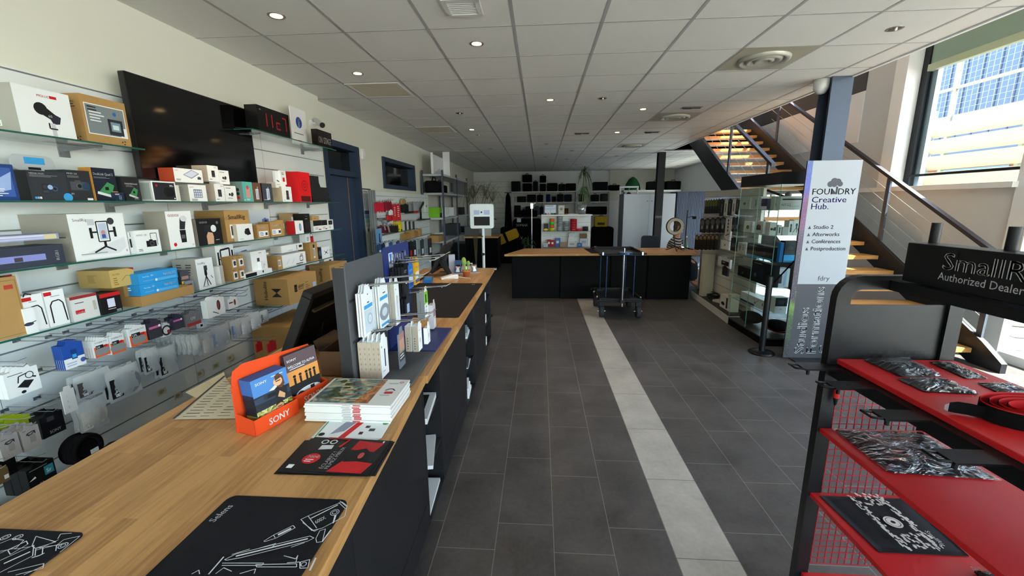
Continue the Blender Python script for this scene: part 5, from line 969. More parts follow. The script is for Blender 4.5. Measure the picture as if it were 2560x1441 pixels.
m = MB(); m.face((-.205, .1178, 0), (1, 0, 0), (0, 0, 1), .41, .555); m.poly([(.07, .44), (.13, .44), (.13, .52), (.07, .52)], WHITE); m.poly([(.08, .515), (.1, .445), (.12, .515)], mat('#3a6ab8')); m.text(.135, .44, .1, 'VARTA', WHITE, True, fit=.23); m.text(.08, .395, .03, 'THE BATTERY EXPERTS', WHITE, fit=.28)
m.obj('header_print', s2)
def shook(y, z, L, lb):
    m = MB(); 
    for dx in (-.012, .012): m.tube([(dx, 0, 0), (dx, -.006, .016), (dx, -.012, 0), (dx, -L * .9, .02), (dx * .8, -L, .035)], .0028, WIRE, 5)
    m.box(-.016, -L * .82, .012, .016, -L * .8, .016, WIRE)
    return tag(m.obj('display_hook', loc=(-.793, y, z), rz=HP), lb, 'hook')
for y, z, L, lb in ((1.73, CT + .425, .27, 'long double hook, left of two in the top row of the grey stand'), (1.9, CT + .425, .27, 'long double hook, right of two in the top row of the grey stand'), (1.72, CT + .215, .15, 'double hook with the slim white boxes on the grey stand'), (1.87, CT + .215, .27, 'double hook with the brush pack on the grey stand'), (1.985, CT + .215, .27, 'double hook at the far side of the grey stand, lower row'),
                    (2.13, CT + .465, .27, 'left double hook in the top row of the blue stand'), (2.25, CT + .465, .27, 'middle double hook in the top row of the blue stand'), (2.37, CT + .465, .27, 'right double hook in the top row of the blue stand'), (2.2, CT + .28, .15, 'left double hook in the lower row of the blue stand'), (2.36, CT + .28, .27, 'right double hook in the lower row of the blue stand')): shook(y, z, L, lb)
def shang(name, lb, x, y, ztop, w, h, d, col, front=(), side=(), n=1, pitch=.0, cat='hanging pack', sidecol=None, rz=0):
    for i in range(n):
        o = carton_mesh(w, d, h, col, front if i == 0 else (), side, (), sidecol); o.prism([(-w * .34, h), (w * .34, h), (w * .2, h + .03), (-w * .2, h + .03)], -d / 2, -d / 2 + .0015, facemat(col), 'y')
        o = o.obj(name, loc=(x - i * (d + pitch), y, ztop - h), rz=HP + rz)
        tag(o, lb if i == 0 else 'pack behind the ' + brief(lb, 12), cat, None if i == 0 else 'packs behind the ' + brief(lb, 9))
CB = [('r', .08, .62, .84, .09, 'c'), ('r', .06, .06, .88, .54, '#c6d3de'), ('o', .58, .36, .14, .05, '#aeb9c6'), ('o', .58, .36, .08, .03, '#dfe6ee'), ('r', .4, .74, .2, .03, 'd'), ('d', .5, .94, .02, 'k')]
shang('cable_pouch', 'white zip pouch with a blue band and coiled cable, nearest on the grey stand', -.748, 1.7, CT + .405, .105, .19, .006, 'w', CB, (), 3, .006)
shang('cable_pouch', 'white zip pouch with blue bands and a grey cable, second on the grey stand', -.728, 1.83, CT + .41, .105, .2, .006, 'w', [('r', .05, .66, .9, .08, 'c'), ('r', .05, .05, .9, .06, 'c'), ('e', .5, .36, .3, .2, '#8a94a0'), ('e', .5, .36, .16, .1, '#c9d2da'), ('r', .4, .8, .3, .025, 'd')], (), 3, .006)
shang('stylus_box', 'tall slim white box with two dark pens on the grey stand', -.71, 1.935, CT + .4, .065, .21, .02, 'w', [('r', .4, .2, .06, .5, '#8a90b0'), ('r', .4, .5, .06, .2, 'n'), ('r', .6, .15, .06, .5, '#8a90b0'), ('r', .6, .5, .06, .18, 'n'), ('d', .3, .85, .02, 'e')], (), 2, .004, sidecol='#a59c90')
shang('tracker_box', 'front slim white box with a dark blue device, of the row on the grey stand', -.695, 1.69, CT + .19, .085, .165, .019, 'w', [('r', .5, .25, .14, .5, '#2a2c5a'), ('d', .2, .85, .03, 'e'), ('f', .2, .15, .3, 1, .05, 'g')], [('f', .4, .8, .3, 5, .14, '#8a8074')], 5, .001, sidecol='#b3a594')
shang('brush_pack', 'brush set pack with pink top, leaning in the lower row of the grey stand', -.65, 1.81, CT + .185, .075, .165, .006, '#6d7884', [('r', 0, .5, 1, .5, '#a87a78'), ('r', 0, .2, 1, .25, '#33353c'), ('f', .1, .35, .7, 2, .08, 'w')] + [('r', .12 + .18 * k, .42, .07, .4, '#d8b890') for k in range(5)])
shang('charger_box', 'white charger box with grey sides at the far side of the grey stand', -.612, 1.94, CT + .185, .062, .13, .03, 'w', [('f', .2, .8, .5, 1, .05, 'g'), ('I', 'blob', .5, .4, .3, 'f')], [('f', .3, .5, .2, 5, .1, 'd')], 2, .006, sidecol='#a49a8d')
shang('plug_pack', 'white power plug pack hanging lowest at the far side of the grey stand', -.585, 2.02, CT + .15, .05, .085, .02, 'w', [('d', .5, .5, .15, 'f')])
BT = lambda c: [('r', 0, .62, 1, .38, c)] + [('r', .1 + .21 * k, .08, .15, .5, '#dfe3e8') for k in range(4)] + [('r', .1 + .21 * k, .08, .15, .18, '#1d3a8a') for k in range(4)] + [('t', .2, .74, .12, 'VARTA', 'w', 1, .6)]
shang('battery_pack', 'black backed battery pack in the top row of the blue stand', -.72, 2.13, CT + .45, .08, .155, .012, '#141419', [('r', .1, .1, .8, .3, '#1d1e26'), ('f', .2, .85, .5, 2, .06, 'g')], (), 4, .004)
shang('battery_pack', 'blue battery blister pack in the top row of the blue stand', -.73, 2.245, CT + .44, .085, .13, .012, '#2a6ab8', BT('#2a6ab8'), (), 3, .004)
shang('battery_pack', 'yellow battery blister pack in the top row of the blue stand', -.73, 2.365, CT + .44, .085, .13, .012, '#d8a01e', BT('#d8a01e'), (), 3, .004)
shang('battery_pack', 'black button cell pack in the lower row of the blue stand', -.74, 2.2, CT + .26, .07, .1, .01, '#23242c', [('r', .2, .2, .6, .5, '#9fb4d0')], (), 3, .006)
shang('camera_battery_box', 'grey box with bright green corner on the blue stand', -.7, 2.36, CT + .265, .075, .165, .045, '#e3e5e6', [('r', 0, .55, 1, .45, '#7ac63a'), ('r', .3, .6, .3, .3, 'k'), ('d', .5, .45, .04, 'k'), ('f', .2, .3, .5, 2, .06, 'g')], [('r', .4, .25, .06, .45, '#5a5a5c')], 1, sidecol='#8f9092')
shang('clear_blister', 'clear blister with a pink insert right of the green-cornered box', -.665, 2.43, CT + .17, .06, .15, .03, '#c6c2ca', [('r', .1, .5, .8, .3, '#a07078'), ('r', .2, .1, .6, .3, '#d9d9de')])
# tape measure
t = thing('tape_measure', 'small black and lime tape measure at the near edge of the plain desk mat', 'tape measure', (-.77, 2.76, CT + .0035), .4)
m = MB(); m.rbox(-.035, -.02, 0, .035, .02, .05, BLACKPL, .012, 3, 'y'); m.obj('case', t); m = MB(); m.box(-.03, -.0215, .03, .02, .0215, .0515, mat('#a6b830', .5)); m.obj('stripe', t)
# ---- monitor seen from behind, with its deep hollow back
mn = thing('counter_monitor', 'big black monitor seen from behind, tilted, left of the grey display stand', 'monitor', (-1.19, 2.18, CT), HP)
m = MB(); BK = mat('#0b0b0c', .6)
Rt = dict(rx=.5, loc=(0, .06, .03))
w = .68; h = .40; d = .05
m.at((0, .1, .02), 0, .45)
m.box(-w / 2, -d, 0, w / 2, 0, .03, BK); m.box(-w / 2, -d, h - .03, w / 2, 0, h, BK); m.box(-w / 2, -d, .03, -w / 2 + .03, 0, h - .03, BK); m.box(w / 2 - .03, -d, .03, w / 2, 0, h - .03, BK); m.box(-w / 2 + .03, -.012, .03, w / 2 - .03, -.0, h - .03, BLACKMAT)
m.obj('rear_shell', mn, bevel=.004)
m = MB().at((0, .1, .02), 0, .45); m.box(-w / 2 + .012, .0002, .012, w / 2 - .012, .004, h - .012, mat('#08090a', .1)); m.obj('screen', mn)
m = MB().at((0, .1, .02), 0, .45); m.box(-.2, -.03, .25, w / 2 - .06, -.013, .262, mat('#6a5a38', .5)); m.obj('cable_rail', mn)
m = MB(); m.box(-.1, -.02, 0, .1, .16, .012, BK); m.cyl((0, .08, .01), (0, .04, .2), .02, BK); m.obj('stand_foot', mn)
bx = thing('cardboard_box', 'torn open cardboard box on the counter behind the magazines', 'box', (-.93, 1.83, CT), HP)
m = MB(); bx_c = mat('#5d432c', .9, var=.1)
for a in ((-.11, -.07, .11, -.066), (-.11, .066, .11, .07), (-.11, -.066, -.106, .066), (.106, -.066, .11, .066)): m.box(a[0], a[1], 0, a[2], a[3], .12, bx_c)
m.box(-.11, -.07, 0, .11, .07, .003, bx_c); m.face((-.11, -.07, 0), (1, 0, 0), (0, 0, 1), .22, .12); m.text(.1, .012, .035, 'ER®', INK, True); m.obj('box_walls', bx)
m = MB(); m.sheet([[(-.11, -.07, .12), (.11, -.07, .12)], [(-.1, -.1, .15), (.1, -.1, .16)]], bx_c, .003); m.obj('flap', bx); m = MB(); m.sheet([[(-.11, .07, .12), (.11, .07, .12)], [(-.1, .1, .165), (.1, .1, .16)]][::-1], bx_c, .003); m.obj('flap', bx)
# ---- far end of the counter
pos = thing('touch_terminal', 'tilted black touch terminal seen from behind on a folding foot', 'monitor', (-1.1, 4.45, CT), HP)
m = MB().at((0, .07, .06), 0, .5); m.rbox(-.19, -.03, 0, .19, 0, .33, BK, .02, 3, 'y'); m.box(-.1, -.055, .12, .1, -.03, .24, BK); m.obj('screen_housing', pos)
m = MB().at((0, .07, .06), 0, .5); m.box(-.175, .0003, .015, .175, .003, .31, mat('#0a0b0d', .1)); m.obj('screen', pos)
m = MB(); m.prism([(-.12, 0), (-.1, 0), (.02, .2), (-.01, .22)], -.07, .07, BK, 'x'); m.prism([(-.02, .12), (.0, .1), (.16, 0), (.18, .0)], -.07, .07, BK, 'x'); m.obj('foot', pos)
m = MB(); m.tube([(.05, -.02, .1), (.12, -.06, .02), (.2, -.03, .006), (.22, .06, .006)], .004, BLACKPL); m.obj('cable', pos)
kb = thing('keyboard', 'beige and black keyboard by the blue tray at the far end of the counter', 'keyboard', (-1.3, 4.08, CT), HP)
m = MB(); m.box(-.2, -.07, 0, .2, .07, .016, BLACKPL); m.obj('case', kb, bevel=.003)
m = MB(); [m.box(-.19 + .0255 * i, -.06 + .025 * j, .016, -.168 + .0255 * i, -.038 + .025 * j, .024, mat('#b9b4a0', .6)) for i in range(15) for j in range(5)]; m.obj('keys', kb)['kind'] = 'stuff'
place('pen_tray', 'low blue tray between keyboard and dark mat', .2, .09, .03, (-1.14, 4.08, CT), HP + .2, '#1d5a9a', top=[('r', .08, .1, .84, .8, '#2a80c8')], cat='tray')
ct = thing('card_terminal', 'white card payment terminal with a curled cable', 'card terminal', (-.95, 4.22, CT), .35)
m = MB(); m.prism([(-.09, 0), (.09, 0), (.09, .05), (.03, .05), (-.09, .02)], -.04, .04, mat('#dcdad6', .4), 'y'); m.obj('housing', ct, bevel=.008)
m = MB(); m.at((.06, 0, .05), 0, 0, -.0); m.box(-.03, -.025, 0, .025, .025, .003, GREY); m.obj('display', ct); m = MB(); m.box(-.07, -.0405, .008, .05, -.04, .013, mat('#b58a6a')); m.obj('trim_line', ct)
m = MB(); m.tube([(.09, 0, .02), (.13, .03, .006), (.17, -.02, .006), (.21, -.06, .006), (.2, -.12, .006)], .003, WHITE); m.obj('cable', ct)
pt = thing('potted_cactus', 'small two-headed cactus in a terracotta pot at the far end of the counter', 'plant', (-.795, 4.37, CT))
m = MB(); TC = mat('#b8683e', .8, var=.08); m.lathe([(0, 0), (.03, 0), (.042, .055), (.046, .055), (.046, .072), (.04, .072), (.038, .05), (0, .05)], TC, 20); m.obj('pot', pt)
m = MB(); m.lathe([(0, .06), (.038, .06)], mat('#4a3a2a', .95), 16); m.obj('soil', pt)
CG = mat('#7f9c4a', .8, var=.2, scale=60)
m = MB(); m.cyl((-.012, 0, .06), (-.02, 0, .13), .012, CG); m.ball((-.024, 0, .17), .026, CG, 12, 9, (1, .8, 1.6)); m.cyl((.01, 0, .06), (.02, 0, .12), .009, CG); m.ball((.024, 0, .145), .02, CG, 10, 8, (1, .8, 1.4)); m.obj('stem', pt)
ps = thing('photo_strip_stand', 'clear stand of colourful photo cards behind the cactus', 'photo display', (-.84, 4.62, CT), .35)
for i in range(5):
    m = MB(); m.at((-.1 + .05 * i, .03 * (i % 2), 0), .25 * (i - 2), -.2); m.box(-.04, 0, 0, .04, .002, .15 - .015 * i, facemat(('#3d5a88', '#b0748a', '#8a8f98', '#c8b4a8', '#56626e')[i])); m.face((-.04, 0, 0), (1, 0, 0), (0, 0, 1), .08, .14); draw(m, [('e', .5, .5, .2, .12, 's'), ('p', [(.2, .1), (.8, .1), (.65, .45), (.35, .45)], 'w'), ('e', .55, .62, .2, .08, 'k')]); m.obj('photo_card', ps)
m = MB(); m.box(-.15, -.04, 0, .15, .06, .004, PLASTIC); m.obj('base', ps)
m = MB(); m.box(-1.15, 4.951, .93, -.53, 5.02, .945, mat('#9a9d9f', .4, .6)); tag(m.obj('metal_end_strip'), 'aluminium strip along the far end of the counter', 'trim')
for i, (x, y, w, d, h, lb) in enumerate(((-.93, 4.78, .12, .09, .11, 'small white box with three dark dots near the far counter end'), (-1.02, 4.7, .07, .05, .2, 'upright pale lavender box near the far counter end'))):
    place('white_gadget_box', lb, w, d, h, (x, y, CT), .15, '#d9dbe0' if i == 0 else '#b9b8cc', [('d', .2, .2, .07, 'k'), ('d', .5, .2, .07, 'k'), ('d', .8, .2, .07, 'k'), ('f', .3, .6, .4, 1, .1, 'g')] if i == 0 else ())
# ================================================================ left wall further back: blue door, window, notice board
m = MB(); DRK = mat('#3a3c40', .9)  # dark wall colour gives this room its dimness
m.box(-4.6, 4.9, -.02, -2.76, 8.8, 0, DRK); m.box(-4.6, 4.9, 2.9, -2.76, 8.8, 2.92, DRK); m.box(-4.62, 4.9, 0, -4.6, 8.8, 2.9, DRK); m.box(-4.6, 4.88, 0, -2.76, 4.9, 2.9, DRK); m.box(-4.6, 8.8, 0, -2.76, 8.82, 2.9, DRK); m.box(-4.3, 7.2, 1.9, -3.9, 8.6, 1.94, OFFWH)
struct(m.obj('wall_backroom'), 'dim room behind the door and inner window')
def dframe(m, y0, y1, z0, z1, t, c, x0=-2.74, x1=-2.57):
    m.box(x0, y0, z0, x1, y0 + t, z1, c); m.box(x0, y1 - t, z0, x1, y1, z1, c); m.box(x0, y0 + t, z1 - t, x1, y1 - t, z1, c)
m = MB(); dframe(m, 5.0, 5.98, 0, 2.52, .075, NAVY); m.box(-2.74, 5.075, 2.1, -2.58, 5.905, 2.17, NAVY); dr = struct(m.obj('door_1'), 'dark blue door frame with transom window')
m = MB(); m.box(-2.7, 5.08, .01, -2.65, 5.9, 2.095, mat('#2f3d57', .45)); lf = m.obj('door_leaf', dr)
m = MB(); m.box(-2.649, 5.7, 0.01, -2.645, 5.705, 2.09, mat('#b58a5a', .5)); m.obj('leaf_edge', dr)
m = MB(); m.cyl((-2.648, 5.17, 1.02), (-2.59, 5.17, 1.02), .01, CHROME); m.cyl((-2.59, 5.17, 1.02), (-2.59, 5.28, 1.02), .009, CHROME); m.obj('door_handle', lf)
PANE = mat('#0d1013', .08, spec=.6)  # near-black opaque colour stands for the unlit room behind the glass
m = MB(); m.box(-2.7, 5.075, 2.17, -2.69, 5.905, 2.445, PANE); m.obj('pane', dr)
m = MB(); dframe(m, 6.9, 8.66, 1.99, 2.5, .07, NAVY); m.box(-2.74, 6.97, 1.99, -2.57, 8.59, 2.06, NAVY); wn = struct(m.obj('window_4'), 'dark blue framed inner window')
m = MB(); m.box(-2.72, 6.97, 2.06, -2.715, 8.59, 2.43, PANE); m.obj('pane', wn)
m = MB(); m.cyl((-2.6, 6.13, 2.45), (-2.56, 6.13, 2.45), .04, WHITE); m.box(-2.6, 6.1, 2.38, -2.57, 6.16, 2.52, WHITE); tag(m.obj('wall_bracket'), 'small white wall fitting between the blue door and the inner window', 'fitting')
# planner
pl = thing('wall_planner', 'hanging wall planner sheet beside the blue door', 'calendar', (-2.595, 6.17, 1.43), HP)
m = MB(); m.box(-.15, -.004, 0, .15, 0, .52, WHITE); m.face((-.15, -.004, 0), (1, 0, 0), (0, 0, 1), .3, .52)
draw(m, [('f', .08, .94, .8, 1, .03, 'd')] + [('r', .08 + .22 * i, .46, .2, .42, '#d6dbe0') for i in range(4)] + [('f', .1 + .22 * i, .85, .16, 9, .04, '#9aa0a8') for i in range(4)] + [('r', .06, .3, .86, .1, 'b'), ('r', .3, .32, .2, .05, 'r'), ('r', .06, .18, .86, .1, '#7ac0d8'), ('r', .06, .06, .86, .1, '#b8dac0')]); m.obj('sheet', pl)
m = MB(); m.box(-.16, -.008, .515, .16, 0, .53, DARKMETAL); m.obj('hanger_bar', pl)
for y, lb in ((6.13, 'wall socket plate below the planner, left of two'), (6.25, 'wall socket plate below the planner, right of two')):
    m = MB(); m.rbox(-.045, -.012, -.05, .045, 0, .05, mat('#d4d0c8', .5), .01, 3, 'y'); m.box(-.022, -.014, -.022, .022, -.012, .022, mat('#55575a')); tag(m.obj('wall_socket', loc=(-2.598, y, 1.35), rz=HP), lb, 'socket')
# second slatwall with silver edge post
m = MB(); m.box(-2.45, 6.03, .2, -2.42, 9.0, 1.92, SL)
for k in range(11): m.box(-2.4205, 6.03, .35 + .15 * k, -2.4195, 9.0, .356 + .15 * k, GRV)
tag(m.obj('slatwall_panel'), 'white grooved display panel under the inner window', 'display panel')
m = MB(); m.box(-2.48, 5.95, 0, -2.4, 6.029, 1.93, mat('#a3a7ab', .4, .5)); m.box(-2.46, 5.945, 0, -2.452, 5.95, 1.93, mat('#6d7175')); m.box(-2.43, 5.945, 0, -2.422, 5.95, 1.93, mat('#6d7175')); tag(m.obj('upright_post'), 'silver profile post at the near edge of the second display panel', 'post')
W2 = -2.4185
def h2(name, lb, xl, xr, yt, yb, col, front=(), d=.03, xf=-2.36, n=1, hk=True):
    a = PX((xl + xr) / 2, yt, xf); w = PX(xr, yt, xf).y - PX(xl, yt, xf).y; h = a.z - PX((xl + xr) / 2, yb, xf).z
    o = pack_mesh(w, d, h, col, front, None, hk).obj(name, loc=(xf - d, a.y, a.z), rz=HP); tag(o, lb, 'hanging pack')
    if hk: hook(W2, a.y, a.z + .012, xf - W2 + .05, 'wire hook of the ' + hooklab(lb), None)
for i, (xl, xr) in enumerate(((940, 947), (947.5, 953), (953.5, 959))): h2('red_pack', 'bright red pack on the second panel, %s of three' % ('left', 'middle', 'right')[i], xl, xr, 508, 532, '#c8203a', [('r', .1, 0, .8, .1, 'f')])
for i, (xl, xr) in enumerate(((963, 968), (969, 973), (974, 979))): h2('crimson_pack', 'dark crimson pack on the second panel, %s of three' % ('left', 'middle', 'right')[i], xl, xr, 505, 530, '#8a1a2e', [('r', .1, 0, .8, .12, 'f')])
h2('tall_red_pack', 'tall red pack on the second panel, left of two', 983, 990, 512, 552, '#c8202a', [('f', .2, .8, .5, 6, .1, 'w')]); h2('tall_red_pack', 'tall red pack on the second panel, right of two', 991, 1000.5, 512, 552, '#cc1c26', [('f', .2, .85, .5, 6, .12, 'w')])
h2('short_red_pack', 'short red pack below the crimson ones', 970, 979, 540, 554, '#cc1c26'); h2('white_swing_tag', 'white swing tag over the tall red packs', 973, 982, 527, 538, 'w', (), .01, -2.33)
h2('kraft_tag_pack', 'small kraft pack above the black bottle', 1005, 1015, 500, 511, '#a8854e'); h2('black_bottle_pack', 'black bottle-like pack beside the tall red ones', 1007, 1020, 512, 532, '#141418', (), .06)
for i, (a, b) in enumerate(((1024, 1028), (1029, 1033), (1036, 1041), (1043, 1049))): h2('silver_strip_pack', 'silver grey strip pack on the second panel, number %s from the black bottle' % ('one', 'two', 'three', 'four')[i], a, b, 509, 529, ('#8b8d92', '#6f7176', '#aab0b6', '#9aa4b0')[i], (), .02)
h2('flat_red_pack', 'flat black and red pack lying under the silver strips', 1021, 1047, 528, 533, '#17171a', [('r', .5, 0, .5, 1, 'r')], .07, -2.34, hk=False)
for i in range(3): h2('wine_pack', 'wine red pack in front of the silver clamps, %s of three' % ('left', 'middle', 'right')[i], 948 + 9.5 * i, 956 + 9.5 * i, 566, 583, '#6a1c26')
for i in range(4): h2('black_tube_pack', 'black tube pack beside the yellow ones, number %s from the left' % ('one', 'two', 'three', 'four')[i], 976 + 5 * i, 980.5 + 5 * i, 565, 581, '#1c1a1c')
for i in range(4): h2('yellow_pack', 'yellow pack on the second panel, number %s from the left' % ('one', 'two', 'three', 'four')[i], 984 + 5.4 * i, 989 + 5.4 * i, 556 - .0 * i, 574 + 2.2 * i, '#d8c414', [('r', .2, .1, .6, .2, 'k')], .02, -2.4 + .02 * i)
for i in range(7): h2('cable_strip_pack', 'black and silver cable strip pack, number %s from the yellow packs' % ('one', 'two', 'three', 'four', 'five', 'six', 'seven')[i], 1007 + 5 * i, 1011 + 5 * i, 555, 576 - .3 * i, ('#d0d4d6', '#3a3c44', '#c6cacc', '#2e3038', '#b9bdc0', '#33353c', '#c9ccce')[i], (), .015)
for i, (px, py, lb) in enumerate(((955, 552, 'silver clamp arm, left of two above the wine packs'), (966, 558, 'silver clamp arm, right of two above the wine packs'))):
    a = PX(px, py, -2.34); t = thing('clamp_arm', lb, 'clamp', (-2.34, a.y, a.z)); m = MB(); m.cyl((-.07, 0, .03), (0, 0, .0), .014, STEEL); m.cyl((0, 0, .03), (.02, .05, -.14), .014, STEEL); m.obj('arm', t); m = MB(); m.box(-.03, -.06, .01, .03, .06, .045, STEEL); m.obj('jaw', t)
# glass shelves of the second panel with small cartons
for (xa, ya, xb, yb), lb in (((955, 586, 1043, 572), 'small glass shelf on the second panel, upper'), ((1012, 597, 1078, 586), 'small glass shelf on the second panel, lower')):
    a = PX(xa, ya, -2.3); b = PX(xb, yb, -2.3); t = thing('glass_shelf', lb, 'shelf'); z = (a.z + b.z) / 2
    m = MB(); m.box(-2.418, a.y, z - .008, -2.3, b.y, z, GLASS); m.obj('glass_pane', t); m = MB(); m.box(-2.3, a.y, z - .008, -2.298, b.y, z, GLASS_EDGE); m.obj('polished_edge', t)
    for i in range(4 if 'lower' in lb else 0):
        place('kraft_mailer', 'small kraft carton on the lower small shelf, number %s from the near end' % ('one', 'two', 'three', 'four')[i], .2, .1, .1 + .03 * (i % 2), (-2.35, a.y + .2 + .26 * i, z), HP + .06 * (i - 1), KRAFT if i % 2 else KRAFT2)
# lower hooks with many small dark packs
rng = random.Random(11)
LB2 = ('nearest', 'second', 'third', 'fourth', 'fifth', 'sixth', 'seventh', 'eighth', 'ninth')
for r_, (py0, py1, x0, x1, nn) in enumerate(((612, 640, 945, 1000, 6), (606, 650, 1012, 1080, 7))):
    for i in range(nn):
        px = x0 + (x1 - x0) * (i + .5) / nn; dy = -10 * i / nn
        h2('blister_pack', '%s blister pack of the %s low row on the second panel' % (LB2[i], ('left', 'right')[r_]), px - 3.6, px + 3.6, py0 + dy, py1 + dy, (('#2a4a78', '#1c2c48', '#c9d2d8', '#2d5a88', '#8fa4b4', '#33405a'), ('#1a1a1e', '#15151a', '#2b2d33', '#9aa6ac', '#3c444a', '#868f94', '#23262b'))[r_][i], [('r', .2, .2, .6, .3, 'r' if r_ and i == 1 else ('w', '#6a7a86')[i % 2])], .03, -2.32)
ad = PX(946, 572, -2.3); place('ad_card', 'blue advertising card with a dark figure at the near end of the second panel', .2, .01, .2, (-2.3, ad.y, ad.z - .2), HP, '#6a9ac8', [('p', [(.4, 0), (.7, 0), (.62, .5), (.48, .5)], 'k'), ('d', .55, .58, .09, 'k')], cat='card')
# monitor arm gadget
a = PX(1062, 545, -2.3); t = thing('tablet_holder', 'black articulated arm with a small white tablet between panel and rack', 'arm', (-2.3, a.y, a.z))
m = MB(); m.tube([(-.1, .1, -.02), (-.05, -.1, .0), (-.02, -.2, .18), (.0, -.05, .3), (.02, .05, .22)], .02, BLACKPL, 8); m.obj('arm', t); m = MB(); m.at((.03, .02, .22), .2, .3); m.box(-.02, -.16, -.05, .0, .16, .12, WHITE); m.obj('tablet', t); m = MB(); m.box(-.11, -.2, -.04, .05, .25, -.02, BLACKPL); m.obj('base', t)
# ---- metal storage rack
RK = mat('#4d5564', .5, .4)
rk = thing('storage_rack', 'grey metal storage rack with white shelves along the left wall', 'rack', (-2.33, 10.55, 0))
Y0, Y1 = -1.5, 1.5
for x in (-.23, .21):
    for y in (Y0, -.0, Y1):
        m = MB(); m.box(x, y - .025, 0, x + .035, y + .025, 2.44, RK)
        for k in range(30): m.box(x + .0352, y - .004, .1 + k * .078, x + .0357, y + .004, .13 + k * .078, INK)
        m.obj('upright', rk)
SHZ = (.1, .51, .915, 1.43, 1.965, 2.36)
for z in SHZ[:1] + SHZ[2:]:
    m = MB(); m.box(-.225, Y0, z - .04, .24, Y1, z, mat('#b9bec4', .5)); m.obj('shelf', rk)
def onrack(name, lb, px, w, d, h, lev, col, front=(), cat='box', x=-2.33, rz=0):
    y = PX(px, 500, x).y; return place(name, lb, w, d, h, (x, y, SHZ[lev] + .001), HP + rz, col, front, cat=cat)
m = MB(); z = SHZ[5]; wb = thing('white_bracket_board', 'folded white metal backboard standing on top of the storage rack', 'board', (-2.3, 9.6, z + .001))
m.prism([(-.55, 0), (.5, 0), (.5, .4), (-.55, .4)], -.01, .01, WHITE, 'x'); m.box(-.03, -.58, 0, .02, -.56, .44, WHITE); m.obj('panel', wb); m = MB(); m.box(-.0, .42, 0, .16, .44, .56, WHITE); m.obj('side_flange', wb); m = MB(); m.prism([(-.55, 0), (.42, 0), (0, .16)], .012, .014, mat('#c9cacb', .5), 'x'); m.obj('fold', wb)
t = thing('camera_bag', 'black camcorder bag with handle on the second shelf from the top of the storage rack', 'bag', (-2.33, 9.25, SHZ[4] + .001), HP)
m = MB(); m.rbox(-.3, -.14, 0, .26, .14, .24, BLACKFAB, .05, 3, 'y'); m.box(-.34, -.1, .2, .3, .1, .25, BLACKFAB); m.obj('body', t, bevel=.01); m = MB(); m.tube([(-.2, 0, .24), (-.12, 0, .33), (.08, 0, .33), (.16, 0, .24)], .014, BLACKPL); m.obj('handle', t)
t = thing('camera_bag', 'smaller black bag with a looped strap right of the camcorder bag', 'bag', (-2.4, 10.14, SHZ[4] + .001), HP)
m = MB(); m.rbox(-.25, -.1, .0, .25, .1, .2, BLACKFAB, .05, 3, 'y'); m.obj('body', t); m = MB(); m.tube([(-.15, 0, .2), (-.05, 0, .33), (.1, 0, .27), (.2, 0, .2)], .01, BLACKPL); m.obj('strap', t)
onrack('cable_roll_pack', 'blue and white packaged roll on the second shelf of the rack', 1126, .24, .1, .06, 4, '#c9d2e4', [('r', .1, .2, .4, .5, '#3858b0')], 'roll')
onrack('tool_case_box', 'grey and red power tool box at the far end of the upper rack shelf', 1152, .42, .3, .42, 4, '#6d7076', [('r', 0, .6, .2, .4, 'r'), ('r', .75, .1, .2, .8, '#b9bdc4'), ('T', .6, .1, .2, 'FIXER', 'w')])
onrack('green_box', 'bright green and black box on the middle shelf of the rack', 1087, .22, .25, .22, 3, '#7ac02a', [('r', 0, 0, 1, .45, 'k')]); onrack('white_small_box', 'wide white box on the middle shelf of the rack, near end', 1101, .35, .3, .2, 3, 'w', [('f', .3, .4, .3, 1, .1, 'd')]); onrack('white_small_box', 'white box on the middle shelf of the rack, far of two', 1122, .3, .3, .21, 3, 'w', [('f', .3, .5, .3, 1, .1, 'd')])
onrack('tan_cup', 'tan cylinder-like carton on the middle shelf of the rack', 1133, .18, .18, .17, 3, '#c4a07c'); onrack('black_device', 'long black device on the middle shelf of the rack', 1146, .5, .25, .2, 3, '#141418', cat='device')
onrack('kraft_tray', 'long low kraft tray carton at the near end of the lower rack shelf', 1082, .5, .3, .14, 2, KRAFT); onrack('white_small_box', 'white box on the kraft tray end of the lower rack shelf', 1095, .16, .2, .16, 2, 'w'); onrack('printer_case', 'dark grey hard case on the lower rack shelf', 1130, .5, .3, .3, 2, '#3c3e44', [('l', [(.3, .8), (.35, .95), (.65, .95), (.7, .8)], .05, 'k')], 'case'); onrack('kraft_parcel', 'kraft parcel with a white label in front of the hard case', 1139, .2, .2, .14, 2, KRAFT, [('r', .4, .3, .25, .35, 'w')],); onrack('grey_gear', 'dark camera gear pile at the far end of the lower rack shelf', 1150, .5, .3, .16, 2, '#26282c', cat='gear')
onrack('black_crate', 'black crate under the lower rack shelf, near one', 1100, .6, .35, .45, 0, '#121215', cat='crate'); onrack('black_crate', 'black crate under the lower rack shelf, far one', 1150, .8, .35, .5, 0, '#0f0f12', cat='crate')

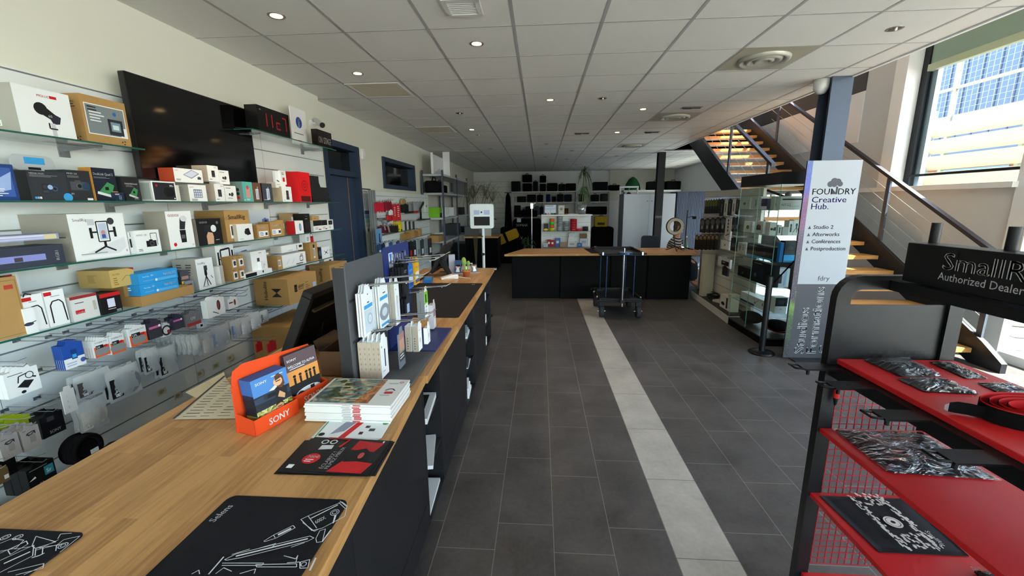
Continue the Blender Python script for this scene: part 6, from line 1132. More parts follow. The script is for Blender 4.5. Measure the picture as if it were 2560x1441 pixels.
# ---- photo booth
pb = thing('photo_booth', 'white photo booth head with two light panels on a white pole', 'photo booth', (-.868, 6.2, 0))
m = MB(); m.rbox(-.175, -.03, 1.36, .175, .06, 1.72, mat('#d6dde2', .35), .03, 5, 'y'); m.obj('housing', pb, bevel=.004)
for x in (-.115, .035):
    m = MB(); m.box(x, -.0315, 1.565, x + .085, -.0305, 1.63, mat('#a9acd8', .3)); m.obj('light_panel', pb)
m = MB(); m.cyl((0, -.0305, 1.6), (0, -.036, 1.6), .013, BLACKPL, 16); m.obj('lens', pb)
m = MB(); m.box(-.115, -.0318, 1.405, .12, -.0305, 1.535, mat('#0e1012', .4, spec=.2)); m.obj('screen', pb)
m = MB(); m.cyl((.01, .02, .02), (.01, .02, 1.36), .022, mat('#cfd4d8', .4), 16); m.obj('pole', pb)
m = MB(); m.box(-.008, -.004, 1.235, .012, .0, 1.25, BLACKPL); m.box(-.02, -.005, .955, .03, .0, .99, BLACKPL); m.obj('pole_clip', pb)
m = MB(); m.lathe([(0, 0), (.14, 0), (.14, .012), (.03, .025), (0, .025)], DARKMETAL, 24); m.obj('base', pb)
m = MB(); m.tube([(.18, .0, 1.5), (.22, 0, 1.49)], .006, BLACKPL); m.box(-.21, 0, 1.49, -.175, .03, 1.53, BLACKPL); m.obj('side_knob', pb)
# dry plant behind it
dp = thing('dried_plant', 'wispy dried plant standing behind the photo booth', 'plant', (-1.35, 8.6, 0)); rng = random.Random(5)
m = MB(); m.lathe([(0, 0), (.14, 0), (.17, .3), (.15, .3), (0, .28)], mat('#2a2622', .8), 16); m.obj('pot', dp)
m = MB()
for i in range(6): m.tube([(0, 0, .28), (.05 * math.cos(i), .05 * math.sin(i), 1.2), (.25 * math.cos(i * 1.05) + .12, .2 * math.sin(i), 1.85 + .06 * (i % 3))], .006, mat('#57503c', .9), 4)
m.obj('stem', dp)
m = MB()
for i in range(90):
    c = i % 6; bx_, by_, bz_ = .25 * math.cos(c * 1.05) + .12, .2 * math.sin(c), 1.85 + .06 * (c % 3); a = rng.uniform(0, 6.28); L = rng.uniform(.1, .28)
    m.tube([(bx_, by_, bz_ - .1), (bx_ + L * .5 * math.cos(a), by_ + L * .5 * math.sin(a), bz_ + .12), (bx_ + L * math.cos(a), by_ + L * math.sin(a), bz_ + rng.uniform(-.2, .25))], .003, mat('#5d5a45', .9), 3)
m.obj('leaves', dp)['kind'] = 'stuff'
# ---- far left corner: desk, cases, yellow bag
dk = thing('side_desk', 'dark desk with a wooden edge behind the photo booth', 'desk', (-1.6, 11.3, 0))
m = MB(); m.box(-.4, -.5, .84, .5, .5, .88, OAKX); m.obj('top', dk); m = MB(); m.box(-.38, -.45, 0, .48, .45, .84, BLACKMAT); m.obj('body', dk)
place('grey_printer', 'grey office printer on the dark desk', .4, .35, .25, (-1.85, 11.2, .88), .2, '#4a4c50', cat='printer'); place('white_carton', 'small white carton at the edge of the dark desk', .22, .2, .2, (-1.42, 11.1, .88), .1, '#c9cbcc')
case('gear_chest', 'black chest on the floor under the yellow gear bag', -.95, 12.2, 0, .6, .36, .44, None, False)
t = thing('yellow_case', 'black and yellow gear bag hanging at the back left corner', 'bag', (-.95, 12.2, .47)); m = MB(); m.at((0, 0, .3), 0, 0, -.4); m.rbox(-.32, -.12, -.14, .32, .12, .14, mat('#c79a10', .7, var=.15), .06, 3, 'y'); m.obj('body', t); m = MB(); m.at((0, 0, .3), 0, 0, -.4); m.box(-.1, -.125, -.15, -.02, .125, .15, BLACKFAB); m.box(-.33, -.1, -.2, .33, .1, -.1, BLACKFAB); m.obj('strap', t)
case('wheeled_suitcase', 'upright black suitcase on the floor left of the back shelves', -1.05, 14.0, 0, .55, .35, .95); TT = case('wheeled_suitcase', 'tall black trunk with white marks below the back shelves', -.45, 14.6, 0, 1.0, .5, 1.2); case('gear_chest', 'black trunk with white lettering standing on the tall trunk', -.5, 14.6, 1.262, .8, .4, .22)
m = MB().at((.45, -14.6, 0)); m.face((-.85, 14.34, .85), (1, 0, 0), (0, 0, 1)); m.text(.02, .1, .12, 'SONAR', WHITE, True); m.rect(.05, .24, .14, .13, WHITE); m.obj('lettering', TT); m = MB().at((.45, -14.6, 0)); m.face((-.85, 14.34, .85), (1, 0, 0), (0, 0, 1)); m.text(.1, -.35, .14, 'W', WHITE, True)
m.obj('lettering', TT)
t = thing('hanging_coat', 'long black coat hanging at the left end of the back shelves', 'coat', (-1.2, 15.7, .01)); m = MB(); m.lathe([(.03, 2.1), (.09, 1.95), (.12, 1.3), (.16, .5), (.18, 0), (0, .0)], BLACKFAB, 12); m.obj('fabric', t)
m = MB(); m.box(-.13, -.02, 2.09, .13, .02, 2.12, BLACKPL); m.obj('hanger', t)
# ---- back shelves
bs = []
LV = (.6, 1.28, 1.765, 2.16)
for i, (x0, x1, lb) in enumerate(((-1.06, .15, 'left bay of the white shelves on the back wall'), (.17, 1.37, 'middle bay of the white shelves on the back wall'), (1.39, 2.58, 'right bay of the white shelves on the back wall'))):
    t = thing('back_shelf_unit', lb, 'shelves', ((x0 + x1) / 2, 16.2, 0)); w = (x1 - x0) / 2
    for a in (-w, w - .03):
        m = MB(); m.box(a, -.25, 0, a + .03, -.2, 2.16, OFFWH); m.box(a, .15, 0, a + .03, .2, 2.16, OFFWH); m.obj('upright', t)
    for z in LV: m = MB(); m.box(-w + .031, -.25, z - .04, w - .031, .2, z, OFFWH); m.obj('shelf', t)
def PYx(px, py=500, y=16): return PY(px, py, y).x
n_ = 0
DARKS = ('#101013', '#16171b', '#0d0d10', '#1b1c22', '#131419')
def onback(name, lb, p0, p1, h, lev, c=None, cat='bag', y=16.18, d=.3):
    global n_; n_ += 1
    a, b = PYx(p0), PYx(p1); h = min(h, (.3, .37, .285, 9)[lev]); return case(name, lb, (a + b) / 2, y, LV[lev] + .001, b - a - .01, d, h, mat(c or DARKS[n_ % 5], .9, spec=.15, var=.2, scale=30), n_ % 3 == 0, cat)
TOP = ((1278, 1301, .38, 'left'), (1306, 1330, .3, 'second'), (1332, 1345, .36, 'third'), (1349, 1365, .28, 'fourth'), (1367, 1394, .3, 'fifth'), (1396, 1413, .26, 'sixth'), (1414, 1440, .28, 'seventh'), (1482, 1519, .32, 'last rounded'))
for a, b, h, s in TOP: onback('black_bag', 'black bag on top of the back shelves, %s from the left' % s if s != 'last rounded' else 'wide rounded black bag on top of the back shelves, right of the plant', a, b, h, 3)
case('black_bag', 'black boxy bag stacked on the second one on top of the back shelves', PYx(1318), 16.05, LV[3] + .345, .36, .3, .26); case('black_bag', 'black boxy bag stacked on the fourth one on top of the back shelves', PYx(1357), 16.05, LV[3] + .325, .24, .3, .24)
onback('long_flat_bag', 'long flat black bag lying at the right end on top of the back shelves', 1522, 1549, .2, 3)
for i, (a, b, h, c) in enumerate(((1292, 1315, .22, '#23252a'), (1317, 1340, .28, '#16181d'), (1342, 1358, .26, None), (1365, 1376, .38, '#1b2a5a'), (1380, 1391, .2, None), (1393, 1409, .3, '#25272d'), (1411, 1430, .27, '#1e2430'), (1446, 1460, .3, None), (1478, 1498, .25, None), (1503, 1520, .33, '#3a3b40'))):
    onback('gear_bag', '%s item on the upper level of the back shelves, counting from the left' % ('first dark', 'second dark', 'third dark', 'blue backpack, fourth', 'fifth dark', 'sixth dark', 'seventh dark', 'eighth dark', 'ninth dark', 'grey tenth')[i], a, b, h, 2, c)
for i, (a, b, h, c) in enumerate(((1285, 1301, .4, '#1a1b20'), (1305, 1312, .2, None), (1313, 1334, .33, '#191d26'), (1338, 1348, .34, '#50606e'), (1349, 1359, .3, '#2e2226'), (1411, 1422, .24, '#6e4a1a'), (1468, 1519, .3, '#0c0c0f'))):
    onback('gear_item', '%s item on the middle level of the back shelves' % ('upright dark speaker, leftmost', 'small dark bag, second', 'dark camera bag, third', 'pale blue bottle-like, fourth', 'brown box, fifth', 'orange-brown case, sixth', 'long black tripod bag, last')[i], a, b, h, 1, c)
place('white_label_box', 'small white box on the middle level of the back shelves', .2, .06, .1, (PYx(1306), 15.985, LV[1] + .001), 0, '#b9b4a8')
for i, (a, b) in enumerate(((1312, 1322), (1323, 1332), (1333, 1340))): onback('black_pouch_bag', 'black pouch on the low level of the back shelves, %s of three' % ('left', 'middle', 'right')[i], a, b, .4, 0)
yc = case('yellow_case', 'yellow hard case with black handle beside the right bay of the back shelves', PYx(1501, y=14.5), 14.3, .93, .42, .3, .34, mat('#b89a10', .6), True); m = MB(); m.box(-.12, -.155, .06, .12, -.15, .14, mat('#3a300a')); m.obj('label_plate', yc)
case('gear_chest', 'black trunk carrying the yellow hard case', 2.1, 14.3, 0, .7, .4, .925, None, False)
wr_ = thing('white_garment_rack', 'white tube frame rack right of the back shelves', 'rack', (3.1, 15.15, 0))
m = MB()
for x in (-.3, .3): m.cyl((x, 0, 0), (x, 0, 2.25), .03, WHITE)
m.cyl((-.33, 0, 2.25), (.33, 0, 2.25), .03, WHITE); m.obj('frame', wr_)
t = thing('hanging_coat', 'dark coats hung on the white tube frame', 'coat', (3.1, 15.15, .715)); m = MB(); m.lathe([(.04, 1.35), (.18, 1.2), (.22, .7), (.24, 0), (0, 0)], BLACKFAB, 14); m.obj('fabric', t); m = MB(); m.tube([(0, 0, 1.35), (0, 0, 1.45), (.03, 0, 1.5)], .01, STEEL); m.obj('hanger', t)
# high shelf along the right back wall with green cover
hs = thing('high_shelf', 'long white high shelf over the lockers', 'shelf', (4.0, 15.8, 2.15)); m = MB(); m.box(-1.0, -.3, -.06, 1.0, .25, 0, WHITE); m.obj('board', hs); m = MB()
for x in (-.95, .9): m.box(x, -.25, -2.15, x + .05, .2, -.06, OFFWH)
m.obj('leg_frame', hs) if 0 else None
m1 = MB(); m1.box(-.95, -.25, -2.15, -.9, .2, -.06, OFFWH); m1.obj('leg', hs); m1 = MB(); m1.box(.9, -.25, -2.15, .95, .2, -.06, OFFWH); m1.obj('leg', hs)
t = thing('green_cover', 'crumpled green cloth cover on the high shelf', 'cloth', (3.35, 15.75, 2.15)); m = MB(); m.lathe([(.29, -.0), (.28, .1), (.24, .24), (.14, .4), (.04, .47), (0, .48)], mat('#12562c', .9, var=.2, bump=.5), 9); m.obj('fabric', t)
case('black_bag', 'black rounded bag right of the green cover', 4.16, 15.75, 2.151, .6, .35, .3); case('long_flat_bag', 'long flat black bag at the right end of the high shelf', 4.74, 15.7, 2.151, .5, .35, .3)
# lockers
lk = thing('white_locker', 'tall white locker cabinet behind the far counter', 'locker', (2.83, 11.5, 0)); LW = mat('#dbe6f4', .4)
m = MB(); m.box(-.66, -.3, 0, .66, .3, 1.94, mat('#8b95a2', .5)); m.obj('body', lk)
for x0, x1 in ((-.655, -.003), (.003, .655)): m = MB(); m.box(x0, -.318, .05, x1, -.301, 1.93, LW); dd = m.obj('door', lk); m = MB(); m.cyl((x1 - .05 if x0 < 0 else x0 + .05, -.33, 1.75), (x1 - .05 if x0 < 0 else x0 + .05, -.318, 1.75), .012, GREY); m.obj('lock', dd)
tb = thing('tambour_cabinet', 'blue grey shutter cabinet right of the white locker', 'cabinet', (3.95, 11.5, 0)); m = MB(); m.box(-.42, -.3, 0, .42, .3, 1.98, mat('#5a6880', .5)); m.obj('body', tb); m = MB()
for k in range(22): m.box(-.41 + .0373 * k, -.312, .04, -.41 + .0373 * k + .026, -.3, 1.95, mat('#62718c', .45))
m.obj('shutter', tb)['kind'] = 'stuff'
# ---- far counter
FZ = .83; pts = [(-.64, 7.34), (2.79, 7.48), (2.75, 8.42), (-.32, 8.32)]
slab('worktop', 'oak worktop of the far counter across the aisle', pts, .035, OAKX, 'worktop', FZ)
def fcab(x0, x1, lb):
    t = thing('counter_cabinet', lb, 'cabinet', ((x0 + x1) / 2, 7.79, 0), .04); w = (x1 - x0) / 2 - .002; m = MB(); m.box(-w, -.33, 0, w, .3, FZ - .0355, BLACKMAT); m.obj('body', t); m = MB(); m.box(-w + .01, -.348, .02, w - .01, -.331, FZ - .045, mat('#0a0a0c', .7, spec=.12)); m.obj('front_panel', t)
fcab(-.53, .35, 'left black panelled cabinet under the far counter'); fcab(.35, 1.25, 'second black panelled cabinet under the far counter, left of the trolley'); fcab(1.25, 1.9, 'black panelled cabinet of the far counter behind the trolley'); fcab(1.9, 2.66, 'right black panelled cabinet under the far counter')
m = MB(); P_ = [PZ(*p, FZ) for p in ((1459, 622), (1478, 634), (1545, 636), (1540, 620))]; m.prism([(p.x, p.y) for p in P_], FZ + .0005, FZ + .003, CLOTH); tag(m.obj('desk_mat'), 'black mat on the far counter behind the trolley', 'desk mat')
# slatted white display on the far side
wu = thing('white_display_unit', 'low white slatted display unit behind the far counter, with tape rolls on its shelf', 'display unit', (.553, 9.1, 0))
m = MB(); m.box(-.51, -.02, 0, .51, .02, 1.46, SL)
for k in range(10): m.box(-.5, -.0215, .14 + k * .145, .5, -.0199, .146 + k * .145, GRV)
m.obj('slat_panel', wu)
m = MB(); m.box(-.53, -.3, 1.46, .53, .3, 1.482, WHITE); m.obj('top', wu)
for x in (-.53, .51): m = MB(); m.box(x, -.02, 0, x + .02, .02, 1.46, WHITE); m.obj('edge_post', wu)
for z in (1.135, .8): m = MB(); m.box(-.5, -.25, z - .012, .5, -.0225, z, mat('#8f989a', .3)); m.obj('glass_shelf', wu)
def onunit(px, z, y=8.97): return (PY(px, 560, y).x, y, z + .001)
def roll(lb, px, z, r, h, c):
    t = thing('tape_roll', lb, 'tape', onunit(px, z)); m = MB(); m.lathe([(r * .5, 0), (r, 0), (r, h), (r * .5, h), (r * .5, 0)], mat(c, .5), 18); m.obj('tape', t)
R_ = .05
for i, (c, s) in enumerate((('#c8d81e', 'lime yellow tape roll, lowest of the bright stack'), ('#e85a3a', 'orange red tape roll, second of the bright stack'), ('#3ad03a', 'bright green tape roll, third of the bright stack'), ('#e8603a', 'orange tape roll on top of the bright stack'))): roll(s, 1380, 1.135 + .0655 * i, R_ + .0, .065, c)
for i in range(6): roll('silver tape roll in the tall silver stack, number %s from the bottom' % ('one', 'two', 'three', 'four', 'five', 'six')[i], 1399.5, 1.135 + .0505 * i, .058, .05, ('#8a9096', '#9aa0a6')[i % 2])
for i in range(4): roll('silver tape roll in the short silver stack, number %s from the bottom' % ('one', 'two', 'three', 'four')[i], 1416, 1.135 + .0505 * i, .062, .05, ('#7e848a', '#8f959b')[i % 2])
for i in range(5): roll('red shrink-wrapped tape roll in the red stack, number %s from the bottom' % ('one', 'two', 'three', 'four', 'five')[i], 1434, 1.135 + .0505 * i, .07, .05, '#b0182c')
roll('flat red tape roll beside the red stack', 1449, 1.135, .06, .045, '#c02a34'); roll('black tape roll at the right end of the tape shelf', 1464, 1.135, .06, .09, '#17181c')
place('headset_pack', 'black pack with a yellow cord at the left end of the tape shelf', .1, .05, .16, onunit(1365, 1.135), 0, '#1a1a1e', [('e', .5, .2, .3, .15, 'y')])
for i, (px, w, h, c, lb, y) in enumerate(((1364, .1, .08, '#c9cdd6', 'small white box at the left of the lowest unit shelf', 8.93), (1373, .085, .15, '#a81c24', 'red boxed pack, left of two on the lowest unit shelf', 8.98), (1382, .085, .14, '#b01a22', 'red boxed pack, right of two on the lowest unit shelf', 8.98), (1395, .11, .18, '#4a6cb4', 'blue and white pack right of the red ones', 9.0), (1410, .16, .09, '#a8865a', 'kraft box in the middle of the lowest unit shelf', 8.95), (1432, .2, .11, '#d0d4da', 'wide white box on the lowest unit shelf', 8.93), (1450, .1, .08, '#3060a8', 'small blue box on the lowest unit shelf', 8.89), (1461, .18, .17, '#c9cfdc', 'large white box at the right of the lowest unit shelf', 9.03))):
    x, _, z = onunit(px, .8, y); place('stock_box', lb, w, .08, h, (x, y, z), 0, c, [('r', .2, .4, .5, .3, 'w' if i in (1, 2, 3) else '#9aa4bc')])
x, _, z = onunit(1430, .911, 8.95); place('stock_box', 'white box stacked on the wide white one', .15, .08, .09, (x, 8.95, z), 0, '#d9dde2', [('f', .2, .5, .5, 1, .15, 'g')]); place('stock_box', 'topmost white box of the pile on the lowest unit shelf', .12, .08, .09, (x, 8.95, z + .091), 0, '#d4d8de', [('f', .2, .5, .5, 1, .15, 'g')])
x, _, z = onunit(1459, .97, 9.03); place('stock_box', 'brown box on the large white one', .15, .08, .1, (x, 9.03, z), 0, '#7a5632')
# on top of the unit
sl = thing('film_slate', 'white film slate standing on the white display unit', 'film slate', (PY(1376, 520, 9.05).x, 9.05, 1.483)); m = MB(); m.box(-.12, -.008, .03, .12, .008, .2, mat('#c9d4e4', .4)); m.face((-.12, -.008, .03), (1, 0, 0), (0, 0, 1), .24, .17); draw(m, [('l', [(0, .6), (1, .6)], .02, 'd'), ('l', [(0, .45), (1, .45)], .02, 'd'), ('l', [(.5, 0), (.5, .45)], .02, 'd'), ('f', .06, .92, .8, 2, .1, 'd')]); m.obj('board', sl)
m = MB(); m.box(-.12, -.01, 0, .12, .01, .03, INK); m.face((-.12, -.0101, 0), (1, 0, 0), (0, 0, 1), .24, .03)
for k, c in enumerate(('w', 'p', 'w', 'y', 'k', 'e', 'd')): m.poly([(.05 + .024 * k, 0), (.068 + .024 * k, 0), (.056 + .024 * k, .03), (.038 + .024 * k, .03)], pc(c))
m.obj('clap_stick', sl)
sp = thing('small_speaker', 'cream speaker box with a round cone on the white display unit', 'speaker', (PY(1403, 520, 9.05).x, 9.05, 1.483)); m = MB(); m.box(-.065, -.05, 0, .065, .05, .19, mat('#c9c5bc', .5)); m.obj('cabinet', sp, bevel=.004); m = MB(); m.face((-.065, -.0502, 0), (1, 0, 0), (0, 0, 1), .13, .19); m.ring(.065, .115, .042, .006, GREY); m.disc(.065, .115, .03, mat('#9a978f')); m.disc(.065, .115, .01, INK); [m.disc(x, y, .009, GREY) for x in (.02, .11) for y in (.06, .17)]; m.obj('cone', sp)
place('paper_sheaf', 'sheaf of papers lying between the speaker and the plant pot', .2, .2, .015, (PY(1425, 530, 9.02).x + .03, 9.02, 1.483), .2, '#c9c9c6', cat='papers')
dc = thing('potted_dracaena', 'tall palm-like plant in a shiny silver pot on the white display unit', 'plant', (PY(1455, 520, 9.05).x, 9.05, 1.483))
m = MB(); m.lathe([(0, 0), (.07, 0), (.095, .2), (.088, .2), (.08, .17), (0, .17)], mat('#b4b9bc', .2, .8), 24); m.obj('pot', dc)
m = MB(); m.tube([(0, 0, .15), (.01, 0, .5), (.03, .0, .85)], .012, mat('#7a6a50', .9), 7); m.obj('trunk', dc)
rng = random.Random(2)
for nm, n0, z0, up in (('crown', 60, .82, 1), ('lower_foliage', 40, .5, 0)):
    m = MB()
    for i in range(n0):
        a = rng.uniform(0, 6.283); L = rng.uniform(.28, .48) * (1 if up else .8); e = rng.uniform(.0, 1.0) if up else rng.uniform(-.3, .3); z1 = z0 + rng.uniform(-.05, .1); P = []
        for j in range(6):
            s = j / 5; r_ = L * s * (1 - .25 * s) * (.45 + .3 * (1 - e)); zz = z1 + L * (e * s * 1.1 - s * s * (1.05 if up else .9)); w_ = .009 * (1 - s * .85)
            P.append([(.03 + r_ * math.cos(a) - w_ * math.sin(a), r_ * math.sin(a) + w_ * math.cos(a), zz), (.03 + r_ * math.cos(a) + w_ * math.sin(a), r_ * math.sin(a) - w_ * math.cos(a), zz)])
        m.sheet(P, mat('#2f4a26' if i % 3 else '#4a6a34', .5, var=.15, scale=8))
    m.obj(nm, dc)['kind'] = 'stuff'
gp = thing('leafy_plant', 'dark leafy plant left of the white display unit', 'plant', (-.27, 9.25, 0)); m = MB(); m.lathe([(0, 0), (.13, 0), (.17, .3), (.15, .3), (0, .28)], mat('#3a2f26', .8), 16); m.obj('pot', gp); m = MB()
for i in range(40):
    a = rng.uniform(0, 6.283); L = rng.uniform(.12, .25); z1 = rng.uniform(.3, .95); P = [[(L * s * math.cos(a) - .03 * math.sin(s * 3.1) * math.sin(a), L * s * math.sin(a) + .03 * math.sin(s * 3.1) * math.cos(a), z1 + .2 * s - .3 * s * s), (L * s * math.cos(a) + .03 * math.sin(s * 3.1) * math.sin(a), L * s * math.sin(a) - .03 * math.sin(s * 3.1) * math.cos(a), z1 + .2 * s - .3 * s * s)] for s in (0, .33, .66, 1)]; m.sheet(P, mat('#2a4a2c', .6))
m.obj('foliage', gp)['kind'] = 'stuff'
m = MB(); m.tube([(0, 0, .28), (.02, 0, .6), (0, .02, 1.0)], .008, mat('#4a5a34', .9), 5); m.obj('stem', gp)
ls = thing('light_stand', 'chrome light stand with a clamp head left of the white display unit', 'stand', (-.2, 9.9, 0)); m = MB(); m.cyl((0, 0, 0.25), (0, 0, 1.65), .014, CHROME, 10); m.obj('pole', ls); m = MB(); m.box(-.03, -.03, 1.6, .03, .03, 1.72, CHROME); m.cyl((0, 0, 1.68), (.09, 0, 1.73), .01, CHROME); m.obj('clamp_head', ls)
for a in (0, 2.1, 4.2): m = MB(); m.tube([(0, 0, .45), (.3 * math.cos(a), .3 * math.sin(a), 0.01)], .01, CHROME); m.obj('leg', ls)
for k in (.95, 1.25): m = MB(); m.cyl((-.02, 0, k), (.03, 0, k), .012, BLACKPL); m.obj('knob', ls)
# ---- trolley
tr = thing('equipment_trolley', 'black equipment cart with trays, chrome poles and fat wheels in front of the far counter', 'trolley', (1.21, 6.55, 0)); TRB = mat('#15161a', .45, .4)
x0, x1, y0, y1 = -.32, .31, -.42, .42
def tray(z, h, nm):
    m = MB(); t_ = .022
    m.box(x0, y0, z, x1, y1, z + .012, TRB); m.box(x0, y0, z, x1, y0 + t_, z + h, TRB); m.box(x0, y1 - t_, z, x1, y1, z + h, TRB); m.box(x0, y0 + t_, z, x0 + t_, y1 - t_, z + h, TRB); m.box(x1 - t_, y0 + t_, z, x1, y1 - t_, z + h, TRB)
    o = m.obj(nm, tr, bevel=.003)
    return o
ut = tray(.95, .055, 'upper_tray'); tray(.26, .05, 'lower_tray')
for y in (y0 - .012, y1 + .012):
    for z in (.985, .275): m = MB(); m.cyl((x0 - .03, y, z), (x1 + .03, y, z), .014, TRB, 12); m.obj('cross_bar', tr)
for y in (y0 - .014, y1 + .012):
    for x in (x0 + .03, x1 - .03): m = MB(); m.box(x - .012, y - .018, .965, x + .012, y + .016, 1.01, CHROME); m.obj('bar_clamp', tr)
for x in (x0 + .11, x1 - .11):
    for y in (y0 + .1, y1 - .1):
        m = MB(); m.cyl((x, y, .27), (x, y, .95), .011, mat('#39486a', .25, .8), 10); m.obj('support_post', tr); m = MB(); m.box(x - .05, y - .025, .272, x + .05, y + .025, .31, TRB); m.obj('post_socket', tr)
m = MB(); m.cyl((.01, y0 - .05, .2), (.01, y0 - .05, 1.07), .016, CHROME, 16); m.obj('front_pole', tr); m = MB(); m.box(-.02, y0 - .075, .255, .04, y0 - .02, .3, TRB); m.obj('pole_clamp', tr)
m = MB(); m.cyl((.03, y0 - .05, .985), (.03, y0 - .05, 1.01), .1, mat('#1d3a70', .35), 24); m.cyl((.03, y0 - .05, 1.01), (.03, y0 - .05, 1.014), .095, mat('#54648c', .3), 24); m.obj('round_plate', tr)
for x in (x0 + .05, x1 - .03):
    for y in (y0 + .08, y1 - .06):
        m = MB(); m.cyl((x - .028, y, .095), (x + .028, y, .095), .095, mat('#2b2b2e', .8), 24); w_ = m.obj('wheel', tr, bevel=.008); m = MB(); m.cyl((x - .06, y, .095), (x + .06, y, .095), .008, CHROME); m.cyl((x - .03, y, .095), (x + .03, y, .095), .035, DARKMETAL, 16); m.obj('axle', w_)
        m = MB(); m.box(x - .04, y - .03, .18, x + .04, y + .03, .26, TRB); m.obj('caster_fork', tr)
for x, y in ((x1 + .005, y0 + .12), (x1 + .005, y1 - .2), (x0 - .012, y1 - .3), (x0 - .012, y0 + .15)): m = MB(); m.ball((x, y, .3), .018, CHROME, 10, 8); m.obj('lock_pin', tr)
# ---- on the far counter: ring light, mic arm
rl = thing('ring_light', 'black ring light on a small tripod on the far counter', 'ring light', (2.5, 7.85, FZ)); c = PY(1687, 566, 7.85) - Vector((2.5, 7.85, FZ))
m = MB(); m.tube([(c.x + .125 * math.cos(k * math.pi / 16), c.y, c.z + .125 * math.sin(k * math.pi / 16)) for k in range(32)], .036, BLACKPL, 10, closed=True); m.obj('ring_housing', rl)
m = MB(); 
for k in range(1): m.add([(c.x + R * math.cos(q_ * math.pi / 16), c.y - .0365, c.z + R * math.sin(q_ * math.pi / 16)) for R in (.098, .15) for q_ in range(32)], [(i, 32 + i, 32 + (i + 1) % 32, (i + 1) % 32) for i in range(32)], mat('#d8d4c0', .5))
m.obj('diffuser', rl)
m = MB(); m.cyl((0, 0, .06), (c.x, c.y + .03, c.z - .16), .011, BLACKPL); m.obj('pole', rl)
for a in (.4, 2.5, 4.6): m = MB(); m.tube([(0, 0, .08), (.09 * math.cos(a), .09 * math.sin(a), .04), (.17 * math.cos(a), .17 * math.sin(a), .011)], .009, BLACKPL); m.obj('leg', rl)
ma = thing('microphone_stand', 'slim black stand with a clip arm right of the ring light', 'stand', (2.69, 7.9, FZ)); m = MB(); m.cyl((0, 0, .02), (0, 0, .74), .008, BLACKPL); m.obj('pole', ma); m = MB(); m.tube([(0, 0, .6), (.08, 0, .63), (.13, 0, .58)], .006, BLACKPL); m.box(.1, -.02, .58, .16, .02, .63, BLACKPL); m.obj('clip_arm', ma)
for a in (.1, 2.2, 4.3): m = MB(); m.tube([(0, 0, .05), (.1 * math.cos(a), .1 * math.sin(a), .03), (.16 * math.cos(a), .16 * math.sin(a), .01)], .007, BLACKPL); m.obj('leg', ma)
bo = thing('spray_bottle', 'clear green-tinted bottle on the far counter beside the striped person', 'bottle', (3.16, 9.22, .656)); m = MB(); m.lathe([(0, 0), (.035, 0), (.035, .22), (.014, .28), (.014, .31), (0, .31)], mat('#7aa08c', .2), 14); m.obj('body', bo); m = MB(); m.lathe([(.016, .31), (.016, .34), (0, .34)], WHITE, 12); m.obj('cap', bo)
ds = thing('work_desk', 'low desk behind the far counter where the striped person sits', 'desk', (3.6, 9.0, 0)); m = MB(); m.box(-.5, -.35, .615, .4, .35, .655, mat('#6a6458', .6)); m.obj('top', ds)
for x in (.0, .35): m = MB(); m.box(x - .02, -.3, 0, x + .02, .3, .6145, DARKMETAL); m.obj('leg', ds)
ch = thing('office_chair', 'blue grey chair back behind the far counter', 'chair', (2.42, 9.35, 0)); m = MB(); m.at((0, 0, 0), -.3); m.rbox(-.2, .2, .5, .2, .25, .98, mat('#434d5c', .8), .06, 4, 'y'); m.obj('backrest', ch); m = MB(); m.rbox(-.22, -.25, .44, .22, .22, .5, mat('#434d5c', .8), .06, 4); m.obj('seat', ch); m = MB(); m.cyl((0, 0, .08), (0, 0, .44), .025, BLACKPL); m.obj('column', ch)
for k in range(5): m = MB(); m.tube([(0, 0, .1), (.27 * math.cos(k * 1.257), .27 * math.sin(k * 1.257), .05), (.27 * math.cos(k * 1.257), .27 * math.sin(k * 1.257), 0.01)], .016, BLACKPL); m.obj('leg', ch)
# ================================================================ person in the striped sweater, seated behind the far counter, turned to the right
def skin_obj(name, verts, edges, radii, ma, parent, sub=2, root=0):
    me = bpy.data.meshes.new(name); me.from_pydata([Vector(v) for v in verts], edges, []); me.materials.append(ma)
    o = bpy.data.objects.new(name, me); COL.objects.link(o); o.parent = parent
    md = o.modifiers.new('skin', 'SKIN'); md.use_smooth_shade = True
    for i, r in enumerate(radii):
        sv = me.skin_vertices[0].data[i]; sv.radius = r if isinstance(r, tuple) else (r, r); sv.use_root = i == root
    s = o.modifiers.new('smooth', 'SUBSURF'); s.levels = sub; s.render_levels = sub
    return o
so = thing('stool', 'dark stool under the seated person in the striped sweater', 'stool', (2.79, 8.88, 0)); m = MB(); m.cyl((0, 0, .29), (0, 0, .33), .17, BLACKMAT, 20); m.obj('seat', so); m = MB(); m.cyl((0, 0, 0.02), (0, 0, .29), .03, DARKMETAL); m.obj('column', so); m = MB(); m.cyl((0, 0, 0), (0, 0, .02), .18, DARKMETAL, 20); m.obj('base', so)
PS = thing('person', 'person in a black and white striped sweater seated behind the far counter', 'person', (2.79, 8.88, 0), -.5)
SKN = mat('#c08a76', .55, spec=.3)
